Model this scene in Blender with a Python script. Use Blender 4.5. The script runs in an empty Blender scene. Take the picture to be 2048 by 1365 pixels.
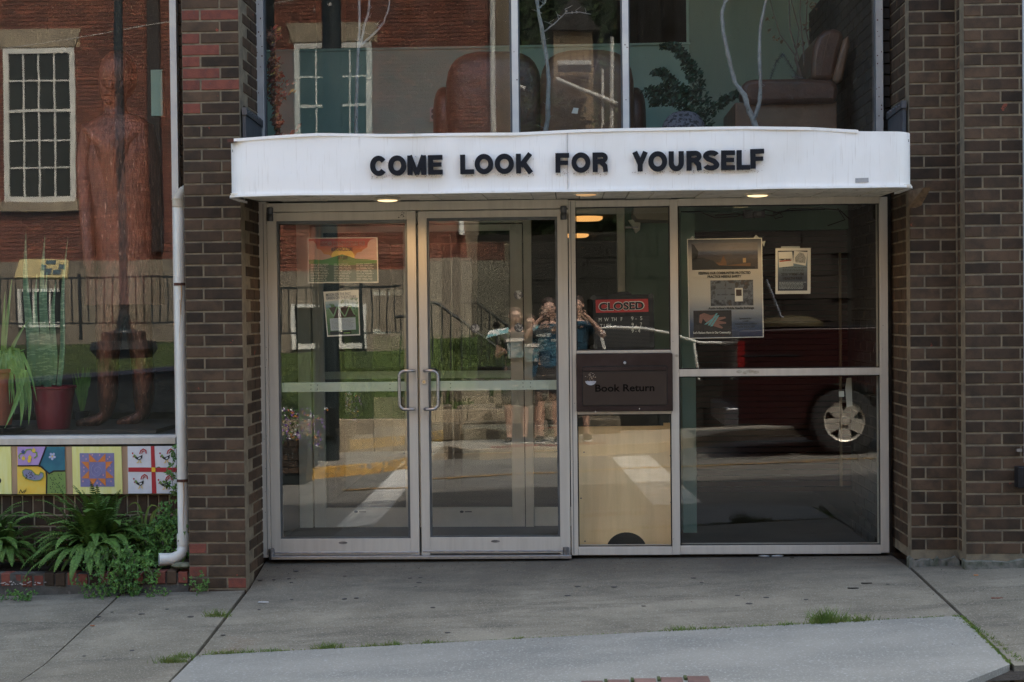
import bpy, math, random
from mathutils import Vector, Matrix, noise
random.seed(7)
R_ = math.radians
sc = bpy.context.scene
COL = sc.collection

# ---------------------------------------------------------------- camera
D = 8.64; CZ = 1.465; F = 2844.0            # metres to the glass, eye height above the door sill, focal length in photo pixels
def _basis():
    th = .0104; a, c = 116/F, 52.5/F
    ar = a*math.cos(th)+c*math.sin(th); cu = c*math.cos(th)-a*math.sin(th)
    e = math.atan(ar); p = math.atan(cu*math.cos(e))
    fw = Vector((-math.sin(e)*math.cos(p), math.cos(e)*math.cos(p), -math.sin(p)))
    r0 = Vector((math.cos(e), math.sin(e), 0)); u0 = r0.cross(fw)
    return fw, r0*math.cos(th)-u0*math.sin(th), u0*math.cos(th)+r0*math.sin(th)
FW, RT, UP = _basis()
cam_d = bpy.data.cameras.new('camera'); cam = bpy.data.objects.new('camera', cam_d); COL.objects.link(cam)
cam.matrix_world = Matrix(((RT.x, UP.x, -FW.x, 0), (RT.y, UP.y, -FW.y, -D), (RT.z, UP.z, -FW.z, CZ), (0, 0, 0, 1)))
cam_d.sensor_width = 36; cam_d.lens = F/2048*36; cam_d.clip_start = .02; cam_d.clip_end = 400
cam_d.dof.use_dof = True; cam_d.dof.focus_distance = D; cam_d.dof.aperture_fstop = 7
sc.camera = cam
def px(u, v, y):                              # the point a photo pixel sees on the plane at this y
    d = FW+RT*((u-1024)/F)-UP*((v-682.5)/F); t = (y+D)/d.y
    return Vector((d.x*t, y, CZ+d.z*t))
def mx(u, v, y):                              # the same for something seen reflected in the glass
    p = px(u, v, -y); return Vector((p.x, y, p.z))

# ---------------------------------------------------------------- sky, sun, exposure
SUN_EL, SUN_AZ = R_(56), R_(24)
w = bpy.data.worlds.new('World'); sc.world = w; w.use_nodes = True
nt = w.node_tree; bg = nt.nodes['Background']; sky = nt.nodes.new('ShaderNodeTexSky')
sky.sky_type = 'NISHITA'; sky.sun_disc = False; sky.sun_elevation = SUN_EL; sky.sun_rotation = SUN_AZ
sky.air_density = 1.2; sky.dust_density = 6; sky.ozone_density = 1.0
tint = nt.nodes.new('ShaderNodeMix'); tint.data_type = 'RGBA'; tint.blend_type = 'MULTIPLY'; tint.inputs[0].default_value = 1; tint.inputs[7].default_value = (1.0, 1.03, .98, 1)
nt.links.new(sky.outputs[0], tint.inputs[6]); nt.links.new(tint.outputs[2], bg.inputs[0]); bg.inputs[1].default_value = .15
sl = bpy.data.lights.new('sun', 'SUN'); so = bpy.data.objects.new('sun', sl); COL.objects.link(so)
sl.energy = 2.2; sl.angle = R_(.5); sl.color = (1, .955, .88)
sd = Vector((math.sin(SUN_AZ)*math.cos(SUN_EL), math.cos(SUN_AZ)*math.cos(SUN_EL), math.sin(SUN_EL)))
so.rotation_euler = sd.to_track_quat('Z', 'Y').to_euler()
so.location = sd*30
sc.view_settings.view_transform = 'Standard'; sc.view_settings.look = 'None'
sc.view_settings.exposure = 2.2; sc.view_settings.gamma = 1
cy = sc.cycles; cy.max_bounces = 12; cy.transparent_max_bounces = 24; cy.diffuse_bounces = 4; cy.glossy_bounces = 5
cy.sample_clamp_indirect = 4; cy.caustics_reflective = False; cy.caustics_refractive = False; cy.use_denoising = True; cy.use_adaptive_sampling = False; cy.denoising_prefilter = 'NONE'

# ---------------------------------------------------------------- materials
def _nt(name):
    m = bpy.data.materials.new(name); m.use_nodes = True; n = m.node_tree
    return m, n, n.nodes, n.links
def _noise(N, L, pos, scale, detail=4, rough=.6, vec=None):
    t = N.new('ShaderNodeTexNoise'); t.inputs['Scale'].default_value = scale
    t.inputs['Detail'].default_value = detail; t.inputs['Roughness'].default_value = rough
    src = pos
    if vec:
        mp = N.new('ShaderNodeMapping'); mp.inputs['Scale'].default_value = vec; L.new(pos, mp.inputs[0]); src = mp.outputs[0]
    L.new(src, t.inputs['Vector']); return t.outputs['Fac']
def _ramp(N, L, fac, lo, hi):
    r = N.new('ShaderNodeMapRange'); r.inputs[1].default_value = lo; r.inputs[2].default_value = hi; r.clamp = True
    L.new(fac, r.inputs[0]); return r.outputs[0]
def _mix(N, L, fac, a, b, mode='MIX'):
    m = N.new('ShaderNodeMix'); m.data_type = 'RGBA'; m.blend_type = mode
    for s, k in ((fac, 0), (a, 6), (b, 7)):
        if isinstance(s, bpy.types.NodeSocket): L.new(s, m.inputs[k])
        elif k == 0: m.inputs[0].default_value = s
        else: m.inputs[k].default_value = (*s, 1)
    return m.outputs[2]
def mat(name, c, rough=.7, metal=0, c2=None, ns=6, lo=.4, hi=.65, nvec=None, c3=None, ns3=60, lo3=.6, hi3=.7, n3vec=None,
        rnd=0, bump=None, bvec=None, emit=0, coat=0, spec=.5, sheen=0):
    m, n, N, L = _nt(name); b = N['Principled BSDF']
    g = N.new('ShaderNodeNewGeometry'); pos = g.outputs['Position']
    col = c
    if c2: col = _mix(N, L, _ramp(N, L, _noise(N, L, pos, ns, vec=nvec), lo, hi), c, c2)
    if c3: col = _mix(N, L, _ramp(N, L, _noise(N, L, pos, ns3, vec=n3vec), lo3, hi3), col, c3)
    if rnd:
        oi = N.new('ShaderNodeObjectInfo'); ad = N.new('ShaderNodeMath'); ad.operation = 'ADD'
        L.new(oi.outputs['Random'], ad.inputs[0]); L.new(g.outputs['Random Per Island'], ad.inputs[1])
        fr = N.new('ShaderNodeMath'); fr.operation = 'FRACT'; L.new(ad.outputs[0], fr.inputs[0])
        mr = N.new('ShaderNodeMapRange'); mr.inputs[3].default_value = 1-rnd; mr.inputs[4].default_value = 1+rnd
        L.new(fr.outputs[0], mr.inputs[0])
        cc = N.new('ShaderNodeCombineColor')
        for i in range(3): L.new(mr.outputs[0], cc.inputs[i])
        col = _mix(N, L, 1.0, col, cc.outputs[0], 'MULTIPLY')
    if isinstance(col, tuple): b.inputs['Base Color'].default_value = (*col, 1)
    else: L.new(col, b.inputs['Base Color'])
    b.inputs['Roughness'].default_value = rough; b.inputs['Metallic'].default_value = metal
    b.inputs['Specular IOR Level'].default_value = spec
    b.inputs['Coat Weight'].default_value = coat; b.inputs['Coat Roughness'].default_value = .05
    if bump:
        bp = N.new('ShaderNodeBump'); bp.inputs['Distance'].default_value = bump[1]; bp.inputs['Strength'].default_value = 1
        L.new(_noise(N, L, pos, bump[0], 5, .65, bvec), bp.inputs['Height']); L.new(bp.outputs[0], b.inputs['Normal'])
    if emit:
        b.inputs['Emission Color'].default_value = (*c, 1); b.inputs['Emission Strength'].default_value = emit
    return m
def glass(name, tint=(.9, .95, .93), ior=1.8, wave=(2.2, .0006), wave2=(9, .00006), dirt=0, vec=None):
    m, n, N, L = _nt(name); N.remove(N['Principled BSDF']); out = N['Material Output']
    g = N.new('ShaderNodeNewGeometry'); pos = g.outputs['Position']
    tr = N.new('ShaderNodeBsdfTransparent'); tr.inputs[0].default_value = (*tint, 1)
    gl = N.new('ShaderNodeBsdfGlossy'); gl.inputs['Roughness'].default_value = 0
    b1 = N.new('ShaderNodeBump'); b1.inputs['Distance'].default_value = wave[1]; L.new(_noise(N, L, pos, wave[0], 1.5, .4, vec), b1.inputs['Height'])
    b2 = N.new('ShaderNodeBump'); b2.inputs['Distance'].default_value = wave2[1]; L.new(_noise(N, L, pos, wave2[0], 1, .4, vec), b2.inputs['Height'])
    L.new(b1.outputs[0], b2.inputs['Normal']); L.new(b2.outputs[0], gl.inputs['Normal'])
    fr = N.new('ShaderNodeFresnel'); fr.inputs[0].default_value = ior
    ms = N.new('ShaderNodeMixShader'); bf = N.new('ShaderNodeMix'); bf.data_type = 'FLOAT'; L.new(g.outputs['Backfacing'], bf.inputs[0]); L.new(fr.outputs[0], bf.inputs[2]); bf.inputs[3].default_value = .09
    L.new(bf.outputs[0], ms.inputs[0]); L.new(tr.outputs[0], ms.inputs[1]); L.new(gl.outputs[0], ms.inputs[2])
    last = ms
    if dirt:
        df = N.new('ShaderNodeBsdfDiffuse'); df.inputs[0].default_value = (.42, .38, .3, 1)
        a = _ramp(N, L, _noise(N, L, pos, 55, 3, .6, (1, 1, .22)), .66, .74)
        bb = _ramp(N, L, _noise(N, L, pos, 5, 4, .6, (1.5, 1, .5)), .35, .75)
        mu = N.new('ShaderNodeMath'); mu.operation = 'MULTIPLY'; L.new(a, mu.inputs[0]); L.new(bb, mu.inputs[1])
        ad = N.new('ShaderNodeMath'); ad.operation = 'MULTIPLY_ADD'; L.new(bb, ad.inputs[0]); ad.inputs[1].default_value = .05*dirt; 
        m3 = N.new('ShaderNodeMath'); m3.operation = 'MULTIPLY'; L.new(mu.outputs[0], m3.inputs[0]); m3.inputs[1].default_value = .55*dirt
        L.new(m3.outputs[0], ad.inputs[2])
        m2 = N.new('ShaderNodeMixShader'); L.new(ad.outputs[0], m2.inputs[0]); L.new(ms.outputs[0], m2.inputs[1]); L.new(df.outputs[0], m2.inputs[2]); last = m2
    L.new(last.outputs[0], out.inputs[0]); return m
def clear(name, tint=(1, 1, 1)):
    m, n, N, L = _nt(name); N.remove(N['Principled BSDF'])
    tr = N.new('ShaderNodeBsdfTransparent'); tr.inputs[0].default_value = (*tint, 1); L.new(tr.outputs[0], N['Material Output'].inputs[0]); return m
def grad(name, stops, z0, z1, rough=.5, c2=None, ns=20, lo=.5, hi=.6):   # print whose colours run from bottom to top of a sheet
    m, n, N, L = _nt(name); b = N['Principled BSDF']; g = N.new('ShaderNodeNewGeometry')
    s = N.new('ShaderNodeSeparateXYZ'); L.new(g.outputs['Position'], s.inputs[0])
    r = N.new('ShaderNodeMapRange'); r.inputs[1].default_value = z0; r.inputs[2].default_value = z1; L.new(s.outputs[2], r.inputs[0])
    cr = N.new('ShaderNodeValToRGB'); el = cr.color_ramp.elements
    while len(el) < len(stops): el.new(.5)
    for e, (p, c) in zip(el, stops): e.position = p; e.color = (*c, 1)
    L.new(r.outputs[0], cr.inputs[0]); col = cr.outputs[0]
    if c2: col = _mix(N, L, _ramp(N, L, _noise(N, L, g.outputs['Position'], ns), lo, hi), col, c2)
    L.new(col, b.inputs['Base Color']); b.inputs['Roughness'].default_value = rough; return m
def mottle(name, cols, scale, vec=None, rough=.5):                        # a printed photograph: blurred patches of colour
    m, n, N, L = _nt(name); b = N['Principled BSDF']; g = N.new('ShaderNodeNewGeometry')
    f = _noise(N, L, g.outputs['Position'], scale, 4, .6, vec)
    cr = N.new('ShaderNodeValToRGB'); el = cr.color_ramp.elements
    while len(el) < len(cols): el.new(.5)
    for i, c in enumerate(cols): el[i].position = .3+.4*i/(len(cols)-1); el[i].color = (*c, 1)
    L.new(f, cr.inputs[0]); L.new(cr.outputs[0], b.inputs['Base Color']); b.inputs['Roughness'].default_value = rough; return m

M = {}
M['brick'] = mat('dark_painted_brick', (.068, .041, .025), .8, spec=.3, c2=(.037, .025, .016), ns=11, c3=(.19, .05, .03), ns3=13, lo3=.70, hi3=.715, rnd=.44, bump=(120, .0012))
M['brick_red'] = mat('bare_red_brick', (.175, .048, .030), .85, c2=(.12, .035, .024), ns=25, c3=(.10, .05, .045), ns3=50, lo3=.6, hi3=.72, rnd=.15, bump=(110, .002))
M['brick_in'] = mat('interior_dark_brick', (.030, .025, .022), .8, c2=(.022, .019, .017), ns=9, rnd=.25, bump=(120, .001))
M['mortar'] = mat('mortar', (.205, .165, .11), .95, c2=(.12, .10, .072), ns=14, bump=(150, .002))
M['mortar_light'] = mat('pale_mortar', (.34, .28, .19), .95, c2=(.24, .2, .14), ns=12)
M['mortar_dark'] = mat('dark_mortar', (.045, .04, .036), .95, c2=(.08, .07, .055), ns=12, bump=(150, .002))
M['far_brick'] = mat('red_clay_brick', (.235, .075, .042), .85, c2=(.15, .052, .034), ns=3, c3=(.09, .075, .06), ns3=5, lo3=.7, hi3=.72, rnd=.3)
M['far_mortar'] = mat('tan_mortar', (.52, .39, .24), .95, c2=(.42, .31, .2), ns=3)
M['stone'] = mat('weathered_limestone', (.42, .34, .23), .9, c2=(.30, .24, .17), ns=2, bump=(30, .004))
M['base'] = mat('cement_rendered_base', (.27, .225, .165), .9, c2=(.19, .155, .115), ns=1.4, bump=(30, .004))
M['white'] = mat('white_sheet_metal', (.86, .85, .84), .38, c2=(.72, .69, .65), ns=1.7, lo=.46, hi=.74, nvec=(1, 1, .7), c3=(.50, .45, .40), ns3=20, lo3=.58, hi3=1.0, n3vec=(6, 6, .2), bump=(3, .0012))
M['white_trim'] = mat('white_trim_metal', (.84, .83, .82), .35, c2=(.6, .58, .55), ns=8, lo=.55, hi=.75, c3=(.35, .3, .26), ns3=40, lo3=.68, hi3=.8)
M['alu'] = mat('painted_aluminium', (.50, .465, .415), .42, c2=(.45, .415, .37), ns=4, nvec=(8, 8, .4), c3=(.22, .19, .16), ns3=70, lo3=.70, hi3=.78, metal=.1, bump=(60, .0001))
M['alu_dark'] = mat('blue_grey_gasket', (.10, .115, .13), .4, metal=.3, c2=(.07, .08, .09), ns=10)  # dark blue-grey of gaskets, beads and seams
M['uppermull'] = mat('peeling_grey_paint', (.40, .39, .385), .5, c2=(.34, .33, .325), ns=8, c3=(.10, .055, .035), ns3=28, lo3=.70, hi3=.74)
M['mull_white'] = mat('weathered_white_mullion', (.64, .62, .58), .45, c2=(.54, .52, .52), ns=5, c3=(.2, .13, .1), ns3=35, lo3=.72, hi3=.76)
M['bar'] = mat('push_bar_metal', (.46, .52, .46), .35, metal=.3, c2=(.40, .46, .41), ns=6, c3=(.12, .12, .1), ns3=60, lo3=.72, hi3=.76)
M['steel'] = mat('brushed_steel', (.42, .42, .44), .34, metal=.95, c2=(.30, .3, .32), ns=30, nvec=(1, 1, 5))
M['darkmetal'] = mat('dark_grey_metal', (.06, .065, .07), .45, metal=.3, c2=(.09, .09, .1), ns=20)
M['pivot'] = mat('worn_pivot_metal', (.20, .20, .21), .4, metal=.6, c2=(.10, .10, .1), ns=30)
M['brass'] = mat('brass', (.55, .45, .28), .35, metal=.9)
M['black'] = mat('black_plastic', (.010, .010, .012), .45, spec=.25, c2=(.02, .02, .022), ns=20)
M['letter'] = mat('faded_black_letter', (.008, .009, .013), .7, spec=.2, c2=(.012, .013, .018), ns=14, c3=(.05, .04, .035), ns3=60, lo3=.66, hi3=.76)
M['flash'] = mat('slate_flashing', (.06, .068, .08), .5, c2=(.04, .045, .053), ns=8, nvec=(6, 6, .6), c3=(.2, .2, .2), ns3=60, lo3=.7, hi3=.75)
M['soffit'] = mat('grimy_soffit_vinyl', (.80, .75, .66), .6, c2=(.64, .59, .50), ns=5, c3=(.2, .18, .15), ns3=18, lo3=.58, hi3=.72)
M['pvc'] = mat('white_pvc_pipe', (.72, .72, .69), .32, c2=(.60, .58, .53), ns=5, nvec=(1, 1, .4), c3=(.33, .2, .11), ns3=16, lo3=.70, hi3=.80, n3vec=(5, 5, .3))
M['pvc_old'] = mat('yellowed_pvc', (.50, .45, .36), .4, c2=(.4, .34, .26), ns=12)
M['rust'] = mat('rusted_strap', (.10, .035, .022), .9, c2=(.05, .025, .02), ns=60, bump=(90, .001))
M['book'] = mat('brown_enamel', (.026, .015, .0125), .5, spec=.2, c2=(.042, .027, .025), ns=5, c3=(.06, .045, .04), ns3=60, lo3=.72, hi3=.78)
M['book2'] = mat('brown_enamel_flap', (.042, .029, .023), .55, spec=.2, c2=(.046, .033, .026), ns=7)
M['ply'] = mat('birch_plywood', (.80, .53, .27), .6, c2=(.68, .44, .22), ns=2.4, nvec=(5, 1, .5), c3=(.35, .22, .12), ns3=26, lo3=.74, hi3=.78, n3vec=(3, 1, .6))
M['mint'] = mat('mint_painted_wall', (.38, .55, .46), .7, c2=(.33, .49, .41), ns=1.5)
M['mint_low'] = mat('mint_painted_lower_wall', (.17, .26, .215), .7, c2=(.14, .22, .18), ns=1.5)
M['mint2'] = mat('sage_painted_wall', (.30, .39, .31), .8, c2=(.24, .33, .27), ns=1.2, nvec=(2, 1, .5))
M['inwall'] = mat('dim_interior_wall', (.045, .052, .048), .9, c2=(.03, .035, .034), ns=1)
M['floor'] = mat('interior_vinyl_floor', (.075, .068, .06), .6, c2=(.05, .046, .042), ns=2)
M['ceil'] = mat('ceiling_tile', (.24, .25, .23), .9, c2=(.2, .2, .19), ns=3)
M['conc'] = None
M['paper'] = mat('white_paper', (.66, .62, .56), .6, c2=(.58, .55, .5), ns=5)
M['tape'] = mat('clear_tape', (.35, .36, .33), .3)
M['ink'] = mat('black_ink', (.008, .008, .008), .6)
M['lampglow'] = mat('lit_lamp_lens', (1, .72, .36), .5, emit=.42)
M['lampdim'] = mat('dim_lamp_lens', (1, .60, .28), .5, emit=.09)
M['lampglow2'] = mat('lit_ceiling_lens', (1, .46, .14), .5, emit=.30)
M['copper'] = mat('hammered_copper', (.20, .085, .06), .42, metal=.7, c2=(.09, .045, .035), ns=14, nvec=(2.5, 2.5, .7), c3=(.55, .32, .24), ns3=30, lo3=.60, hi3=.75, n3vec=(2, 2, .5), bump=(22, .012), bvec=(2, 2, .5))
M['leather'] = mat('brown_leather', (.095, .042, .028), .42, c2=(.06, .03, .02), ns=5, bump=(8, .012))
M['leather2'] = mat('tan_leather', (.17, .09, .055), .45, c2=(.12, .065, .04), ns=4, bump=(8, .01))
M['bark'] = mat('painted_white_bark', (.33, .32, .31), .8, c2=(.22, .21, .21), ns=20, c3=(.10, .08, .08), ns3=50, lo3=.64, hi3=.7, bump=(60, .003))
M['twig'] = mat('grey_twig', (.10, .075, .065), .8, c2=(.16, .13, .11), ns=20)
M['glass_up'] = glass('dirty_upper_glass', (.93, .97, .96), 1.72, (1.1, .0006), (6, .00002), dirt=1)
M['glass_left'] = glass('display_window_glass', (.92, .94, .93), 1.9, (1.5, .0005), (7, .00002))
M['glass_door'] = glass('door_glass', (.92, .95, .94), 2.05, (2.2, .00045), (7, .00002), vec=(1.6, 1, .8))
M['glass_side'] = glass('side_glass', (.93, .96, .94), 1.88, (2.0, .0004), (7, .00002))
M['glass_in'] = glass('inner_door_glass', (.93, .95, .94), 1.3, (2.0, .0002), (7, .00001))
M['clear'] = clear('glass_inner_face')
M['green'] = mat('fern_green', (.058, .122, .022), .6, c2=(.09, .165, .032), ns=9, rnd=.3, spec=.3)
M['ivy'] = mat('vine_green', (.050, .13, .028), .5, c2=(.10, .20, .04), ns=10, rnd=.35, spec=.3)
M['grass'] = mat('grass_green', (.10, .16, .035), .7, c2=(.16, .19, .05), ns=14, rnd=.3, spec=.2)
M['lawn'] = mat('lawn_soil_green', (.035, .062, .010), .9, c2=(.06, .09, .015), ns=3, bump=(60, .03))
M['leafdark'] = mat('tree_leaf', (.020, .036, .012), .9, c2=(.035, .055, .018), ns=1, rnd=.4, spec=.2)
M['moss'] = mat('moss', (.045, .06, .018), .95, c2=(.07, .085, .025), ns=30, bump=(90, .006))
M['soil'] = mat('dark_soil', (.022, .018, .014), .95, c2=(.04, .032, .024), ns=20, bump=(40, .02))
M['asphalt'] = mat('asphalt', (.15, .14, .118), .9, c2=(.185, .17, .145), ns=1.2, c3=(.19, .18, .16), ns3=160, lo3=.6, hi3=.72, bump=(150, .003))
M['road_white'] = mat('worn_white_road_paint', (.62, .60, .54), .8, c2=(.45, .43, .38), ns=6, c3=(.2, .19, .17), ns3=50, lo3=.64, hi3=.7)
M['road_yellow'] = mat('worn_yellow_road_paint', (.50, .27, .055), .8, c2=(.33, .19, .06), ns=6)
M['kerb_yellow'] = mat('chipped_yellow_kerb_paint', (.62, .36, .08), .8, c2=(.50, .28, .07), ns=5, c3=(.25, .22, .18), ns3=9, lo3=.58, hi3=.62, bump=(40, .005))
M['iron'] = mat('black_painted_iron', (.014, .018, .018), .45, c2=(.025, .03, .03), ns=10)
M['pole'] = mat('dark_green_pole_paint', (.018, .028, .032), .4, c2=(.03, .04, .042), ns=5)
M['farwhite'] = mat('white_window_paint', (.80, .78, .70), .6, c2=(.7, .68, .62), ns=4)
M['dark'] = mat('dark_room', (.02, .022, .02), .9)
M['darkpane'] = mat('dark_far_pane', (.02, .024, .022), .08, c2=(.03, .035, .03), ns=1)
def concrete():
    m, n, N, L = _nt('broom_finished_concrete'); b = N['Principled BSDF']
    g = N.new('ShaderNodeNewGeometry'); pos = g.outputs['Position']
    c = _mix(N, L, _ramp(N, L, _noise(N, L, pos, 1.3, 8, .7), .38, .62), (.228, .205, .156), (.132, .118, .088))
    c = _mix(N, L, _ramp(N, L, _noise(N, L, pos, 3.2, 8, .75, (.4, 1.8, 1)), .48, .72), c, (.072, .064, .050))
    c = _mix(N, L, _ramp(N, L, _noise(N, L, pos, 1.6, 4, .6), .66, .8), c, (.17, .115, .075))
    c = _mix(N, L, _ramp(N, L, _noise(N, L, pos, 95, 3, .8), .54, .68), c, (.31, .29, .24))
    c = _mix(N, L, _ramp(N, L, _noise(N, L, pos, 75, 3, .8), .60, .70), c, (.10, .09, .08))
    # trodden-in grime and painted-in contact shade, both darker towards the doors
    s = N.new('ShaderNodeSeparateXYZ'); L.new(pos, s.inputs[0])
    d = N.new('ShaderNodeMath'); d.operation = 'ADD'; L.new(s.outputs[1], d.inputs[0])
    nn = N.new('ShaderNodeMath'); nn.operation = 'MULTIPLY'; nn.inputs[1].default_value = 1.5; L.new(_noise(N, L, pos, 2.3, 5, .7, (.6, 1, 1)), nn.inputs[0])
    L.new(nn.outputs[0], d.inputs[1])
    c = _mix(N, L, _ramp(N, L, d.outputs[0], -.35, 1.1), c, (.066, .060, .053))
    oi = N.new('ShaderNodeObjectInfo'); mr = N.new('ShaderNodeMapRange'); mr.inputs[3].default_value = .9; mr.inputs[4].default_value = 1.1; L.new(oi.outputs['Random'], mr.inputs[0])
    cc = N.new('ShaderNodeCombineColor')
    for i in range(3): L.new(mr.outputs[0], cc.inputs[i])
    c = _mix(N, L, 1.0, c, cc.outputs[0], 'MULTIPLY')
    L.new(c, b.inputs['Base Color']); b.inputs['Roughness'].default_value = .88
    bp = N.new('ShaderNodeBump'); bp.inputs['Distance'].default_value = .0022; L.new(_noise(N, L, pos, 140, 4, .7, (1, .5, 1)), bp.inputs['Height']); L.new(bp.outputs[0], b.inputs['Normal'])
    return m
M['conc'] = concrete()
def plain(name, c, rough=.6, **k):
    if name not in M: M[name] = mat(name, c, rough, **k)
    return M[name]

# ---------------------------------------------------------------- mesh helpers
class MB:
    def __init__(s): s.v = []; s.f = []; s.m = []
    def add(s, vs, fs, m=0):
        o = len(s.v); s.v += [tuple(p) for p in vs]; s.f += [tuple(o+i for i in q) for q in fs]; s.m += [m]*len(fs); return s
    def box(s, x0, x1, y0, y1, z0, z1, m=0, mf=None):
        if x0 > x1: x0, x1 = x1, x0
        if y0 > y1: y0, y1 = y1, y0
        if z0 > z1: z0, z1 = z1, z0
        vs = [(x, y, z) for z in (z0, z1) for y in (y0, y1) for x in (x0, x1)]
        s.add(vs, [(0, 2, 3, 1), (4, 5, 7, 6), (0, 1, 5, 4), (2, 6, 7, 3), (0, 4, 6, 2), (1, 3, 7, 5)], m)
        if mf is not None: s.m[-4] = mf         # the face towards -y
        return s
    def hexa(s, a, b, m=0):                       # a, b: four corners of two opposite faces
        return s.add(list(a)+list(b), [(0, 1, 2, 3), (7, 6, 5, 4), (0, 4, 5, 1), (1, 5, 6, 2), (2, 6, 7, 3), (3, 7, 4, 0)], m)
    def prism(s, pts, ext, m=0):                  # polygon (counted any way round) pushed along ext
        n = len(pts); ext = Vector(ext); pts = [Vector(p) for p in pts]
        nor = Vector((0, 0, 0))
        for i in range(n): nor += pts[i].cross(pts[(i+1) % n])
        if nor.dot(ext) > 0: pts = pts[::-1]
        vs = pts+[p+ext for p in pts]
        fs = [tuple(range(n)), tuple(range(2*n-1, n-1, -1))]
        fs += [((i+1) % n, i, n+i, n+(i+1) % n) for i in range(n)]
        return s.add(vs, fs, m)
    def tube(s, path, r, n=10, cap=True, m=0):
        path = [Vector(p) for p in path]; k = len(path); rs = r if isinstance(r, (list, tuple)) else [r]*k
        t = (path[1]-path[0]).normalized(); a = Vector((0, 0, 1)) if abs(t.z) < .9 else Vector((1, 0, 0))
        nrm = t.cross(a).normalized(); vs = []
        for i, p in enumerate(path):
            t2 = (path[min(i+1, k-1)]-path[max(i-1, 0)]).normalized()
            nrm = (nrm-t2*nrm.dot(t2)).normalized(); bn = t2.cross(nrm)
            for j in range(n):
                an = 2*math.pi*j/n; vs.append(p+(nrm*math.cos(an)+bn*math.sin(an))*rs[i])
        fs = [(i*n+j, i*n+(j+1) % n, (i+1)*n+(j+1) % n, (i+1)*n+j) for i in range(k-1) for j in range(n)]
        if cap: fs += [tuple(range(n-1, -1, -1)), tuple((k-1)*n+j for j in range(n))]
        return s.add(vs, fs, m)
    def lathe(s, c, prof, n=20, m=0, axis='z', cap=True):    # prof: (radius, height)
        c = Vector(c); vs = []
        for r, h in prof:
            for j in range(n):
                an = 2*math.pi*j/n; x, y = r*math.cos(an), r*math.sin(an)
                vs.append(c+(Vector((x, y, h)) if axis == 'z' else Vector((x, h, y)) if axis == 'y' else Vector((h, x, y))))
        k = len(prof)
        fs = [(i*n+j, i*n+(j+1) % n, (i+1)*n+(j+1) % n, (i+1)*n+j) for i in range(k-1) for j in range(n)]
        if cap: fs += [tuple(range(n-1, -1, -1)), tuple((k-1)*n+j for j in range(n))]
        if axis == 'y': fs = [q[::-1] for q in fs]
        return s.add(vs, fs, m)
    def ball(s, c, r, n=12, m=0):
        rx, ry, rz = r if isinstance(r, (tuple, list)) else (r, r, r); c = Vector(c); k = n//2
        vs = [c+Vector((rx*math.sin(math.pi*i/k)*math.cos(2*math.pi*j/n), ry*math.sin(math.pi*i/k)*math.sin(2*math.pi*j/n), -rz*math.cos(math.pi*i/k))) for i in range(k+1) for j in range(n)]
        return s.add(vs, [(i*n+j, i*n+(j+1) % n, (i+1)*n+(j+1) % n, (i+1)*n+j) for i in range(k) for j in range(n)], m)
    def tri(s, *p, m=0): return s.add(p, [tuple(range(len(p)))], m)
    def build(s, name, mats, parent=None, smooth=False, bevel=0, **tags):
        me = bpy.data.meshes.new(name); base = wloc(parent) if parent else Vector((0, 0, 0))
        if 'origin' in tags: o_ = Vector(tags.pop('origin')); base2 = o_
        else:
            base2 = base
        me.from_pydata([tuple(Vector(p)-base2) for p in s.v], [], s.f)
        if not isinstance(mats, (list, tuple)): mats = [mats]
        for m_ in mats: me.materials.append(M[m_] if isinstance(m_, str) else m_)
        if len(mats) > 1: me.polygons.foreach_set('material_index', s.m)
        if smooth: me.polygons.foreach_set('use_smooth', [True]*len(s.f))
        me.update(); o = link(name, me, parent, tuple(base2-base) if parent else tuple(base2), **tags)
        if smooth:
            try: me.set_sharp_from_angle(angle=R_(40))
            except Exception: pass
        if bevel:
            b = o.modifiers.new('soft_edges', 'BEVEL'); b.width = bevel; b.segments = 2; b.limit_method = 'ANGLE'; b.angle_limit = R_(40)
        return o
WL = {}
def wloc(o): return WL.get(o.name, Vector((0, 0, 0)))
def tag(o, label=None, cat=None, group=None, kind=None):
    for k, v in (('label', label), ('category', cat), ('group', group), ('kind', kind)):
        if v: o[k] = v
    return o
def link(name, data, parent=None, loc=(0, 0, 0), rot=None, **tags):
    o = bpy.data.objects.new(name, data); COL.objects.link(o); o.location = loc
    if rot: o.rotation_euler = rot
    if parent: o.parent = parent
    WL[o.name] = Vector(loc)+(wloc(parent) if parent else Vector((0, 0, 0)))
    return tag(o, **tags)
def thing(name, label, cat, loc=(0, 0, 0), group=None): return link(name, None, None, loc, label=label, cat=cat, group=group)
def poly(mb, pts, y, t=.002, m=0, f=px):          # flat shape traced on a plane facing the street, with real thickness towards it
    return mb.prism([f(u, v, y) for u, v in pts], (0, -t, 0), m)
def disc(mb, u, v, ru, rv, y, t=.002, m=0, n=20, a0=0, a1=2*math.pi):
    return poly(mb, [(u+ru*math.cos(a0+(a1-a0)*i/n), v+rv*math.sin(a0+(a1-a0)*i/n)) for i in range(n if a1-a0 > 6.2 else n+1)], y, t, m)
def rbox(mb, u0, u1, v0, v1, y0, y1, m=0, mf=None, f=px):  # box whose street face fills this pixel rectangle (at mid height / mid width)
    um, vm = (u0+u1)/2, (v0+v1)/2
    return mb.box(f(u0, vm, y0).x, f(u1, vm, y0).x, y0, y1, f(um, v1, y0).z, f(um, v0, y0).z, m, mf)
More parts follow.
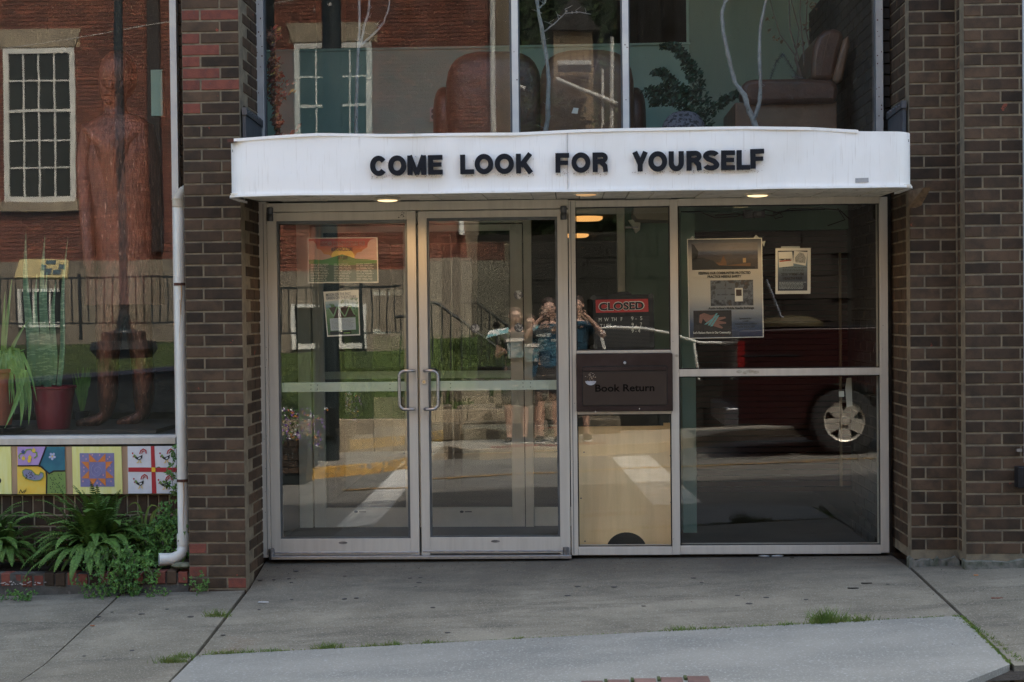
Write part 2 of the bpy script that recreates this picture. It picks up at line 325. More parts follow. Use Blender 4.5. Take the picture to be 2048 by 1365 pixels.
def text(name, body, u, v, h, y, m, parent, width=None, bold=0, ext=.001, align='CENTER', rot=0, shear=0, space=1):  # centred on pixel u, baseline v
    c = bpy.data.curves.new(name, 'FONT'); c.body = body; c.align_x = align; c.extrude = ext; c.offset = bold; c.resolution_u = 3; c.space_character = space
    s = h/2844*(D+y)/.70; c.size = s; c.offset = bold*s
    o = bpy.data.objects.new(name, c); me = bpy.data.meshes.new_from_object(o); bpy.data.curves.remove(c)
    sx = 1
    if width:
        xs = [q.co.x for q in me.vertices]; sx = width/2844*(D+y)/max(1e-6, max(xs)-min(xs))
    p = px(u, v, y)
    me.materials.clear(); me.materials.append(M[m])
    me.transform(Matrix.Translation(p-wloc(parent)) @ Matrix.Rotation(R_(90), 4, 'X') @ Matrix.Rotation(R_(rot)+.0035, 4, 'Z') @ Matrix.Scale(sx, 4, (1, 0, 0)))
    return link(name, me, parent, (0, 0, 0))
def lerp(a, b, t): return a+(b-a)*t
GP = [(3, 0, 0), (0, -.008, .004), (-.5, -.048, .030), (-1.67, -.111, .050), (-2.62, -.137, .045), (-8.2, -.09, .028), (-60, -.09, .028)]
def gz(x, y, drop=0):
    for (a, c0, k0), (b, c1, k1) in zip(GP, GP[1:]):
        if y >= b:
            t = (a-y)/(a-b); return lerp(c0, c1, t)+lerp(k0, k1, t)*max(-9, min(x, 9))-drop
    return -.09

# ================================================================ our building: shell
def X(u, y=-.04, v=760): return px(u, v, y).x
def Z(v, u=1140, y=-.04): return px(u, v, y).z
def fb(mb, u0, u1, v0, v1, y0, y1, uv=None, m=0, mf=None):
    uv = (u0+u1)/2 if uv is None else uv
    return mb.box(X(u0, y0), X(u1, y0), y0, y1, Z(v1, uv, y0), Z(v0, uv, y0), m, mf)
XL, XR, TOP, BT = -1.884, 1.933, 5.3, 3.7
plain('facade_render', (.10, .075, .065), .85, c2=(.08, .06, .055), ns=6)
b = MB(); b.box(-9, 9, -.5, 0, TOP, 7.9); b.box(-9, 9, 0, 9, 7.6, 7.9); b.box(-9, 9, 9, 9.2, -.3, 7.9)
b.box(-9.2, -9, -.5, 9, -.6, 7.9); b.box(9, 9.2, -.5, 9, -.3, 7.9)
b.box(3.4, 9, -.2, .1, -.3, TOP); b.box(-2.2, XL, -.5, 0, BT+.08, TOP); b.box(XR, 3.4, -.58, 0, BT+.08, TOP)
b.build('building_wall', 'facade_render', kind='structure')
b = MB(); b.box(-8.9, 8.9, .05, 9, -.12, .002); b.build('ground_floor', 'floor', kind='structure')
b = MB(); b.box(-1.94, 8.9, .06, 9, 2.25, 2.38); b.build('upper_floor', 'ceil', kind='structure')
b = MB(); b.box(-8.9, 8.9, .0, 9, TOP+.3, TOP+.4); b.build('upper_ceiling', 'ceil', kind='structure')

# ---------------------------------------------------------------- bricks
BC = {}
def brick_mesh(l, d, h, k):
    key = (round(l, 4), round(d, 3), round(h, 4), k)
    if key in BC: return BC[key]
    rnd = random.Random(hash(key) & 0xffff); j = lambda a: rnd.uniform(-a, a)
    c = .0035; mb = MB(); y0 = j(.0012)
    bk = [(0, d, 0), (l, d, 0), (l, d, h), (0, d, h)]
    md = [(j(.0008), y0+c, j(.0008)), (l+j(.0008), y0+c, j(.0008)), (l+j(.0008), y0+c, h+j(.0008)), (j(.0008), y0+c, h+j(.0008))]
    fr = [(c*.8, y0+j(.0006), c*.8), (l-c*.8, y0+j(.0006), c*.8), (l-c*.8, y0+j(.0006), h-c*.8), (c*.8, y0+j(.0006), h-c*.8)]
    mb.add(bk+md+fr, [(8, 9, 10, 11)]+[(4+i, 4+(i+1) % 4, 8+(i+1) % 4, 8+i) for i in range(4)]+[(i, (i+1) % 4, 4+(i+1) % 4, 4+i) for i in range(4)]+[(3, 2, 1, 0)])
    me = bpy.data.meshes.new('brick'); me.from_pydata(mb.v, [], mb.f); me.materials.append(M['brick']); BC[key] = me
    return me
def brick(parent, x, y, z, l, d, h, ang=0, m='brick'):
    me = brick_mesh(l, d, h, random.randrange(5)); key = me.name+m
    if m != 'brick':
        if key not in BC: c = me.copy(); c.materials[0] = M[m]; BC[key] = c
        me = BC[key]
    o = bpy.data.objects.new('brick', me); COL.objects.link(o); o.parent = parent
    w_ = wloc(parent); o.location = (x-w_.x, y-w_.y, z-w_.z); o.rotation_euler = (random.uniform(-.002, .002), random.uniform(-.0025, .0025), ang)
    return o
J = .0105
def row(parent, x, y, z, h, lens, ang=0, d=.085, mats=None, deps=None):     # bricks laid one after another along the wall
    ca, sa = math.cos(ang), math.sin(ang)
    for i, l in enumerate(lens):
        brick(parent, x+ca*J/2, y+sa*J/2, z+J/2, l-J, deps[i] if deps else d, h-J, ang, (mats or {}).get(i, 'brick'))
        x += ca*l; y += sa*l
pier = thing('brick_pier', 'brown painted brick pier with bare red bricks showing, beside the downspout', 'brick pier', (-2.04, -.3, -.13))
HL = .0669; yl = -.51; x0 = px(372, 760, yl).x; z809 = px(430, 809, yl).z; wF = XL-x0
n0 = int((z809+.16)/HL)+1; zb = z809-n0*HL
MB().box(x0+.004, XL-.004, yl+.0045, -.02, zb-.1, BT).build('mortar_core', 'mortar', pier)
RED = {}
def redrow(v, *slots):
    k = int(round((px(430, v, yl).z-HL/2-zb)/HL)); RED.setdefault(k, set()).update(slots)
for v, sl_ in ((25, 'LR'), (70, 'L'), (92, 'L'), (115, 'L'), (139, 'L'), (163, 'LR'), (210, 'L'), (1098, 'L'), (1145, 'L'), (1168, 'R')): redrow(v, *sl_)
k = 0; z = zb
while z < BT:
    rs = RED.get(k, ())
    A = k % 2 == 0
    ms = {}
    if 'L' in rs: ms[0] = 'brick_red'
    if 'R' in rs: ms[1] = 'brick_red'
    if A:
        row(pier, x0, yl, z, HL, [wF*.325, wF*.675], 0, mats=ms); row(pier, XL, yl+.095, z, HL, [.207, .208], R_(90))
    else:
        row(pier, x0, yl, z, HL, [wF*.665, wF*.335], 0, mats=ms, deps=[.085, .2]); row(pier, XL, yl+.212, z, HL, [.207, .09], R_(90))
    row(pier, x0, -.02, z, HL, [.24, .25], R_(-90))
    z += HL; k += 1
pr = thing('brick_pier', 'dark brown stepped brick pier with the grey conduit fixed to it', 'brick pier', (2.3, -.4, .02))
HR = .0682; y1, y2 = -.45, -.60; xs1 = px(1915, 760, y1).x; zr = px(1860, 839, y1).z; n0 = int((zr-.03)/HR); zb2 = zr-n0*HR
MB().box(XR+.0045, xs1+.1, y1+.0045, .02, zb2-.05, BT).box(xs1+.0045, 3.38, y2+.0045, .02, zb2-.05, BT).build('mortar_core', 'mortar', pr)
w1 = xs1-XR; k = 0; z = zb2
while z < BT:
    A = k % 2 == 0
    if A:
        row(pr, XR, y1, z, HR, [w1*.325, w1*.675]); row(pr, XR, .02, z, HR, [.19, .195], R_(-90))
        row(pr, xs1, y2, z, HR, [.104, .205, .205, .205, .205, .205]); row(pr, xs1, y1-.004, z, HR, [.058], R_(-90))
    else:
        row(pr, XR, y1, z, HR, [w1*.665, w1*.335], deps=[.09, .09]); row(pr, XR, .02, z, HR, [.085, .19, .11], R_(-90))
        row(pr, xs1, y2, z, HR, [.205, .205, .205, .205, .205, .13]); row(pr, xs1, y1-.004, z, HR, [.058], R_(-90))
    z += HR; k += 1
b = MB()
for (xa, xb, yy) in ((XR-.012, xs1, y1), (xs1-.01, 3.3, y2)):
    t = []
    n = 14
    for i in range(n+1):
        x = lerp(xa, xb, i/n); t.append((x, yy-.012-random.uniform(0, .016), gz(x, yy)+random.uniform(.025, .05)))
    for i in range(n):
        p, q = t[i], t[i+1]; b.hexa([(p[0], p[1], -.1), (q[0], q[1], -.1), q, p], [(p[0], yy+.05, -.1), (q[0], yy+.05, -.1), (q[0], yy+.05, q[2]+.01), (p[0], yy+.05, p[2]+.01)])
b.build('mortar_footing', mat('broken_footing', (.16, .15, .13), .95, c2=(.06, .07, .045), ns=18, bump=(60, .006)), pr)

# strip of wall between pier and display window, and the low wall under it
yw = 0.0
kw = thing('low_brick_wall', 'low brown brick wall with a soldier course under the display window', 'brick wall', (-3.2, 0, -.15))
zt = px(200, 990, yw).z; xw0 = px(-60, 990, yw).x
zs = px(200, 1030, yw).z
MB().box(xw0-2, XL-.3, yw+.006, yw+.2, -.4, zt).build('mortar_core', 'mortar_light', kw)
x = xw0
while x < -2.25:
    brick(kw, x+J/2, yw, zs+J/2, .0655-J, .09, zt-zs-J); x += .0655
hh = (px(200, 1030, yw).z-px(200, 1052.5, yw).z)
z = zs-hh; k = 0
while z > -.32:
    row(kw, xw0-(k % 2)*.1, yw, z, hh, [.2]*8); z -= hh; k += 1
st = thing('narrow_brick_wall', 'narrow strip of dark brick between the display window and the red-flecked pier', 'brick wall', (-2.3, .1, 0))
zz = zt; k = 0; xa = px(356, 200, yw).x-.012
MB().box(xa+.01, -2.1, .02, .2, zt, BT).build('mortar_core', 'mortar_dark', st)
while zz < BT:
    row(st, xa-(.008 if k % 2 else 0), .008, zz, HL, [.22 if k % 2 else .21]); zz += HL; k += 1

# ================================================================ ground in front
walk = tag(link('sidewalk', None, None), kind='structure')
def slab(pts, gap=.006, dz=0, name='slab', m='conc', fy=None):           # pts: plan corners, finely cut so that it follows the slope
    (ax, ay), (bx, by), (cx, cy_), (dx, dy) = pts; mb = MB(); n, m_ = 14, 10; vs = []
    for j in range(m_+1):
        for i in range(n+1):
            s, t = i/n, j/m_; dx_, cx_ = dx, cx; x = lerp(lerp(ax, bx, s), lerp(dx, cx, s), t); y = lerp(lerp(ay, by, s), lerp(dy, cy_, s), t)
            if fy: y = lerp(y, fy(x), t)
            e = .004 if i in (0, n) or j in (0, m_) else 0
            vs.append((x, y, gz(x, y)+dz-e))
    fs = [(j*(n+1)+i, (j+1)*(n+1)+i, (j+1)*(n+1)+i+1, j*(n+1)+i+1) for j in range(m_) for i in range(n)]
    ring = [i for i in range(n+1)]+[j*(n+1)+n for j in range(1, m_+1)]+[m_*(n+1)+i for i in range(n-1, -1, -1)]+[j*(n+1) for j in range(m_-1, 0, -1)]
    o = len(vs); vs += [(vs[i][0], vs[i][1], vs[i][2]-.1) for i in ring]
    k = len(ring); fs += [(ring[i], ring[(i+1) % k], o+(i+1) % k, o+i) for i in range(k)]
    fs = [f[::-1] for f in fs[:n*m_]][:0]+fs
    mb.add(vs, fs); return mb.build(name, m, walk)
jx0 = [(-1.90, -.50), (-1.87, -1.68), (-1.86, -2.60)]; jx1 = [(1.93, -.44), (1.885, -1.66), (1.87, -2.60)]
g = .006
slab([(-1.875, .03), (1.925, .03), (1.885-g*.3, -1.655), (-1.87+g, -1.675)])
M['conc2'] = mat('newer_pale_concrete', (.254, .244, .214), .88, c2=(.165, .164, .149), ns=2.2, lo=.35, hi=.72, nvec=(.6, 1.4, 1), c3=(.34, .34, .32), ns3=85, lo3=.55, hi3=.68, bump=(140, .0022))
slab([(-1.87+g, -1.69), (1.885-g, -1.67), (1.87-g, -2.52), (-1.86+g, -2.60)], dz=.004, m='conc2', fy=lambda x: -2.92 if x < 1.42 else lerp(-2.92, -2.50, (x-1.42)/.45))
slab([(-2.62+.003, -.50), (-1.89-g, -.50), (-1.865-g, -2.92), (-2.63, -2.92)])
slab([(-4.4, -.42), (-2.63-.003, -.42), (-2.64, -2.92), (-4.4, -2.92)], dz=-.003)
slab([(1.931, -.43), (4.0, -.43), (4.0, -2.6), (1.880, -2.52)], dz=.002)
b = MB()
for i in range(30):
    for j in range(12):
        x0_, x1_ = -9+i*.6, -9+(i+1)*.6; ya, yb = .0-j*.22, .0-(j+1)*.22
        b.add([(x0_, ya, gz(x0_, ya)-.028), (x0_, yb, gz(x0_, yb)-.028), (x1_, yb, gz(x1_, yb)-.028), (x1_, ya, gz(x1_, ya)-.028)], [(0, 1, 2, 3)])
b.build('joint_bed', 'soil', walk)
b = MB()
for i in range(30):                                   # kerb stones
    xa_, xb_ = -9+i*.6, -9+(i+1)*.6-.006
    if 1.2 < xb_ < 2.6: continue
    yk = -2.93 if xb_ < 1.5 else -2.61
    pts = [(xa_, yk, gz(xa_, yk)), (xb_, yk, gz(xb_, yk)), (xb_, yk-.14, gz(xb_, yk-.14)-.003), (xa_, yk-.14, gz(xa_, yk-.14)-.003)]
    b.hexa([(p[0], p[1], p[2]-.25) for p in pts][::-1], pts[::-1])
tag(b.build('kerb', 'conc'), kind='structure')
# brick pavers let into the front slab
pv = [mat('clay_paver', (.17, .095, .078), .9, c2=(.13, .075, .065), ns=12, rnd=.2, bump=(90, .003)), 'moss']
u = 1162
for k in range(5):
    a = px(u+k*52, 1357, -2.4).x
    bx_ = MB(); y0_ = -2.49
    bx_.box(a, a+.094, y0_-.2, y0_, gz(a, y0_)-.03, gz(a, y0_)+.010)
    tag(bx_.build('paver', pv[0], walk, bevel=.004))
    if k: MB().box(a-.014, a-.001, y0_-.05, y0_+.002, gz(a, y0_)-.03, gz(a, y0_)+.012).build('moss_joint', 'moss', walk)

# road
b = MB()
for i in range(36):
    for j in range(16):
        x0_, x1_ = -18+i, -17+i; ya, yb = -2.45-j*.378, -2.45-(j+1)*.378
        b.add([(x, y, gz(x, y, .12)) for x, y in ((x0_, ya), (x0_, yb), (x1_, yb), (x1_, ya))], [(0, 1, 2, 3)])
tag(b.build('road', 'asphalt'), kind='structure')
b = MB(); b.add([(-60, -60, -.9), (60, -60, -.9), (60, 12, -.9), (-60, 12, -.9)], [(0, 1, 2, 3)]); tag(b.build('ground', 'soil'), kind='structure')
def strip(name, pts, wd, m, lift=.005):
    b = MB(); L_ = []
    for i, (x, y) in enumerate(pts):
        t = Vector(pts[min(i+1, len(pts)-1)])-Vector(pts[max(i-1, 0)]); t.normalize(); nn = Vector((-t.y, t.x))*wd/2
        L_.append(((x+nn.x, y+nn.y), (x-nn.x, y-nn.y)))
    for (a0, a1), (b0, b1) in zip(L_, L_[1:]):
        q = [(*p, gz(p[0], p[1], .12)+lift) for p in (a0, a1, b1, b0)]
        b.add(q, [(3, 2, 1, 0)])
    return tag(b.build(name, m), kind='structure')
strip('crosswalk_marking', [(-1.88, -2.9-.5*i) for i in range(12)], .34, 'road_white')
strip('crosswalk_marking', [(.98-.027*i, -2.9-.42*i) for i in range(13)], .44, 'road_white')
strip('centre_marking', [(-2.4+.5*i, -6.55-.02*i) for i in range(26) if i not in (3, 4, 5, 6)] , .07, 'road_yellow', .009)
# ================================================================ entrance frame
fr = thing('storefront', 'cream painted aluminium frame holding the doors and side windows', 'storefront', (0, 0, 0))
y0f, y1f = -.055, .055
def part(name, m, parent, *boxes, bevel=.002, **k):
    b = MB()
    for q in boxes: fb(b, *q)
    return b.build(name, m, parent, bevel=bevel, **k)
part('jamb', 'alu', fr, (520, 537, 404, 1116, y0f, y1f, 530))
part('header', 'alu', fr, (537.5, 1139.5, 403, 421, y0f+.002, y1f, 840))
part('mullion', 'alu', fr, (1140, 1153.5, 401, 1111, y0f, y1f, 1147))
part('header', 'alu', fr, (1154, 1342, 400, 413.5, y0f+.002, y1f, 1250))
part('mullion', 'alu', fr, (1342.3, 1358, 399, 1110, y0f, y1f, 1350))
part('header', 'alu', fr, (1358.3, 1760.5, 395, 409.5, y0f+.002, y1f, 1560))
part('jamb', 'alu', fr, (1760.8, 1777, 394, 1106, y0f, y1f, 1770))
part('transom', 'alu', fr, (1154, 1342, 701, 707, y0f+.004, y1f, 1250))
part('transom', 'alu', fr, (1154, 1342, 823, 829, y0f+.004, y1f, 1250))
part('transom', 'alu', fr, (1358.3, 1760.5, 737.5, 752, y0f+.004, y1f, 1560))
part('sill', 'alu', fr, (1154, 1342, 1094.5, 1110.5, y0f+.001, y1f, 1250))
part('sill', 'alu', fr, (1358.3, 1760.5, 1091.5, 1108.5, y0f+.001, y1f, 1560))
part('threshold', 'steel', fr, (537.5, 1139.5, 1112.5, 1119, -.10, .06, 840))
b = MB(); fb(b, 1144, 1145.2, 403, 1108, y0f-.0015, y0f, 1147); fb(b, 530, 531, 408, 1110, y0f-.0015, y0f, 530); b.build('seam', 'alu_dark', fr)
b = MB()
for i in range(12): disc(b, 536+random.uniform(-8, -2), random.uniform(430, 1090), .9, .9, y0f, .001, n=6)
for i in range(10): disc(b, random.choice([1146, 1350, 1769])+random.uniform(-5, 5), random.uniform(430, 1090), .9, .9, y0f, .001, n=6)
b.build('screw', 'pivot', fr)
# sticker residue on the transom and mullion
b = MB()
for (u, v, r) in ((1478, 744, 6), (1500, 743, 9), (1512, 745, 7), (1490, 746, 5)): disc(b, u, v, r, 3.2, y0f+.004, .0012, n=9)
disc(b, 1353, 712, 4, 3, y0f, .0012, n=7)
b.build('label_residue', mat('label_residue', (.30, .27, .22), .8, c2=(.42, .39, .34), ns=90), fr)

def pane(name, parent, u0, u1, v0, v1, y, m, uv=None, yaw=0, pit=0):
    uv = (u0+u1)/2 if uv is None else uv
    xa, xb, za, zb_ = X(u0, y), X(u1, y), Z(v1, uv, y), Z(v0, uv, y); xm, zm = (xa+xb)/2, (za+zb_)/2
    f = lambda x, z, o: (x, y+o+(x-xm)*yaw+(z-zm)*pit, z)
    b = MB(); b.add([f(xa, za, 0), f(xb, za, 0), f(xb, zb_, 0), f(xa, zb_, 0), f(xa, za, .006), f(xb, za, .006), f(xb, zb_, .006), f(xa, zb_, .006)],
                    [(0, 1, 2, 3)], 0)
    b.f += [(7, 6, 5, 4), (0, 4, 5, 1), (1, 5, 6, 2), (2, 6, 7, 3), (3, 7, 4, 0)]; b.m += [1]*5
    return b.build(name, [m, 'clear'], parent)
# yaw shifts a pane's reflection sideways: each hangs a little out of true
pane('glass_pane', fr, 1153, 1343, 413, 702, 0, 'glass_side', yaw=-.002)
pane('glass_pane', fr, 1153, 1343, 828, 1095, 0, 'glass_side', yaw=-.002)
pane('glass_pane', fr, 1357.5, 1761, 409, 738, 0, 'glass_side')
pane('glass_pane', fr, 1357.5, 1761, 751, 1092, 0, 'glass_side')
b = MB()
for (u0, u1, v0, v1, uv) in ((1154, 1342, 413.5, 701, 1250), (1154, 1342, 829, 1094.5, 1250), (1358.3, 1760.5, 409.5, 737.5, 1560), (1358.3, 1760.5, 752, 1091.5, 1560)):
    fb(b, u0, u0+2, v0, v1, -.03, -.004, uv); fb(b, u1-2, u1, v0, v1, -.03, -.004, uv); fb(b, u0+2, u1-2, v0, v0+2, -.03, -.004, uv); fb(b, u0+2, u1-2, v1-2, v1, -.03, -.004, uv)
b.build('gasket', 'black', fr)

def door(name, label, ux, uv, yaw, pit, glassu, vt, vb, lock):
    uo0, uo1 = ux; ug0, ug1 = glassu; ya, yb = -.05, .0
    t = thing(name, label, 'door', (X((uo0+uo1)/2), 0, 0), group='paired glass entrance doors')
    part('stile', 'alu', t, (uo0, ug0-4.5, vt[0], vb[1], ya, yb, uv)); part('stile', 'alu', t, (ug1+4.5, uo1, vt[0], vb[1], ya, yb, uv))
    part('top_rail', 'alu', t, (ug0-4.5, ug1+4.5, vt[0], vt[1]-6, ya+.001, yb, uv)); part('bottom_rail', 'alu', t, (ug0-4.5, ug1+4.5, vb[0]+3, vb[1]-3, ya+.001, yb, uv))
    part('door_sweep', 'steel', t, (uo0+2, uo1-2, vb[1]-9, vb[1]-6, ya-.006, ya+.001, uv))
    b = MB()
    fb(b, ug0-4.5, ug0, vt[1], vb[0], ya+.012, yb-.004, uv); fb(b, ug1, ug1+4.5, vt[1], vb[0], ya+.012, yb-.004, uv)
    fb(b, ug0-4.5, ug1+4.5, vt[1]-6, vt[1], ya+.010, yb-.004, uv); fb(b, ug0-4.5, ug1+4.5, vb[0], vb[0]+3, ya+.010, yb-.004, uv)
    b.build('glazing_bead', 'alu_dark', t)
    pane('glass_pane', t, ug0-1, ug1+1, vt[1]-1, vb[0]+1, -.022, 'glass_door', uv, yaw, pit)
    vbar = 765 if lock is None else 762
    pb = part('push_bar', 'bar', t, (ug0, ug1, vbar, vbar+19, .012, .04, uv))
    b = MB()
    for uu in ((ug0+61, ug0+74, ug1-33) if lock is None else (ug0+40, ug1-67, ug1-52)):
        for dv in (5, 13): 
            p = px(uu, vbar+dv-(uu-uv)*.0104, .012); b.lathe(p, [(.0035, -.002), (.0035, .001)], 8, axis='y')
    b.build('screw', 'darkmetal', pb)
    s = 1 if lock is None else -1                      # pull handle
    uc = (uo1-7) if s == 1 else (uo0+11); pts = []
    A, B_, off = px(uc, 741.5, ya), px(uc, 818, ya), .052
    w_ = -.085*s if s == 1 else .081
    def P(dx, dy, z): return (A.x+dx, ya-dy, z)
    zt_, zb_ = A.z, B_.z
    pts = [P(0, -.004, zt_), P(0, off*.8, zt_), P(w_*.12, off, zt_)]
    for i in range(7):
        a = i/6*math.pi/2; r = .034; sg = -1 if w_ < 0 else 1
        pts.append(P(w_-sg*r+sg*r*math.sin(a), off, zt_-r+r*math.cos(a)))
    for i in range(7):
        a = i/6*math.pi/2; r = .034; sg = -1 if w_ < 0 else 1
        pts.append(P(w_-sg*r+sg*r*math.cos(a), off, zb_+r-r*math.sin(a)))
    pts += [P(w_*.12, off, zb_), P(0, off*.8, zb_), P(0, -.004, zb_)]
    MB().tube(pts, .0095, 12).build('pull_handle', 'steel', t, smooth=True)
    for (uu, vv, hv) in ((uo0+3 if s == 1 else uo1-11, vt[0]-8, 27), (uo0+6 if s == 1 else uo1-6, vb[1]-16, 22)):
        p = px(uu, vv+hv/2, ya); hz = hv/2844*D
        MB().lathe((p.x, ya-.012, p.z-hz/2), [(.016, 0), (.0185, .003), (.0185, hz*.47), (.0165, hz*.5), (.0165, hz*.53), (.0185, hz*.56), (.0185, hz-.003), (.015, hz)], 16).build('pivot', 'pivot' if vv > 800 else 'darkmetal', t, smooth=True)
    b = MB(); disc(b, (ug0+ug1)/2 + (-1 if s == 1 else 4), vb[0]+12-1, 9, 2.6, ya, .0012, n=20); oo = b.build('maker_badge', 'pivot', t)
    if lock:
        p = px(848, 764, ya); MB().lathe((p.x, ya, p.z), [(.018, 0), (.018, -.004), (.0165, -.006), (.0, -.006)][::1], 20, axis='y').build('lock_cylinder', 'steel', t)
        q = MB(); q.lathe((p.x, ya-.006, p.z), [(.0095, 0), (.0095, -.002), (0, -.002)], 16, axis='y'); kk = q.build('key_plug', 'brass', t)
        MB().box(p.x-.0016, p.x+.0016, ya-.0095, ya-.008, p.z-.006, p.z+.001).build('keyhole', 'black', t)
    return t
dL = door('glass_door', 'left leaf of the glass doors, a sunset poster and a flyer hung in it', (538, 835), 690, .0035, .0070, (561, 813), (424, 447), (1075, 1113), None)
dR = door('glass_door', 'right leaf of the glass doors, with the keyed lock cylinder in its stile', (839.5, 1138), 985, .0175, .0010, (861, 1113), (421, 441), (1072, 1110), True)
b = MB()
for i in range(22): disc(b, 805+random.gauss(0, 5), 433+random.gauss(0, 5), random.uniform(.5, 1.3), random.uniform(.4, 1.1), -.05, .0008, n=6)
b.build('dirt_speck', 'ink', dL)

# ---------------------------------------------------------------- book return
br = thing('book_return', 'brown metal book return box with a hinged flap and a worn round sticker', 'book return', (X(1250), -.05, Z(822)))
b = MB(); fb(b, 1152.5, 1345.5, 708, 823, -.085, -.0, 1250); b.build('case', 'book', br, bevel=.003)
b = MB()
um, vm, ya = 1250, 766, -.0855
def rrect(u0, u1, v0, v1, r, sk=-.0104):
    pts = []
    for (cu_, cv, a0) in ((u1-r, v0+r, -90), (u1-r, v1-r, 0), (u0+r, v1-r, 90), (u0+r, v0+r, 180)):
        for i in range(5):
            a = R_(a0+i*22.5); uu = cu_+r*math.cos(a); pts.append((uu, cv+r*math.sin(a)+(uu-(u0+u1)/2)*sk))
    return pts
poly(b, rrect(1164.5, 1335, 731.5, 812, 4), ya, .0015); b.build('flap_gap', 'black', br)
b = MB(); poly(b, rrect(1166, 1333.5, 734, 810.5, 3.5), ya-.0015, .004); b.build('flap', 'book2', br, bevel=.001)
b = MB(); poly(b, rrect(1166.5, 1333, 735, 741.5, 1.5), ya-.0055, .006); b.build('flap_hinge', 'book', br, bevel=.0015)
b = MB(); poly(b, rrect(1166.5, 1333, 742, 743.3, .5), ya-.0056, .0008); b.build('hinge_groove', 'black', br)
p = px(1249.5, 726, ya); MB().lathe(p, [(.013, 0), (.013, -.003), (0, -.003)], 18, axis='y').build('lock_ring', 'black', br)
MB().lathe((p.x, p.y-.003, p.z), [(.0085, 0), (.0085, -.003), (.004, -.0045), (0, -.0045)], 16, axis='y').build('lock_core', 'steel', br)
plain('return_ink', (.011, .009, .008), .9, spec=0)
text('lettering', 'Book Return', 1249.5, 783, 14, ya-.0058, 'return_ink', br, width=118, bold=.02)
stk = mat('silver_sticker', (.42, .42, .46), .5, c2=(.3, .3, .34), ns=60)
b = MB(); pts = [(1170.5+22*i/10, 762.5+.5*math.sin(i*2.2)) for i in range(11)]+[(1181.3+11*math.cos(a), 762+9*math.sin(a)) for a in [R_(d) for d in range(12, 180, 14)]]
poly(b, pts, ya-.0056, .001)
b.build('round_sticker', stk, br)
b = MB()
for i in range(30):
    a, r = random.uniform(0, 6.28), 11*math.sqrt(random.random()); u, v = 1181+r*math.cos(a), 755+.75*r*math.sin(a)-1
    if v < 761: disc(b, u, v, random.uniform(.4, 1.5), random.uniform(.3, .9), ya-.0056, .0008, n=6)
b.build('sticker_scrap', mat('sticker_paper_scrap', (.35, .24, .15), .9, c2=(.5, .45, .4), ns=90), br)
b = MB(); disc(b, 1279, 818, 1, 1.4, ya, .001, n=7); disc(b, 1191, 824, 1.6, 1.8, ya, .002, n=7); b.build('paint_chip', 'paper', br)

# plywood behind the lower side pane
pw = thing('plywood_board', 'pale plywood board with a half-round hole, behind the glass under the book return', 'plywood board', (X(1250, .1), .1, .05))
def PW(u, v): return px(u, v, .09)
pts = [(1156, 1099), (1206, 1099)]+[(1253-40*math.cos(a), 1099-34*math.sin(a)) for a in [R_(d) for d in range(0, 181, 12)]]+[(1347, 1098), (1350, 846), (1327, 846.5), (1327, 852), (1156, 854)]
MB().prism([PW(*q) for q in pts], (0, .018, 0)).build('board', 'ply', pw)
b = MB()
for (u, v) in ((1162, 997), (1170, 1083), (1342, 1005), (1341, 912), (1168, 905)): disc(b, u, v, 1.6, 1.6, .09, .001, n=8)
b.build('screw', 'darkmetal', pw)
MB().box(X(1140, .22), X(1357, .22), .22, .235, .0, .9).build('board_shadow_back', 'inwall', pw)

# ================================================================ canopy
cn = thing('entrance_canopy', 'white metal canopy over the doors with dark letters on its rounded fascia', 'canopy', (0, -.4, 2.15))
yc = -.86
zl = lambda x: lerp(px(456, 389.5, yc).z, px(1830, 370.5, yc).z, (x-xcl)/(xcr-xcl))
xcl, xcr = px(453.5, 330, yc).x, px(1829.5, 320, yc).x
TP = [(455, 280.5), (540, 274.5), (640, 269.5), (780, 270.5), (900, 269.5), (1030, 268), (1130, 263), (1250, 259.5), (1400, 256.5), (1500, 255.5), (1620, 257.5), (1717, 263), (1827, 263.5)]
TPX = [(px(u, v, yc).x, px(u, v, yc).z) for u, v in TP]
def ztop(x):
    for (a, za), (b_, zb_) in zip(TPX, TPX[1:]):
        if x <= b_: t = max(0, (x-a)/(b_-a)); return lerp(za, zb_, t)
    return TPX[-1][1]
path = [(xcl, -.44), (xcl, -.6), (xcl, -.75)]; rr = .12
for i in range(9):
    a = i/8*math.pi/2; path.append((xcl+rr-rr*math.cos(a), yc+rr-rr*math.sin(a)))
nn = 70; path += [(lerp(xcl+rr, xcr-rr, i/nn), yc) for i in range(1, nn)]
for i in range(9):
    a = i/8*math.pi/2; path.append((xcr-rr+rr*math.sin(a), yc+rr-rr*math.cos(a)))
path += [(xcr, -.75), (xcr, -.6), (xcr, -.44)]
rows = 7; vs = []
for (x, y) in path:
    for j in range(rows):
        t = j/(rows-1); d = .004*noise.noise(Vector((x*1.3, t*2, 1)))+.003*noise.noise(Vector((x*4, t*3, 5)))
        vs.append((x, y-(d if abs(y-yc) < .01 else 0), lerp(zl(x), ztop(x), t)))
n = len(path); vi = [(x+(.012 if x < -1.9 and y > yc+.03 else -.012 if x > 1.6 and y > yc+.03 else 0), y+.012, z) for (x, y, z) in vs]
fs = [(i*rows+j, (i+1)*rows+j, (i+1)*rows+j+1, i*rows+j+1) for i in range(n-1) for j in range(rows-1)]
o_ = len(vs); fs += [tuple(o_+q for q in f[::-1]) for f in fs]
fs += [(i*rows+rows-1, (i+1)*rows+rows-1, o_+(i+1)*rows+rows-1, o_+i*rows+rows-1) for i in range(n-1)]
MB().add(vs+vi, fs).build('fascia', 'white', cn, smooth=True)
b = MB(); seam = px(1135, 330, yc).x
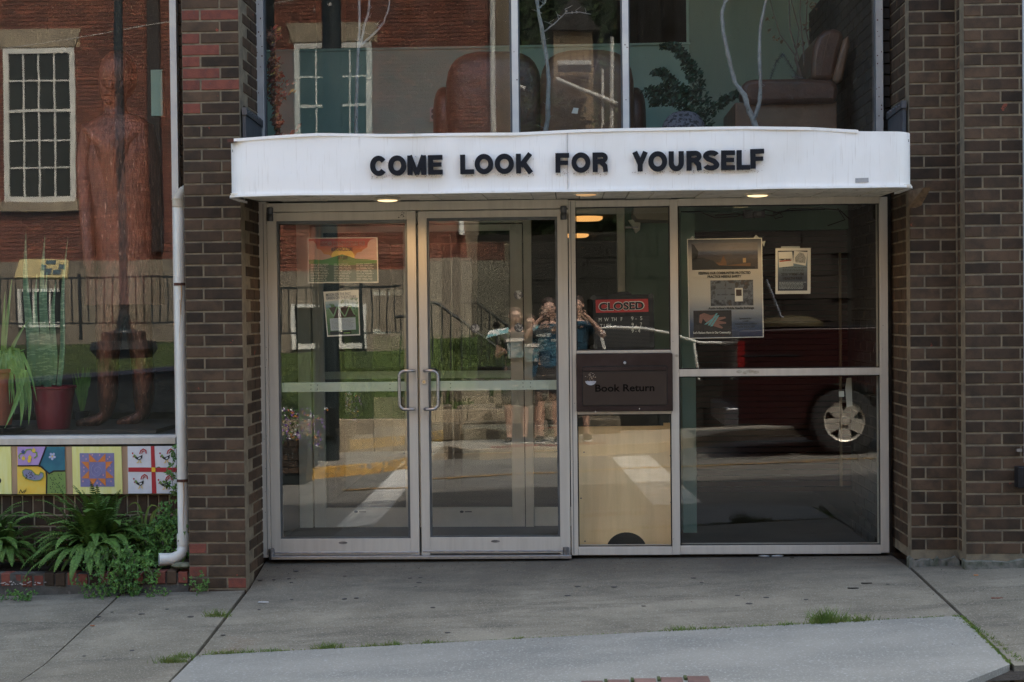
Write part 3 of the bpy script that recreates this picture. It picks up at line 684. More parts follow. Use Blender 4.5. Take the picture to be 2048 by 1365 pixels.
b.box(seam-.0012, seam+.0012, yc-.0065, yc-.001, zl(seam)+.003, ztop(seam)-.004); b.build('fascia_seam', plain('seam_line', (.4, .38, .37)), cn)
# drip lip
b = MB(); pl = []
for (x, y) in path:
    ox = -.012 if x < xcl+.03 else .012 if x > xcr-.03 else 0
    pl.append((x+ox, y-(.012 if y < -.8 else 0), zl(x)+.004*noise.noise(Vector((x*3, 0, 2)))))
for p, q in zip(pl, pl[1:]):
    b.hexa([(p[0], p[1], p[2]-.012), (q[0], q[1], q[2]-.012), q, p], [(p[0]*.99, p[1]+.04, p[2]-.012), (q[0]*.99, q[1]+.04, q[2]-.012), (q[0]*.99, q[1]+.04, q[2]), (p[0]*.99, p[1]+.04, p[2])])
b.build('drip_lip', 'white_trim', cn)
# bent top trim
b = MB(); pts = []
for i in range(60):
    u = lerp(468, 1716, i/59); x = px(u, 265, yc).x; pts.append((x, yc-.008+.003*math.sin(i*.7), ztop(x)+.006+.003*noise.noise(Vector((x*2.5, 3, 0)))))
for p, q in zip(pts, pts[1:]): b.hexa([(p[0], p[1], p[2]-.016), (q[0], q[1], q[2]-.016), q, p], [(p[0], p[1]+.06, p[2]-.012), (q[0], q[1]+.06, q[2]-.012), (q[0], q[1]+.06, q[2]+.004), (p[0], p[1]+.06, p[2]+.004)])
b.build('top_trim', 'white_trim', cn)
b = MB(); p = px(462, 282, yc); b.box(p.x-.02, p.x+.03, yc-.004, yc+.06, p.z-.006, p.z+.010); b.build('torn_corner', 'rust', cn)
MB().box(xcl+.02, xcr-.02, yc+.05, -.06, 2.385, 2.40).build('canopy_roof', 'flash', cn)
# soffit boards
zs_ = lambda x: zl(x)-.004
x = xcl+.012; k = 0
hb = .138
while x < xcr-.02:
    xe = min(x+hb, xcr-.012); b = MB(); dz = random.uniform(-.002, .002)
    for a_, c_ in ((x+.003, xe-.003),):
        yb = -.062 if (a_ > XL and c_ < XR) else -.52
        zf0, zf1, zk0, zk1 = zs_(a_), zs_(c_), px(700, 408, -.06).z+.004+(a_+1.3)*.0, 0
        zk = lerp(px(530, 404, -.06).z, px(1770, 394, -.06).z, (a_-XL)/(XR-XL))+.002
        b.hexa([(a_, yc+.02, zf0+dz), (c_, yc+.02, zf1+dz), (c_, yb, zk+dz), (a_, yb, zk+dz)], [(a_, yc+.02, zf0+dz+.012), (c_, yc+.02, zf1+dz+.012), (c_, yb, zk+dz+.012), (a_, yb, zk+dz+.012)])
    b.build('soffit_board', 'soffit', cn); x += hb
MB().box(xcl+.03, xcr-.03, yc+.06, -.07, zl(0)+.03, zl(0)+.045).build('soffit_backing', 'mortar_dark', cn)
b = MB(); p = px(1822, 372, yc+.1)
b.prism([(1.925, -.47, 2.15), (1.965, -.66, 2.15), (1.95, -.49, 2.06), (1.925, -.47, 2.05)], (.035, -.03, 0)); b.build('bracket', mat('chipped_brown_bracket', (.2, .14, .09), .9, c2=(.1, .07, .05), ns=30), cn)
b = MB(); poly(b, [(1710.5, 357), (1737, 356), (1737, 365), (1710.5, 366)], yc-.004, .001); b.build('grey_sticker', mat('grey_sticker', (.36, .36, .37), .6, c2=(.3, .3, .3), ns=60), cn)

# letters, each cut from thick plate
def ribbon(pts, t, closed=False):
    pts = [Vector(p) for p in pts]; n = len(pts); A, B_ = [], []
    for i in range(n):
        a = pts[(i-1) % n] if closed or i else pts[0]; c = pts[(i+1) % n] if closed or i < n-1 else pts[-1]
        d0 = (pts[i]-a); d1 = (c-pts[i]); d0 = d0.normalized() if d0.length > 1e-6 else d1.normalized(); d1 = d1.normalized() if d1.length > 1e-6 else d0
        n0_, n1_ = Vector((-d0.y, d0.x)), Vector((-d1.y, d1.x)); mm = (n0_+n1_).normalized(); s = t/2/max(.5, mm.dot(n0_)); A.append(pts[i]+mm*s); B_.append(pts[i]-mm*s)
    q = [(A[i], B_[i], B_[(i+1) % n], A[(i+1) % n]) for i in range(n if closed else n-1)]
    return q
def arc(cx, cy_, rx, ry, a0, a1, n=18): return [(cx+rx*math.cos(R_(lerp(a0, a1, i/n))), cy_+ry*math.sin(R_(lerp(a0, a1, i/n)))) for i in range(n+1)]
def glyph(ch, w, t):                                   # strokes in a box w wide, 1 high
    h = t*.92; v = t/2; S = []
    if ch in 'O': S = [ribbon(arc(w/2, .5, (w-t)/2, (1-h)/2+.01, 0, 360, 28)[:-1], t, True)]
    elif ch == 'C': S = [ribbon(arc(w/2, .5, (w-t)/2, (1-h)/2+.01, 38, 322, 26), t)]
    elif ch == 'M': S = [ribbon([(v, 0), (v, 1)], t), ribbon([(w-v, 0), (w-v, 1)], t), ribbon([(v*1.1, 1), (w/2, .02)], t*.85), ribbon([(w-v*1.1, 1), (w/2, .02)], t*.85)]
    elif ch == 'E': S = [ribbon([(v, 0), (v, 1)], t), ribbon([(v, h/2), (w, h/2)], h), ribbon([(v, 1-h/2), (w, 1-h/2)], h), ribbon([(v, .51), (w*.93, .51)], h*.9)]
    elif ch == 'F': S = [ribbon([(v, 0), (v, 1)], t), ribbon([(v, 1-h/2), (w, 1-h/2)], h), ribbon([(v, .50), (w*.92, .50)], h*.9)]
    elif ch == 'L': S = [ribbon([(v, 0), (v, 1)], t), ribbon([(v, h/2), (w, h/2)], h)]
    elif ch == 'K': S = [ribbon([(v, 0), (v, 1)], t), ribbon([(t*.9, .36), (w-t*.62, 1)], t*.95), ribbon([(t*1.35, .58), (w-t*.52, 0)], t*1.05)]
    elif ch == 'U': S = [ribbon([(v, 1), (v, .42)]+arc(w/2, .40, (w-t)/2, .40-h/2+.01, 180, 360, 14)+[(w-v, .42), (w-v, 1)], t)]
    elif ch == 'R': S = [ribbon([(v, 0), (v, 1)], t), ribbon([(v, 1-h/2), (w*.55, 1-h/2)]+arc(w*.58, .72, w*.42-t/2, .28-h/2, 88, -88, 12)+[(w*.55, .44+h/2-.02), (v, .44+h/2-.02)], h), ribbon([(w*.58, .48), (w-t*.62, .3), (w-t*.5, 0)], t*.95)]
    elif ch == 'Y': S = [ribbon([(w/2, 0), (w/2, .45)], t), ribbon([(t*.55, 1), (w/2, .38)], t*1.02), ribbon([(w-t*.55, 1), (w/2, .38)], t*1.02)]
    elif ch == 'S': S = [ribbon(arc(w/2, .745, (w-t)/2, .255-h/2+.01, 12, 200, 12)+[(w*.30, .585), (w*.68, .46)]+arc(w/2, .265, (w-t)/2, .265-h/2+.01, 28, -168, 14), h*1.02)]
    return S
LT = [('C', 741, 775), ('O', 777, 813), ('M', 815.5, 853), ('E', 857, 886), ('L', 921, 948.5), ('O', 950, 987), ('O', 990, 1028), ('K', 1032.5, 1067), ('F', 1111, 1138.5), ('O', 1143, 1180.5), ('R', 1185.5, 1216),
      ('Y', 1264, 1296), ('O', 1296.5, 1333.5), ('U', 1337.5, 1367), ('R', 1373, 1403), ('S', 1406, 1438), ('E', 1442, 1469), ('L', 1473, 1499.5), ('F', 1501, 1528)]
for i, (ch, u0, u1) in enumerate(LT):
    vt = lerp(313.5, 301, (u0-741)/787)-(1.5 if u0 > 1480 else 0); H = 38.5*(D+yc)/2844; p = px(u0, vt+38.5, yc-.008); W_ = (u1-u0)*(D+yc)/2844
    t = .255; b = MB(); dz = 0
    th = random.uniform(-.012, .012) if u0 < 1480 else .02
    for q in glyph(ch, W_/H, t):
        for (a_, b_, c_, d_) in q:
            f = lambda w2: (p.x+(w2.x*math.cos(th)-w2.y*math.sin(th))*H, yc-.008-dz, p.z+(w2.y*math.cos(th)+w2.x*math.sin(th))*H)
            b.prism([f(a_), f(b_), f(c_), f(d_)], (0, -.017, 0))
        dz += .0005
    b.build('letter', 'letter', cn)
b = MB()                                              # grime that has run from under the letters
for i in range(520):
    ch, u0, u1 = random.choice(LT); u = random.uniform(u0, u1); vt = lerp(313.5, 301, (u0-741)/787); v = vt+38+abs(random.gauss(0, 3.2)) if random.random() < .6 else vt+random.uniform(0, 38)
    disc(b, u, v, random.uniform(.3, .9), random.uniform(.3, 1.0), yc-.0045, .0008, n=5)
o = b.build('grime_speck', mat('letter_grime', (.22, .14, .10), .95, c2=(.4, .34, .3), ns=60), cn); o['kind'] = 'stuff'
# ================================================================ lamps in the soffit
def lamp(u, v, y, lbl, e):
    p = px(u, v, y); z = lerp(zs_(p.x), p.z, .0)
    z = zs_(p.x)+(y-yc)/(.8)*(px(1140, 403, -.06).z-zs_(0))
    t = thing('soffit_lamp', lbl, 'ceiling lamp', (p.x, y, z), group='recessed lamps under the canopy')
    MB().lathe((p.x, y, z-.008), [(.075, .012), (.078, .002), (.072, -.001), (.060, .001), (.058, .006)], 28).build('trim_ring', 'soffit', t, smooth=True)
    MB().lathe((p.x, y, z-.010), [(.057, .004), (.056, 0), (.03, -.004), (0, -.005)][::-1], 28).build('lamp_lens', 'lampglow' if e else 'lampdim', t, smooth=True)
    if e:
        l = bpy.data.lights.new('lamp_light', 'SPOT'); l.energy = e; l.color = (1, .62, .28); l.shadow_soft_size = .05; l.spot_size = R_(165); l.spot_blend = .6
        o = bpy.data.objects.new('lamp_light', l); COL.objects.link(o); o.parent = t; o.location = (0, 0, -.03)
lamp(775, 401, -.42, 'lit recessed lamp in the soffit above the left glass door', 3.2)
lamp(1172, 389, -.64, 'lit recessed lamp in the soffit above the door mullion, farther out', 0)
lamp(1515, 391, -.40, 'lit recessed lamp in the soffit above the posters in the wide window', 2.6)

# flashing where the canopy meets the reveals
def flashing(x, sg, lbl):
    t = thing('metal_flashing', lbl, 'metal flashing', (x, -.25, 2.5))
    a = px(477, 219, -.5) if sg > 0 else px(1806, 205, -.44)
    yb = a.y; z0 = 2.42
    x1 = x+sg*.006
    z1 = a.z; z2 = a.z-.015
    MB().hexa([(x1, yb+.02, z0), (x1+sg*.02, yb+.02, z0), (x1+sg*.02, -.04, z0), (x1, -.04, z0)][::1], [(x1, yb+.02, z1), (x1+sg*.02, yb+.02, z1), (x1+sg*.02, -.04, z2), (x1, -.04, z2)]).build('side_sheet', 'flash', t)
    MB().hexa([(x1, yb+.01, z1-.03), (x1+sg*.028, yb+.01, z1-.03), (x1+sg*.028, -.04, z2-.03), (x1, -.04, z2-.03)], [(x1, yb+.01, z1+.012), (x1+sg*.028, yb+.01, z1+.012), (x1+sg*.028, -.04, z2+.012), (x1, -.04, z2+.012)]).build('termination_bar', 'darkmetal', t)
    b = MB()
    for i in range(5): b.ball((x1+sg*.03, lerp(yb+.06, -.1, i/4), z1-.01), .006, 8)
    b.build('screw', 'pivot', t)
flashing(XL, 1, 'slate grey flashing above the canopy at the pier beside the leaf garland')
flashing(XR, -1, 'slate grey flashing above the canopy at the stepped pier on the armchair side')

# ================================================================ upper window
uw = thing('upper_window', 'wide dusty window over the canopy with two slim white mullions', 'window', (0, 0, 2.4))
def V2(u0, u1, v): return u0, u1
b = MB()
zb_, zt_ = 2.36, TOP
def bar(u0, u1, m, y0=-.05, y1=.03, v=130, name='mullion'):
    return MB().box(px(u0, v, y0).x, px(u1, v, y0).x, y0, y1, zb_, zt_).build(name, m, uw, bevel=.002)
bar(512, 526.5, 'uppermull', name='jamb'); bar(1752.5, 1766.5, 'uppermull', name='jamb')
bar(1023.5, 1036.5, 'mull_white'); bar(1245, 1257.5, 'mull_white')
for u0, u1 in ((526.5, 530), (1019.5, 1023.5), (1036.5, 1039), (1242, 1245), (1257.5, 1259.5), (1748, 1752.5)): bar(u0, u1, 'alu_dark', -.035, .02, name='gasket')
for i, (u0, u1) in enumerate(((526, 1024), (1036, 1246), (1257, 1753))):
    xa, xb = px(u0, 130, 0).x, px(u1, 130, 0).x; dy = (.0004, -.0004, .0003)[i]
    MB().add([(xa, 0, zb_), (xb, 0, zb_), (xb, dy, zt_), (xa, dy, zt_), (xa, .006, zb_), (xb, .006, zb_), (xb, .006+dy, zt_), (xa, .006+dy, zt_)], [(0, 1, 2, 3)], 0).add([(xa, .006, zb_), (xb, .006, zb_), (xb, .006, zt_), (xa, .006, zt_)], [(3, 2, 1, 0)], 1).build('glass_pane', ['glass_up', 'clear'], uw)
b = MB(); b.box(XL, XR, -.05, .25, 2.30, 2.40); b.build('window_stool', 'alu_dark', uw)
b = MB()
for (u, v) in [(random.choice([514.5, 517, 521, 524]), random.uniform(5, 250)) for _ in range(11)]+[(random.choice([1755, 1758, 1763]), random.uniform(5, 250)) for _ in range(13)]+[(1028, 104), (1034, 160), (1252, 200), (1250, 90)]:
    disc(b, u, v, random.uniform(.8, 1.9), random.uniform(.8, 2.0), -.05, .001, n=7)
b.build('rust_fleck', 'rust', uw)

# rooms behind it
b = MB(); zo = px(960, 93, 2.4).z; xo = px(1378, 90, 2.4).x
b.box(-2.6, xo, 2.4, 2.5, 2.38, zo); tag(b.build('upper_back_wall', 'mint'), kind='structure')
b = MB(); b.box(xo, 2.3, 2.4, 2.5, 2.38, TOP+.3); tag(b.build('upper_back_wall', 'mint2'), kind='structure')
b = MB(); b.box(-2.6, xo+.01, 2.385, 2.41, zo-.018, zo); b.box(xo-.02, xo, 2.385, 2.4, zo, TOP+.3); tag(b.build('wall_ledge', 'mint'), kind='structure')
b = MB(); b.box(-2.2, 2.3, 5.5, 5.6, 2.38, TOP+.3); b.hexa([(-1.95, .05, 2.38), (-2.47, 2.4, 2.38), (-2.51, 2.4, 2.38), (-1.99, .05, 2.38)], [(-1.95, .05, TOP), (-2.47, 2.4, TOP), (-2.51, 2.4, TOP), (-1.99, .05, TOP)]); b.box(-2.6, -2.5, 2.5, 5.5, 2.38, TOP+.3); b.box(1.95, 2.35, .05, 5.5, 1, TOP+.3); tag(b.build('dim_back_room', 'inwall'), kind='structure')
ib = thing('interior_brick_wall', 'dark brick return wall inside the upper window beside the tan armchair', 'brick wall', (2.1, 1.2, 2.4))
xi = px(1749, 130, .05).x; MB().box(xi+.007, xi+.1, .05, 2.39, 2.38, BT).build('mortar_core', 'mortar_dark', ib)
me_old = M['brick']; z = 2.42; k = 0
while z < BT:
    ln = [.2]*11+[.17]; 
    if k % 2: ln = [.1]+[.2]*11+[.07]
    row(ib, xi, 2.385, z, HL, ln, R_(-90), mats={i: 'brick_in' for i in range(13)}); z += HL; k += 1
lb = thing('interior_brick_pier', 'dark interior brick return seen through the wide lower window at its far edge', 'brick wall', (1.95, .4, 0))
xi2 = px(1757.5, 760, .06).x; MB().box(xi2+.007, xi2+.1, .06, .9, 0, 2.25).build('mortar_core', 'mortar_dark', lb)
z = .01; k = 0
while z < 2.2:
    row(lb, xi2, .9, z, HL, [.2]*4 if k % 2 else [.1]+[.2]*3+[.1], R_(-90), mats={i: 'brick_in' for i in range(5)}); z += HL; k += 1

# armchairs, backs to the glass
def soft(b, c, r, n=20, e=2.6, m=0):                  # rounded cushion block
    cx, cy_, cz = c; rx, ry, rz = r; k = n//2; vs = []
    sg = lambda q, p: math.copysign(abs(q)**(2/p), q)
    for i in range(k+1):
        ph = -math.pi/2+math.pi*i/k
        for j in range(n):
            th = 2*math.pi*j/n
            vs.append((cx+rx*sg(math.cos(ph), e)*sg(math.cos(th), e), cy_+ry*sg(math.cos(ph), e)*sg(math.sin(th), e), cz+rz*sg(math.sin(ph), e)))
    b.add(vs, [(i*n+j, i*n+(j+1) % n, (i+1)*n+(j+1) % n, (i+1)*n+j) for i in range(k) for j in range(n)], m)
def softpx(name, u0, u1, v0, v1, y0, y1, m, parent, e=3.2):
    ym = (y0+y1)/2; a, c_ = px(u0, v1, ym), px(u1, v0, ym); b = MB()
    soft(b, ((a.x+c_.x)/2, ym, (a.z+c_.z)/2), ((c_.x-a.x)/2, (y1-y0)/2, (c_.z-a.z)/2), 28, e); return b.build(name, m, parent, smooth=True)
c1 = thing('armchair', 'red-brown leather armchair seen from behind, nearest the wall socket', 'armchair', (px(980, 300, 1.5).x, 1.5, 2.38))
softpx('backrest', 893, 1084, 104, 330, 1.2, 1.55, 'leather', c1, 3.6); softpx('arm', 872, 925, 180, 330, 1.3, 2.2, 'leather', c1, 3); softpx('seat', 900, 1080, 235, 340, 1.4, 2.2, 'leather', c1)
c2_ = thing('armchair', 'tan leather armchair seen from behind, between the white mullions', 'armchair', (px(1180, 300, 1.5).x, 1.5, 2.38))
softpx('backrest', 1080, 1268, 101, 330, 1.15, 1.5, 'leather2', c2_, 3.6); softpx('arm', 1240, 1290, 180, 330, 1.3, 2.1, 'leather', c2_, 3)
softpx('seat', 1090, 1268, 235, 340, 1.4, 2.2, 'leather2', c2_)
c3_ = thing('armchair', 'brown leather armchair side-on beside the interior brick wall', 'armchair', (px(1590, 300, .9).x, .9, 2.38))
b = MB(); yy = .75
def pp(pts, y0, y1): return [px(u, v, y0) for u, v in pts], (0, y1-y0, 0)
q, e_ = pp([(1622, 160), (1624, 120), (1628, 92), (1636, 72), (1650, 60), (1668, 57), (1684, 60), (1688, 72), (1678, 110), (1668, 160)], .6, 1.3); b.prism(q, e_); b.build('backrest', 'leather', c3_, bevel=.03, smooth=True)
b = MB(); q, e_ = pp([(1666, 160), (1680, 105), (1690, 75), (1700, 70), (1700, 90), (1686, 160), (1676, 170)], .57, .68); b.prism(q, e_); b.build('back_panel', 'leather2', c3_, bevel=.02, smooth=True)
b = MB(); q, e_ = pp([(1486, 170), (1492, 161), (1510, 158), (1600, 157), (1664, 160), (1678, 172), (1674, 205), (1500, 208), (1484, 195)], .55, .78); b.prism(q, e_); b.build('arm', 'leather', c3_, bevel=.03, smooth=True)
b = MB(); q, e_ = pp([(1470, 205), (1674, 201), (1674, 340), (1470, 340)], .6, 1.3); b.prism(q, e_); b.build('side_panel', 'leather2', c3_, bevel=.01)
b = MB(); q, e_ = pp([(1640, 150), (1646, 120), (1652, 90), (1660, 66), (1661, 66), (1653, 92), (1647, 122), (1642, 150)], .588, .592); b.prism(q, e_); b.build('stitching', 'leather2', c3_)
sk = thing('wall_socket', 'white double socket on the mint wall beside the red-brown armchair', 'wall socket', px(866, 230, 2.39))
b = MB(); rbox(b, 859.5, 873.5, 215, 243, 2.375, 2.385); b.build('face_plate', 'paper', sk)
b = MB(); disc(b, 866.5, 223, 4, 4.6, 2.375, .003); b.build('outlet', 'darkmetal', sk)
b = MB(); disc(b, 866.5, 234, 4, 4.6, 2.375, .003); b.build('outlet', 'darkmetal', sk)
# painted branches
def branch(lbl, y, *limbs):
    t = thing('painted_branch', lbl, 'branch', px(limbs[0][0][0][0], limbs[0][0][0][1], y), group='grey painted branches inside the upper window')
    b = MB()
    for pts, r0, r1 in limbs:
        n = len(pts); path = []
        for i in range(n-1):
            for s in range(4):
                tt = s/4; u, v = lerp(pts[i][0], pts[i+1][0], tt), lerp(pts[i][1], pts[i+1][1], tt); path.append(px(u+random.uniform(-.8, .8), v, y)+Vector((0, .01*math.sin(i*2+tt), 0)))
        path.append(px(*pts[-1], y)); k = len(path)
        b.tube(path, [max(.0018, lerp(r0, r1, i/(k-1))*random.uniform(.88, 1.15))*(D+y)/2844 for i in range(k)], 8)
        for q in range(9):
            k_ = random.randrange(3, max(4, len(path)-2)); a_ = path[min(k_, len(path)-1)]
            if random.random() < .55: b.tube([a_, a_+Vector((random.uniform(-.03, .03), 0, .012)), a_+Vector((random.uniform(-.05, .05), 0, .035))], [.0022, .0016, .0008], 5)
            else: b.ball(a_, .0075, 8)
    b.build('limb', 'bark', t, smooth=True)
    return t
branch('grey painted branch forking before the reflected sash window', .22, ([(711, 330), (712, 262), (713, 200), (716, 120), (718, 60), (719, -60)], 4.4, 2.2), ([(719, 95), (728, 55), (738, 20), (742, -60)], 3, 1.6), ([(721, 92), (745, 70), (768, 46), (777, 22), (781, -40)], 2.4, 1.2))
branch('grey painted branch beside the first white mullion, with one side twig', .22, ([(1086, 330), (1091, 262), (1096, 235), (1098, 160), (1092, 110), (1085, 65), (1076, 20), (1066, -60)], 5, 3.2), ([(1088, 64), (1105, 50), (1130, 28), (1160, 25), (1182, 29)], 1.5, .5), ([(1078, 18), (1090, 5), (1098, -40)], 1.6, 1), ([(1128, 30), (1135, 20)], .5, .4))
branch('grey painted branch bent like a hook, in front of the tan armchair', .22, ([(1530, 290), (1509, 245), (1495, 215), (1488, 190), (1470, 165), (1458, 120), (1447, 70), (1444, 30), (1452, -10), (1458, -60)], 6, 2.8), ([(1507, 240), (1520, 205), (1521, 165), (1518, 120), (1520, 60), (1532, 0), (1538, -60)], 4.6, 2.2), ([(1448, 8), (1470, -12)], 2, 1))
tw = thing('twig_bunch', 'bunch of thin grey twigs with dry leaves standing behind the armchair', 'twigs', px(1600, 160, .95))
b = MB()
for pts in ([(1606, 160), (1590, 110), (1560, 70), (1545, 20), (1530, -40)], [(1610, 160), (1606, 90), (1600, 30), (1602, -40)], [(1608, 160), (1620, 100), (1612, 60), (1616, -40)], [(1604, 160), (1590, 120), (1598, 60), (1582, 0)], [(1598, 120), (1580, 60), (1578, 0)]):
    b.tube([px(u, v, .95) for u, v in pts], [.006, .005, .004, .003, .002][:len(pts)], 6)
b.build('stems', 'twig', tw)
b = MB()
def leafquad(b, c, s, m=0):
    a = Vector((random.gauss(0, 1), random.gauss(0, 1), random.gauss(0, 1))).normalized(); c = Vector(c)
    q = a.orthogonal().normalized(); r = a.cross(q); q = q*s; r = r*s*.5
    b.add([c-q, c+r*.9, c+q, c-r*.9], [(0, 1, 2, 3)], m)
for (u, v) in ((1535, 40), (1540, 60), (1550, 75), (1560, 82), (1608, 90), (1598, 88), (1612, 50), (1618, 60), (1622, 10), (1610, 4), (1630, 15)):
    for _ in range(5): leafquad(b, px(u+random.gauss(0, 3), v+random.gauss(0, 4), .95), .016)
b.build('dry_leaf', mat('dry_leaf', (.16, .10, .055), .8, rnd=.3), tw)
# autumn garland
ga = thing('leaf_garland', 'hanging garland of red and yellow autumn leaves inside the upper window edge', 'garland', px(550, 270, .12))
b = MB()
for i in range(900):
    v = random.uniform(55, 290); cw = 12+9*math.sin(v*.045)+6*math.sin(v*.11); u = 543+.06*(v-60)+random.gauss(0, cw*.6); leafquad(b, px(max(531, u), v, .12+random.uniform(-.05, .08)), random.uniform(.012, .026), random.choice([0, 0, 0, 1, 2, 0]))
for (u, v) in ((592, 262), (598, 252), (590, 275), (585, 265)): leafquad(b, px(u, v, .1), .03, 0)
b.build('leaves', [mat('russet_leaf', (.16, .055, .03), .7, rnd=.5), mat('yellow_leaf', (.32, .20, .05), .7, rnd=.4), mat('crimson_leaf', (.20, .03, .025), .7, rnd=.4)], ga)
# leafy green figure-shaped topiary / plant
tp = thing('green_foliage_sculpture', 'dark green leafy plant arching up against the mint wall', 'plant', px(1390, 260, 1.3))
b = MB()
for pts, w_ in (([(1400, 300), (1402, 200), (1388, 150), (1368, 115), (1350, 95)], (34, 20, 15, 12, 10)), ([(1350, 95), (1340, 92), (1324, 94)], (9, 6, 4)), ([(1385, 195), (1345, 165), (1325, 143), (1305, 147)], (12, 10, 8, 4)), ([(1395, 215), (1330, 180), (1290, 185)], (18, 14, 10)), ([(1410, 250), (1350, 200), (1300, 205)], (14, 12, 8)), ([(1400, 240), (1450, 200), (1480, 185)], (16, 10, 6))):
    for i in range(len(pts)-1):
        for _ in range(150):
            t = random.random(); r = lerp(w_[i], w_[i+1], t)*1.05; a = random.uniform(0, 6.28); q = math.sqrt(random.random())
            leafquad(b, px(lerp(pts[i][0], pts[i+1][0], t)+r*q*math.cos(a), lerp(pts[i][1], pts[i+1][1], t)+r*q*math.sin(a), 1.3+random.uniform(-.08, .08)), .022)
b.build('foliage', mat('dark_glossy_leaf', (.022, .07, .04), .5, rnd=.4), tp)
ts = thing('tinsel_garland', 'silver tinsel bent in a peak on top of the armchair arm', 'tinsel', px(1565, 157, .66))
b = MB()
for pts in ([(1540, 160), (1552, 125), (1566, 108)], [(1566, 108), (1580, 130), (1595, 155)], [(1585, 155), (1612, 158)]):
    for _ in range(260):
        t = random.random()*(len(pts)-1); i = min(int(t), len(pts)-2); t -= i
        c = px(lerp(pts[i][0], pts[i+1][0], t), lerp(pts[i][1], pts[i+1][1], t), .66); d = Vector((random.gauss(0, 1), random.gauss(0, 1), random.gauss(0, 1))).normalized()*random.uniform(.012, .028)
        n_ = d.orthogonal().normalized()*.0015; b.add([c-n_, c+n_, c+d], [(0, 1, 2)])
b.build('tinsel_strands', mat('silver_tinsel', (.55, .57, .6), .25, metal=1), ts)
bk = thing('patterned_cushion', 'small grey dotted cushion under the dark green plant', 'cushion', px(1345, 270, .8)); softpx('cushion_body', 1322, 1412, 222, 330, .7, 1.0, mat('dotted_cloth', (.15, .15, .19), .9, c2=(.04, .04, .05), ns=45, lo=.5, hi=.55), bk, 2.4)
tr_ = thing('small_card', 'small pale card propped below the tan armchair arm', 'card', px(1150, 222, .4)); b = MB(); poly(b, [(1143, 227), (1147, 216), (1157, 217), (1155, 228)], .4, .004); b.build('card_sheet', 'paper', tr_)

# ================================================================ ground floor rooms
def wall(name, m, *bx):
    b = MB()
    for q in bx: b.box(*q)
    return tag(b.build(name, m), kind='structure')
yi = 1.2
xq = px(1252, 700, yi).x
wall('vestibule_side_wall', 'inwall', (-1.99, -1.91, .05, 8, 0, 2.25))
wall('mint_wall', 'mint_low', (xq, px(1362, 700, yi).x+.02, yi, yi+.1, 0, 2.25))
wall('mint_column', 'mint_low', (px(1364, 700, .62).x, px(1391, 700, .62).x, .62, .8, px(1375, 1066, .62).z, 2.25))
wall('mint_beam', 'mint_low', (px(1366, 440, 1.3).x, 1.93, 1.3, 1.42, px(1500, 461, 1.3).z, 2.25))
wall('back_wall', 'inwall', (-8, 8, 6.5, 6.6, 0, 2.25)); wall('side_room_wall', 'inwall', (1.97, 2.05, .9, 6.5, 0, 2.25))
wall('ground_ceiling', 'ceil', (-1.95, 2.0, .06, 6.5, 2.235, 2.25))
inn = thing('inner_door_frame', 'aluminium frame of the inner vestibule doors seen through the entrance glass', 'door frame', (-.8, yi, 0))
def ip(name, m, parent, *bx):
    b = MB()
    for (u0, u1, v0, v1, y0, y1) in bx:
        b.box(px(u0, 760, y0).x, px(u1, 760, y0).x, y0, y1, px(900, v1, y0).z, px(900, v0, y0).z)
    return b.build(name, m, parent, bevel=.002)
al2 = mat('inner_painted_aluminium', (.66, .63, .54), .45, c2=(.58, .56, .48), ns=5); M['alu2'] = al2
ip('jamb', 'alu2', inn, (596, 622, 420, 1072, yi-.03, yi+.07)); ip('mullion', 'alu2', inn, (1049, 1065, 420, 1072, yi-.03, yi+.07)); ip('header', 'alu2', inn, (622.5, 1048.5, 425, 447, yi-.03, yi+.07))
ip('header', 'alu2', inn, (1065.5, 1236, 420, 432, yi-.03, yi+.07)); ip('mullion', 'alu2', inn, (1237, 1252, 420, 1072, yi-.03, yi+.07)); ip('kick_panel', 'alu2', inn, (1066, 1236.5, 1016, 1066, yi, yi+.02))
ip('threshold', 'steel', inn, (598, 1236, 1066, 1074, yi-.06, yi+.08)); ip('sidelight_glass', 'glass_in', inn, (1065.5, 1236, 432, 1016, yi+.01, yi+.016))
for (lbl, u0, u1) in (('inner glass door, left leaf, seen dimly through the outer left leaf', 626, 834), ('inner glass door, right leaf with arrow badge, seen through the outer right leaf', 836, 1047)):
    t = thing('inner_glass_door', lbl, 'door', (px((u0+u1)/2, 1060, yi).x, yi, .01), group='inner vestibule doors')
    ip('stile', 'alu2', t, (u0, u0+22, 450, 1064, yi-.02, yi+.025)); ip('stile', 'alu2', t, (u1-25, u1, 450, 1064, yi-.02, yi+.025))
    ip('top_rail', 'alu2', t, (u0+22.3, u1-25.3, 450, 463, yi-.019, yi+.024)); ip('bottom_rail', 'alu2', t, (u0+22.3, u1-25.3, 1016, 1060, yi-.019, yi+.024))
    ip('door_sweep', 'steel', t, (u0+2, u1-2, 1058, 1062, yi-.03, yi-.021)); ip('glass_pane', 'glass_in', t, (u0+22, u1-25, 463, 1016, yi, yi+.006))
    ip('push_bar', 'bar', t, (u0+22, u1-25, 742, 757, yi+.03, yi+.05))
    b = MB(); disc(b, (u0+u1)/2-18, 1024, 4, 2.4, yi-.0195, .001); poly(b, [((u0+u1)/2-12, 1023), ((u0+u1)/2+2, 1022.6), ((u0+u1)/2+2, 1025), ((u0+u1)/2-12, 1025)], yi-.0195, .001); b.build('badge', 'darkmetal', t)
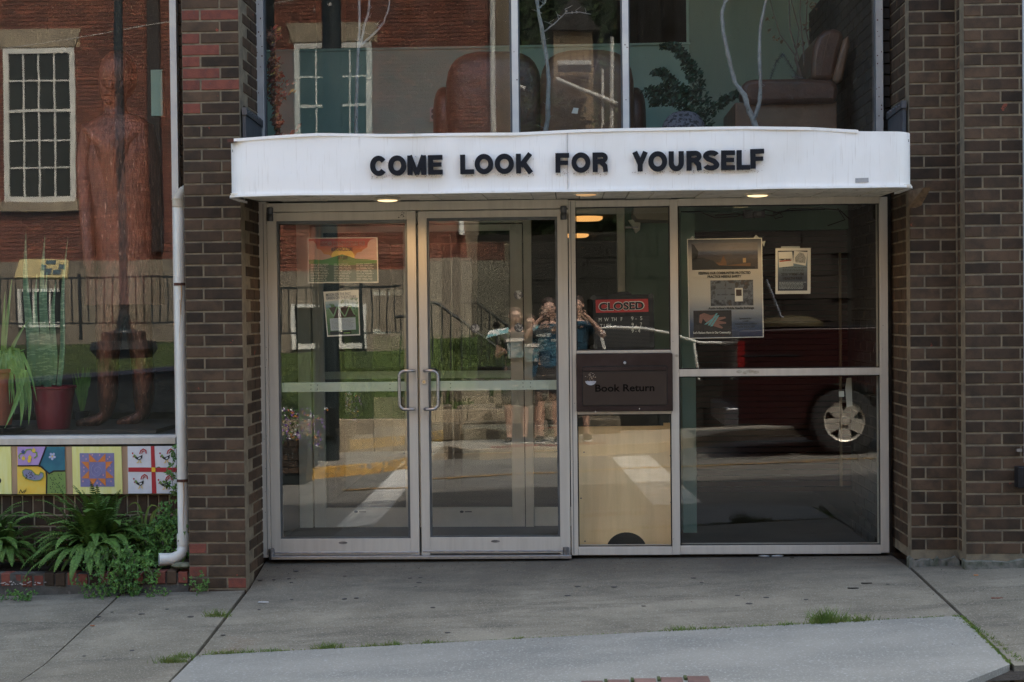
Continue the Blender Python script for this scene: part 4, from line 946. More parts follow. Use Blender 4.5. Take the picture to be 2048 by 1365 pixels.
for (u, v, y, lbl) in ((1172, 433, 2.6, 'lit round lamp on the interior ceiling, the nearer one in the side pane'), (1150, 471, 5.0, 'lit round lamp on the interior ceiling, the farther and lower one in the side pane')):
    p = px(u, v, y); p.z = 2.235; t = thing('ceiling_lamp', lbl, 'ceiling lamp', p, group='round lamps on the interior ceiling')
    MB().lathe((p.x, p.y, p.z-.03), [(.0, 0), (.11, .0), (.13, .012), (.13, .03)], 24).build('lamp_lens', 'lampglow2', t, smooth=True)
    pass
ac = thing('ceiling_duct_box', 'beige box on the interior ceiling above the closed sign', 'duct box', px(1305, 430, .9))
b = MB(); a, c_ = px(1268, 441, .8), px(1342, 413, .8); b.prism([px(1268, 415, .8), px(1266, 428, .8), px(1274, 439, .8), px(1342, 441, .8), px(1342, 410, .8)], (0, .35, 0)); b.build('box_shell', mat('beige_duct', (.36, .31, .24), .7), ac, bevel=.004)
vt_ = thing('door_closer', 'small grey closer arm against the mint wall under the beige box', 'door closer', px(1268, 455, 1.1))
b = MB(); b.prism([px(1257, 441, 1.1), px(1272, 438, 1.1), px(1281, 446, 1.1), px(1280, 460, 1.1), px(1272, 467, 1.1), px(1262, 450, 1.1)], (0, .06, 0)); b.build('closer_body', 'alu2', vt_)
b = MB(); b.box(px(1250, 455, 1.08).x, px(1276, 455, 1.08).x, 1.08, 1.1, px(1260, 457, 1.08).z, px(1260, 453.5, 1.08).z); b.build('closer_arm', 'steel', vt_)
# slatted dark red screen behind the posters
ss = thing('slatted_screen', 'dark red-brown slatted wooden screen behind the posters', 'screen', (px(1550, 1000, 1.45).x, 1.45, .1))
slm = [mat('dark_red_slat', (.034, .008, .006), .8, rnd=.1), mat('dark_brown_slat', (.026, .010, .007), .6, rnd=.25)]
xa, xb, zb1, zt1 = px(1392, 700, 1.45).x, px(1722, 700, 1.45).x, px(1500, 985, 1.45).z, px(1500, 463, 1.45).z; nsl = 46
for i in range(nsl):
    z = lerp(zb1, zt1, i/nsl); h = (zt1-zb1)/nsl; MB().hexa([(xa, 1.455, z+.003), (xb, 1.455, z+.003), (xb, 1.44, z+h-.004), (xa, 1.44, z+h-.004)], [(xa, 1.47, z+.003), (xb, 1.47, z+.003), (xb, 1.455, z+h-.004), (xa, 1.455, z+h-.004)]).build('slat', slm[0], ss)
po = thing('wooden_post', 'reddish wooden post with a brass strip at the far side of the wide window', 'post', (px(1718, 1070, .9).x, .9, 0))
MB().box(px(1711, 760, .9).x, px(1726, 760, .9).x, .9, .98, 0.01, px(1718, 470, .9).z).build('post_body', mat('reddish_wood', (.13, .055, .035), .6, c2=(.09, .04, .026), ns=12, nvec=(6, 6, .4)), po)
MB().box(px(1679, 760, .93).x, px(1684, 760, .93).x, .93, .95, 0.3, px(1680, 505, .93).z).build('brass_strip', mat('dull_brass_strip', (.12, .085, .045), .5), po)
ib2 = thing('door_lever', 'narrow steel lever plate standing against the glass near the car wheel reflection', 'lever', px(1700, 780, .04))
b = MB(); b.prism([px(1694, 757, .05), (px(1703, 756, .05)), px(1705, 812, .05), px(1694, 815, .05), px(1691, 778, .05)], (0, .012, 0)); b.build('lever_plate', mat('pale_lever_metal', (.35, .33, .28), .5), ib2)
b = MB(); fb(b, 1678, 1688, 783, 794, .05, .06); b.build('latch', 'alu2', ib2)
cb = thing('cable_bundle', 'tangle of dark cables along the ceiling inside the wide window', 'cables', px(1520, 425, .35))
b = MB()
for pts in ([(1362, 424), (1400, 424), (1430, 436), (1470, 434), (1500, 424), (1545, 432), (1580, 418), (1640, 416), (1680, 421), (1700, 440)], [(1500, 430), (1530, 420), (1560, 426), (1566, 434), (1550, 438), (1546, 426), (1575, 422), (1650, 419)], [(1675, 417), (1690, 440), (1655, 452)], [(1430, 431), (1475, 428), (1510, 436)]):
    b.tube([px(u, v, .35) for u, v in pts], .004, 6)
b.build('cable', 'black', cb)
b = MB(); rbox(b, 1488, 1506, 420, 436, .34, .40); rbox(b, 1508, 1530, 422, 435, .34, .39); b.build('junction_box', 'darkmetal', cb)
b = MB(); disc(b, 1518, 429, 5, 5, .335, .01); b.build('cable_reel', 'pivot', cb)

# ---------------------------------------------------------------- closed sign, posters, stickers
cs = thing('closed_sign', 'black letter board with a red CLOSED band and opening hours, in the side pane', 'sign', px(1246, 640, .02))
ys = .03
def skew(pts, u0=1246): return [(u, v-(u-u0)*.020) for u, v in pts]
b = MB(); poly(b, skew([(1185, 592), (1186, 590), (1305, 590), (1307, 592), (1309, 697), (1307, 699), (1190, 699), (1188, 697)]), ys, .012); b.build('board', 'black', cs, bevel=.002)
b = MB(); poly(b, skew([(1224, 592), (1226, 586), (1240, 584), (1256, 584), (1262, 587), (1264, 592)]), ys, .010); b.build('hanger_tab', 'black', cs)
b = MB(); poly(b, skew([(1191, 599), (1296, 599), (1297, 625), (1192, 625)]), ys-.012, .002); b.build('red_band', plain('red_sign_band', (.42, .022, .022), .5), cs)
text('lettering', 'CLOSED', 1243, 620, 15.5, ys-.0145, 'paper', cs, width=92, bold=.055, rot=.9); text('lettering', 'CLOSED', 1243, 619.6, 14.2, ys-.0165, 'ink', cs, width=89, bold=.03, rot=.9)
b = MB()
for i in range(22): v = 634+i*2.75; poly(b, skew([(1191, v), (1299, v), (1299, v+1.6), (1191, v+1.6)]), ys-.012, .002)
b.build('letter_groove', plain('groove_black', (.022, .022, .024), .5), cs)
for (s_, u, v, al) in (('M  W  TH   F', 1197, 643.6, 'LEFT'), ('T.UES', 1200, 656, 'LEFT'), ('SA', 1200, 668.3, 'LEFT'), ('9 -  5', 1262, 641, 'LEFT'), ('9 -  7', 1263, 653.6, 'LEFT'), ('9 - 4', 1263, 666, 'LEFT')):
    text('lettering', s_, u, v, 7.4, ys-.0145, 'paper', cs, align=al, rot=.9, bold=-.004, width={'M  W  TH   F': 47, 'T.UES': 22.5, 'SA': 11, '9 -  5': 22, '9 -  7': 21, '9 - 4': 17}[s_])
b = MB()
for (u, v) in ((1187.5, 596), (1302, 592), (1191, 693), (1304, 690)): p = px(u, v, .010); b.lathe(p, [(.016, 0), (.013, .006), (.005, .010), (.004, .02)], 16, axis='y')
b.build('suction_cup', mat('smoky_suction_cup', (.05, .05, .05), .2), cs, smooth=True)

def mapq(c):                                          # unit square onto a poster's four corners (tl, tr, br, bl)
    return lambda s, t: (lerp(lerp(c[0][0], c[1][0], s), lerp(c[3][0], c[2][0], s), t), lerp(lerp(c[0][1], c[1][1], s), lerp(c[3][1], c[2][1], s), t))
def shape(name, m, parent, f, pts, y, lay, n=0):
    b = MB(); poly(b, [f(s, t) for s, t in pts], y-.0006*lay, .0005); return b.build(name, m, parent)
R4 = lambda a, b_, c_, d_: [(a, b_), (c_, b_), (c_, d_), (a, d_)]
def lines(parent, f, x0, x1, ys_, y, lay, m, th=.010, jag=.2):
    b = MB()
    for t in ys_:
        a, e_ = x0, x1-random.uniform(0, jag)*(x1-x0)
        while a < e_:
            w_ = random.uniform(.03, .10); poly(b, [f(*q) for q in R4(a, t, min(a+w_, e_), t+th)], y-.0006*lay, .0004); a += w_+.012
    return b.build('small_print', m, parent)
yp = -.004
# sunset poster in the left door
po1 = thing('poster', 'wide sunset and green hills poster in the left glass door', 'poster', px(686, 521, yp), group=None)
ypp = -.006; f = mapq([(615, 476), (755, 475), (757, 566), (616, 567)])
shape('sheet', 'paper', po1, f, R4(0, 0, 1, 1), ypp, 0)
za, zb_ = px(686, 564, ypp).z, px(686, 478, ypp).z
shape('print', grad('sunset_print', [(0, (.04, .06, .045)), (.42, (.06, .09, .06)), (.52, (.55, .30, .06)), (.66, (.48, .19, .05)), (.85, (.38, .06, .04)), (1, (.34, .035, .03))], za, zb_), po1, f, R4(.015, .02, .985, .97), ypp, 1)
sun = []
shape('sun_print', plain('print_yellow', (.72, .48, .10), .6), po1, f, [(.5+.17*math.cos(R_(a)), .46-.24*math.sin(R_(a))) for a in range(0, 181, 15)], ypp, 2)
cl = plain('print_cloud', (.46, .29, .25), .6)
shape('cloud_print', cl, po1, f, [(.015, .08), (.08, .07), (.12, .14), (.13, .24), (.19, .27), (.23, .36), (.31, .38), (.37, .46), (.015, .52)], ypp, 3)
shape('cloud_print', cl, po1, f, [(.985, .02), (.90, .05), (.86, .12), (.85, .22), (.79, .27), (.77, .31), (.70, .34), (.66, .46), (.985, .52)], ypp, 3)
shape('hill_print', plain('print_green', (.07, .20, .05), .6), po1, f, [(.015, .49), (.1, .48), (.2, .49), (.27, .47), (.38, .42), (.49, .37), (.6, .42), (.68, .47), (.8, .48), (.985, .50), (.985, .62), (.015, .62)], ypp, 4)
shape('field_print', plain('print_dark', (.055, .085, .06), .6), po1, f, [(.015, .57), (.3, .6), (.5, .63), (.7, .6), (.985, .57), (.985, .97), (.015, .97)], ypp, 5)
text('lettering', 'LETCHER COUNTY CULTURE HUB', 685, 492, 9, ypp-.0035, plain('print_pale', (.30, .16, .13), .6) and 'print_pale', po1, width=90, bold=.01)
text('lettering', '#LETCHERCULTURE', 684, 502.5, 7.5, ypp-.0035, 'ink', po1, width=43, bold=.01); text('lettering', 'JULY 2018', 685, 519, 7, ypp-.0045, 'ink', po1, width=20)
for x0_ in (.04, .37, .69): lines(po1, f, x0_, x0_+.26, [.58+.035*i for i in range(11)], ypp, 6.5, 'paper', .009)
po2 = thing('poster', 'tilted white flyer with a green truss bridge photo in the left glass door', 'flyer', px(684, 627, yp))
f = mapq([(646.5, 584), (717, 580), (720.5, 671), (654.5, 674)])
shape('sheet', 'paper', po2, f, R4(0, 0, 1, 1), ypp, 0)
M['b2'] = grad('bridge_photo', [(0, (.04, .07, .04)), (.25, (.05, .12, .05)), (.5, (.10, .18, .07)), (.7, (.13, .22, .12)), (.8, (.18, .28, .34)), (1, (.45, .5, .5))], px(684, 671, ypp).z, px(684, 600, ypp).z, c2=(.05, .12, .04), ns=28)
shape('photo_print', 'b2', po2, f, [(.03, .22), (.5, .20), (.97, .17), (.97, .97), (.03, .97)], ypp, 1)
shape('bridge_print', plain('print_brown', (.05, .028, .022), .7), po2, f, [(.08, .36), (.72, .33), (.88, .53), (.88, .58), (.26, .60)], ypp, 2)
b = MB()
for (a, c_) in (((.1, .36), (.24, .56)), ((.24, .56), (.36, .35)), ((.38, .34), (.56, .57)), ((.58, .57), (.73, .33)), ((.73, .33), (.86, .54))):
    w_ = .02; poly(b, [f(a[0]-w_, a[1]), f(a[0]+w_, a[1]), f(c_[0]+w_, c_[1]), f(c_[0]-w_, c_[1])], ypp-.0018, .0005)
b.build('truss_print', plain('print_truss', (.16, .28, .15), .6), po2)
shape('text_panel', plain('print_grey', (.36, .40, .43), .6), po2, f, R4(.12, .60, .88, .87), ypp, 4); lines(po2, f, .16, .84, [.63+.028*i for i in range(8)], ypp, 5.2, plain('print_mid', (.16, .18, .2), .6), .008)
shape('footer_print', 'ink', po2, f, R4(.10, .89, .74, .965), ypp, 4); shape('logo_print', plain('print_lime', (.20, .34, .06), .6), po2, f, R4(.5, .925, .70, .945), ypp, 5.5)
text('lettering', 'MOON ON THE PAST', 677, 591.5, 5.6, ypp-.003, 'print_mid', po2, width=50, rot=2.5, bold=.01); text('lettering', 'GREEN ON THE FUTURE', 682.5, 598, 5.6, ypp-.003, 'print_mid', po2, width=60, rot=2.5, bold=.01)
# needle safety poster
po3 = thing('poster', 'large poster about needle safety with three photographs, in the wide window', 'poster', px(1451, 577, .0)); ypp = .018
f = mapq([(1374, 478.5), (1524, 476), (1527.5, 675), (1378, 678)])
shape('sheet', 'paper', po3, f, R4(0, 0, 1, 1), ypp, 0)
M['g3'] = grad('poster_ground', [(0, (.015, .022, .05)), (.14, (.05, .07, .12)), (.30, (.28, .28, .29)), (.42, (.46, .42, .37)), (.80, (.44, .40, .36)), (.92, (.14, .14, .16)), (1, (.012, .014, .022))], px(1450, 676, ypp).z, px(1450, 478, ypp).z)
shape('ground_print', 'g3', po3, f, R4(.012, .008, .988, .992), ypp, 1)
M['g3a'] = grad('dusk_photo', [(0, (.02, .015, .015)), (.3, (.045, .03, .022)), (.5, (.05, .045, .06)), (.62, (.05, .06, .10)), (.72, (.16, .14, .14)), (1, (.11, .095, .10))], px(1450, 539, ypp).z, px(1450, 484, ypp).z, c2=(.10, .08, .075), ns=9, lo=.5, hi=.8)
shape('photo_print', 'g3a', po3, f, R4(.06, .045, .94, .312), ypp, 2)
shape('house_print', plain('print_ochre', (.13, .06, .025), .7), po3, f, [(.26, .24), (.44, .24), (.48, .17), (.52, .24), (.52, .27), (.84, .25), (.84, .29), (.26, .29)], ypp, 3)
shape('car_print', 'ink', po3, f, [(.06, .20), (.2, .19), (.34, .22), (.42, .27), (.9, .285), (.9, .31), (.06, .31)], ypp, 4); shape('tree_print', 'ink', po3, f, [(.06, .05), (.09, .06), (.15, .13), (.13, .2), (.06, .22)], ypp, 4)
shape('lit_window_print', plain('print_cream', (.35, .22, .10), .6), po3, f, R4(.74, .2, .78, .245), ypp, 5)
text('lettering', 'KEEPING OUR COMMUNITIES PROTECTED', 1449, 548.5, 4.6, ypp-.003, 'ink', po3, width=103, bold=.035); text('lettering', 'PRACTICE NEEDLE SAFETY', 1448.5, 555.6, 4.6, ypp-.003, 'ink', po3, width=67, bold=.035)
shape('photo_print', mottle('kit_photo', [(.012, .012, .014), (.05, .05, .06), (.13, .14, .16), (.04, .035, .035), (.10, .06, .05)], 22), po3, f, R4(.30, .42, .87, .677), ypp, 2)
for (a, c_) in ((.37, .45), (.51, .45), (.37, .51), (.51, .51), (.37, .57), (.51, .57)): shape('drawer_print', plain('print_drawer', (.11, .12, .14), .5), po3, f, R4(a, c_, a+.12, c_+.048), ypp, 3)
shape('device_print', 'paper', po3, f, R4(.625, .50, .73, .635), ypp, 3.2); shape('screen_print', 'print_brown', po3, f, R4(.64, .515, .715, .58), ypp, 4.4)
text('lettering', "Austin Indiana's Mobile Needle Exchange", 1462.5, 618.5, 4.3, ypp-.003, 'ink', po3, width=90, bold=.03)
shape('photo_print', plain('print_black', (.012, .008, .008), .6), po3, f, R4(.065, .72, .575, .985), ypp, 2)
hm = plain('print_skin', (.20, .09, .07), .6)
shape('hand_print', hm, po3, f, [(.14, .84), (.15, .76), (.21, .745), (.3, .77), (.36, .76), (.40, .79), (.49, .785), (.5, .80), (.40, .825), (.5, .84), (.5, .856), (.40, .86), (.46, .895), (.44, .905), (.36, .885), (.26, .86), (.19, .80), (.17, .85)], ypp, 3)
b = MB()
for i, (a, c_) in enumerate((((.22, .86), (.37, .78)), ((.27, .87), (.38, .75)), ((.30, .88), (.40, .77)))):
    poly(b, [f(a[0]-.015, a[1]), f(a[0]+.015, a[1]), f(c_[0]+.012, c_[1]), f(c_[0]-.012, c_[1])], ypp-.0025-.0005*i, .0004)
b.build('syringe_print', plain('print_teal', (.10, .28, .30), .5), po3)
text('lettering', "Let's Reduce Harm in Our Community", 1424, 667.5, 4.2, ypp-.003, 'paper', po3, width=74, bold=.02)
for (s_, u, v, w_) in (('Sponsored by:', 1491, 638.5, 24), ('LCHTF', 1491, 644, 11), ('Kentucky ARC Coalition', 1492, 649.5, 43), ('Letcher County ASAP', 1492, 655, 36)): text('lettering', s_, u, v, 2.9, ypp-.003, 'print_black', po3, width=w_, bold=.01)
po4 = thing('poster', 'small white-bordered health fair flyer to the right of the big poster', 'flyer', px(1586, 542, .0))
f = mapq([(1551, 497), (1621.5, 496.5), (1621, 588), (1551, 588.5)])
shape('sheet', 'paper', po4, f, R4(0, 0, 1, 1), ypp, 0)
M['g4'] = grad('flyer_ground', [(0, (.02, .02, .03)), (.35, (.05, .06, .09)), (.7, (.16, .22, .26)), (.85, (.10, .12, .14)), (1, (.012, .012, .014))], px(1586, 582, ypp).z, px(1586, 501, ypp).z)
shape('ground_print', 'g4', po4, f, R4(.065, .055, .91, .93), ypp, 1)
shape('card_print', 'paper', po4, f, [(.08, .085), (.47, .075), (.51, .39), (.10, .42)], ypp, 2); shape('card_print', 'paper', po4, f, [(.53, .06), (.91, .09), (.86, .385), (.50, .33)], ypp, 2.9)
shape('stripe_print', plain('print_red', (.40, .07, .03), .6), po4, f, [(.11, .275), (.45, .25), (.45, .275), (.11, .30)], ypp, 4); text('lettering', 'WMMT FM 88.7', 1570.5, 521, 3.2, ypp-.0032, 'ink', po4, width=24, bold=.03)
shape('doodle_print', mottle('scribble_print', [(.1, .1, .1), (.45, .43, .4), (.1, .1, .1), (.5, .47, .44)], 170), po4, f, [(.56, .2), (.68, .09), (.8, .12), (.86, .22), (.84, .33), (.56, .31)], ypp, 4)
text('lettering', '2016 WMMT-FM', 1585, 551.5, 5.4, ypp-.003, 'ink', po4, width=44, bold=.02); text('lettering', 'HEALTH FAIR', 1585, 560, 5.4, ypp-.003, 'ink', po4, width=39, bold=.02)
lines(po4, f, .10, .88, [.74+.028*i for i in range(6)], ypp, 4, 'print_grey', .010); lines(po4, f, .2, .9, [.42, .455, .49], ypp, 4, 'ink', .010)
tp_ = MB()
for q in ([(1378, 480), (1385, 472), (1392, 480)], [(1505, 478), (1512, 470), (1521, 478)], [(1523, 484), (1531, 482), (1528, 494)], [(1562, 498), (1562, 493), (1600, 493), (1600, 498)]): poly(tp_, q, ypp+.001, .0006)
tp_.build('tape_piece', 'tape', po3)
for (u, v, lbl) in ((950.5, 657, 'round clear sticker on the right glass door, the lower left one'), (1037, 590, 'round clear sticker on the right glass door, the top one'), (1037.5, 655.5, 'round clear sticker on the right glass door, below the top one')):
    t = thing('round_sticker', lbl, 'sticker', px(u, v, -.03), group='round stickers on the right door')
    b = MB(); disc(b, u, v, 9, 9, -.034, .0006, n=24); b.build('sticker_disc', mat('clear_sticker_film', (.30, .29, .25), .6, c2=(.06, .055, .05), ns=70, lo=.48, hi=.52), t)
    b = MB(); N_ = 24
    for i in range(N_):
        a0, a1 = 2*math.pi*i/N_, 2*math.pi*(i+1)/N_
        poly(b, [(u+9.4*math.cos(a0), v+9.4*math.sin(a0)), (u+9.4*math.cos(a1), v+9.4*math.sin(a1)), (u+8.6*math.cos(a1), v+8.6*math.sin(a1)), (u+8.6*math.cos(a0), v+8.6*math.sin(a0))], -.0348, .0006)
    b.build('sticker_rim', 'ink', t)
# ================================================================ left display window
dw = thing('display_window', 'big display window with a copper statue and potted plants behind it', 'window', (-3.2, 0, .7))
b = MB(); b.box(px(342, 200, -.03).x, px(355, 200, -.03).x, -.04, .04, px(350, 873, -.03).z, TOP); b.build('jamb', 'mull_white', dw)
b = MB(); b.box(-9, px(352, 880, -.04).x, -.05, .10, px(175, 889.5, -.05).z, px(175, 877, -.05).z); b.build('sill', 'alu', dw, bevel=.002)
b = MB(); b.box(-9, px(352, 880, -.03).x, -.03, .06, px(175, 877, -.03).z, px(175, 872, -.03).z); b.build('glazing_stop', 'mull_white', dw)
zg = px(175, 873, 0).z
xa, xb = -9, px(344, 400, 0).x
MB().add([(xa, 0, zg), (xb, 0, zg), (xb, 0, TOP), (xa, 0, TOP)], [(0, 1, 2, 3)], 0).add([(xa, .006, zg), (xb, .006, zg), (xb, .006, TOP), (xa, .006, TOP)], [(3, 2, 1, 0)], 1).build('glass_pane', ['glass_left', 'clear'], dw)
b = MB(); b.box(-9, -2.3, .02, 1.6, zg-.1, zg-.012); tag(b.build('display_floor', plain('display_floor_black', (.028, .028, .032), .5)), kind='structure')
b = MB(); b.box(-9, -2.45, 2.2, 2.3, zg, TOP); b.hexa([(-2.02, .06, zg-.3), (-2.5, 2.2, zg-.3), (-2.54, 2.2, zg-.3), (-2.06, .06, zg-.3)], [(-2.02, .06, TOP), (-2.5, 2.2, TOP), (-2.54, 2.2, TOP), (-2.06, .06, TOP)]); tag(b.build('display_back_wall', plain('display_back_dark', (.02, .018, .017), .9)), kind='structure')
b = MB(); rbox(b, 302, 325, 140, 232, 1.9, 1.95); wpst = b.build('pale_post', 'mint'); tag(wpst, 'pale green short post behind the shoulder of the copper statue', 'post')
# plinth + statue
ys_ = .75
pl_ = thing('statue_plinth', 'low dark plinth under the copper statue', 'plinth', (px(240, 860, ys_).x, ys_, zg))
b = MB(); zf = px(230, 851, ys_-.2).z
b.box(px(36, 860, ys_).x, px(352, 860, ys_).x, ys_-.45, ys_+.5, zg-.01, zf-.01); b.build('plinth_block', plain('plinth_wood', (.035, .03, .028), .5, c2=(.05, .04, .035), ns=4), pl_)

def skin(name, joints, edges, m, parent, sub=2, root=0):
    """one continuous body grown over a skeleton: joints = [(point, radius)], edges = pairs"""
    me = bpy.data.meshes.new(name); base = wloc(parent)
    me.from_pydata([tuple(Vector(j[0])-base) for j in joints], edges, [])
    o = link(name, me, parent)
    sm = o.modifiers.new('skin', 'SKIN'); sm.use_smooth_shade = True
    for i, j in enumerate(joints):
        d = me.skin_vertices[0].data[i]; r = j[1]; d.radius = r if isinstance(r, tuple) else (r, r); d.use_root = (i == root)
    ss_ = o.modifiers.new('sub', 'SUBSURF'); ss_.levels = sub; ss_.render_levels = sub
    me.materials.append(M[m] if isinstance(m, str) else m)
    dg = bpy.context.evaluated_depsgraph_get(); ev = o.evaluated_get(dg); m2 = bpy.data.meshes.new_from_object(ev)
    o.modifiers.clear(); o.data = m2; bpy.data.meshes.remove(me)
    m2.polygons.foreach_set('use_smooth', [True]*len(m2.polygons))
    return o
stt = thing('copper_statue', 'tall hammered copper statue of a standing barefoot figure facing left', 'statue', (px(240, 860, ys_).x, ys_, zf-.01))
def S(u, v, dy=0): return px(u, v, ys_+dy)
J_ = [(S(243, 560), (.165, .13)), (S(243, 470), (.155, .12)), (S(240, 380), (.17, .13)), (S(238, 300), (.205, .14)), (S(236, 252), (.19, .12)), (S(232, 232), .085), (S(229, 212), .07), (S(228, 180), (.10, .115)), (S(232, 145), (.105, .125)), (S(234, 122), (.085, .10)),
      (S(222, 620, -.05), .115), (S(215, 720, -.06), .075), (S(216, 790, -.06), .075), (S(212, 832, -.06), .045), (S(190, 843, -.09), .045), (S(150, 850, -.12), .03),
      (S(272, 620, .06), .115), (S(284, 720, .07), .075), (S(288, 790, .07), .078), (S(285, 832, .07), .05), (S(262, 842, .04), .045), (S(232, 849, .02), .03),
      (S(292, 262, .04), .075), (S(306, 330, .05), .06), (S(312, 420, .03), .05), (S(304, 500, 0), .042), (S(298, 535, -.02), .045), (S(292, 570, -.03), .028),
      (S(178, 262, -.04), .075), (S(168, 330, -.05), .06), (S(172, 420, -.1), .05), (S(176, 490, -.16), .042), (S(180, 528, -.18), .045), (S(184, 560, -.18), .028)]
E_ = [(0, 1), (1, 2), (2, 3), (3, 4), (4, 5), (5, 6), (6, 7), (7, 8), (8, 9), (0, 10), (10, 11), (11, 12), (12, 13), (13, 14), (14, 15), (0, 16), (16, 17), (17, 18), (18, 19), (19, 20), (20, 21), (4, 22), (22, 23), (23, 24), (24, 25), (25, 26), (26, 27), (4, 28), (28, 29), (29, 30), (30, 31), (31, 32), (32, 33)]
skin('body', J_, E_, 'copper', stt)
b = MB(); b.ball(S(236, 152, .01), (.125, .14, .17), 18)
b.build('hair_cap', 'copper', stt, smooth=True)
b = MB()
b.ball(S(222, 170, -.11), (.018, .03, .035), 8); b.ball(S(213, 158, -.1), (.02, .02, .008), 8); b.ball(S(214, 190, -.1), (.03, .02, .010), 8); b.ball(S(216, 205, -.09), (.03, .03, .02), 8); b.ball(S(245, 172, -.10), (.012, .02, .035), 8)
b.build('face', 'copper', stt, smooth=True)
b = MB()                                              # tunic hanging to the knee
prof = [(S(238, 232), .13, .09), (S(240, 250), .22, .13), (S(244, 330), .25, .15), (S(246, 430), .235, .15), (S(248, 520), .25, .16), (S(250, 570), .26, .17), (S(250, 610), .26, .18)]
vs = []; n = 36
for k, (c, rx, ry) in enumerate(prof):
    for j in range(n):
        a = 2*math.pi*j/n; wv = 1+.035*k/6*math.sin(a*7+k*.4); vs.append(c+Vector((rx*wv*math.cos(a), ry*wv*math.sin(a), 0)))
b.add(vs, [(i*n+j, i*n+(j+1) % n, (i+1)*n+(j+1) % n, (i+1)*n+j) for i in range(len(prof)-1) for j in range(n)]).build('tunic', 'copper', stt, smooth=True)
# potted plants in the window
def pot(lbl, u0, u1, v0, v1, y, m):
    c = px((u0+u1)/2, v1, y); r = (px(u1, v0, y).x-px(u0, v0, y).x)/2; h = px(0, v0, y).z-px(0, v1, y).z
    t = thing('potted_plant', lbl, 'potted plant', (c.x, y, max(c.z, zg-.012)))
    MB().lathe(c, [(r*.72, 0), (r*.86, h*.5), (r*.98, h*.93), (r*1.05, h*.94), (r*1.05, h), (r*.93, h), (r*.9, h*.9), (0, h*.88)], 24).build('pot', m, t, smooth=True); return t, c, r, h
def blade(b, pts, w_, fold=.3):                       # strap leaf along a path
    n = len(pts); L_, Rr, C_ = [], [], []
    for i, p in enumerate(pts):
        t = (Vector(pts[min(i+1, n-1)])-Vector(pts[max(i-1, 0)])).normalized(); s = t.cross(Vector((0, 1, .01))).normalized(); ww = w_*(1-(i/(n-1))**2.2)+.0008
        L_.append(Vector(p)+s*ww); Rr.append(Vector(p)-s*ww); C_.append(Vector(p)+Vector((0, ww*fold, 0)))
    b.add(L_+C_+Rr, [(i, i+1, n+i+1, n+i) for i in range(n-1)]+[(n+i, n+i+1, 2*n+i+1, 2*n+i) for i in range(n-1)])
t, c, r, h = pot('tall pale snake plant in a dark red pot beside the copper statue', 66, 150, 772, 858, .45, mat('dark_red_glaze', (.20, .012, .025), .3, coat=.3))
b = MB()
for (u0, v0, u1, v1, w_) in ((62, 770, 50, 462, .028), (84, 770, 88, 470, .026), (95, 775, 92, 545, .024), (104, 770, 110, 560, .022), (75, 772, 72, 548, .022), (118, 772, 134, 475, .016)):
    blade(b, [px(lerp(u0, u1, k/7)+3*math.sin(k), lerp(v0, v1, k/7), .45) for k in range(8)], w_)
b.build('leaves', mat('banded_snake_leaf', (.20, .30, .17), .45, c2=(.09, .17, .09), ns=30, nvec=(.6, 1, 3), lo=.42, hi=.5), t)
t, c, r, h = pot('green strap-leaved plant spilling from a terracotta pot at the window corner', -40, 32, 738, 850, .35, mat('terracotta', (.38, .12, .06), .7, c2=(.3, .09, .05), ns=5))
b = MB()
for i in range(16):
    a = random.uniform(-1, 1); u1 = 5+a*50+20; bend = random.uniform(20, 60)
    blade(b, [px(lerp(0, u1, k/6)+bend*math.sin(k/6*2.2)*(.3 if a < 0 else .5), 740-random.uniform(60, 70)*math.sin(k/6*math.pi)*1.1+k/6*random.uniform(60, 95), .35-.03*k*.4) for k in range(7)], .016)
for (u1, v1) in ((50, 700), (24, 560), (10, 585), (58, 640)): blade(b, [px(lerp(4, u1, k/6), lerp(745, v1, k/6)-10*math.sin(k/6*3), .33) for k in range(7)], .013)
for (u0, v0, u1, v1) in ((48, 740, 8, 858), (36, 760, 40, 853), (50, 745, 56, 850), (20, 720, 45, 800)): blade(b, [px(lerp(u0, u1, k/6)+6*math.sin(k/6*3), lerp(v0, v1, k/6), .2) for k in range(7)], .018)
b.build('leaves', mat('strap_leaf', (.10, .20, .04), .4, c2=(.15, .27, .07), ns=10, rnd=.2), t)
sc_ = thing('saucer', 'dark glass saucer on the display floor beneath the hanging leaves', 'saucer', px(8, 862, .2)); MB().lathe(px(10, 864, .22), [(.0, 0), (.10, .002), (.13, .03), (.125, .03), (.1, .008), (0, .006)], 24).build('dish', 'black', sc_, smooth=True)
t, c, r, h = pot('small bushy houseplant reaching up in the lower sash of the reflection', 150, 178, 822, 856, 1.3, 'black')
b = MB()
for i in range(22):
    a = random.uniform(-1, 1); blade(b, [px(164+a*20*k/4, 822-random.uniform(14, 22)*k, 1.3) for k in range(5)], .012)
b.build('leaves', 'green', t)

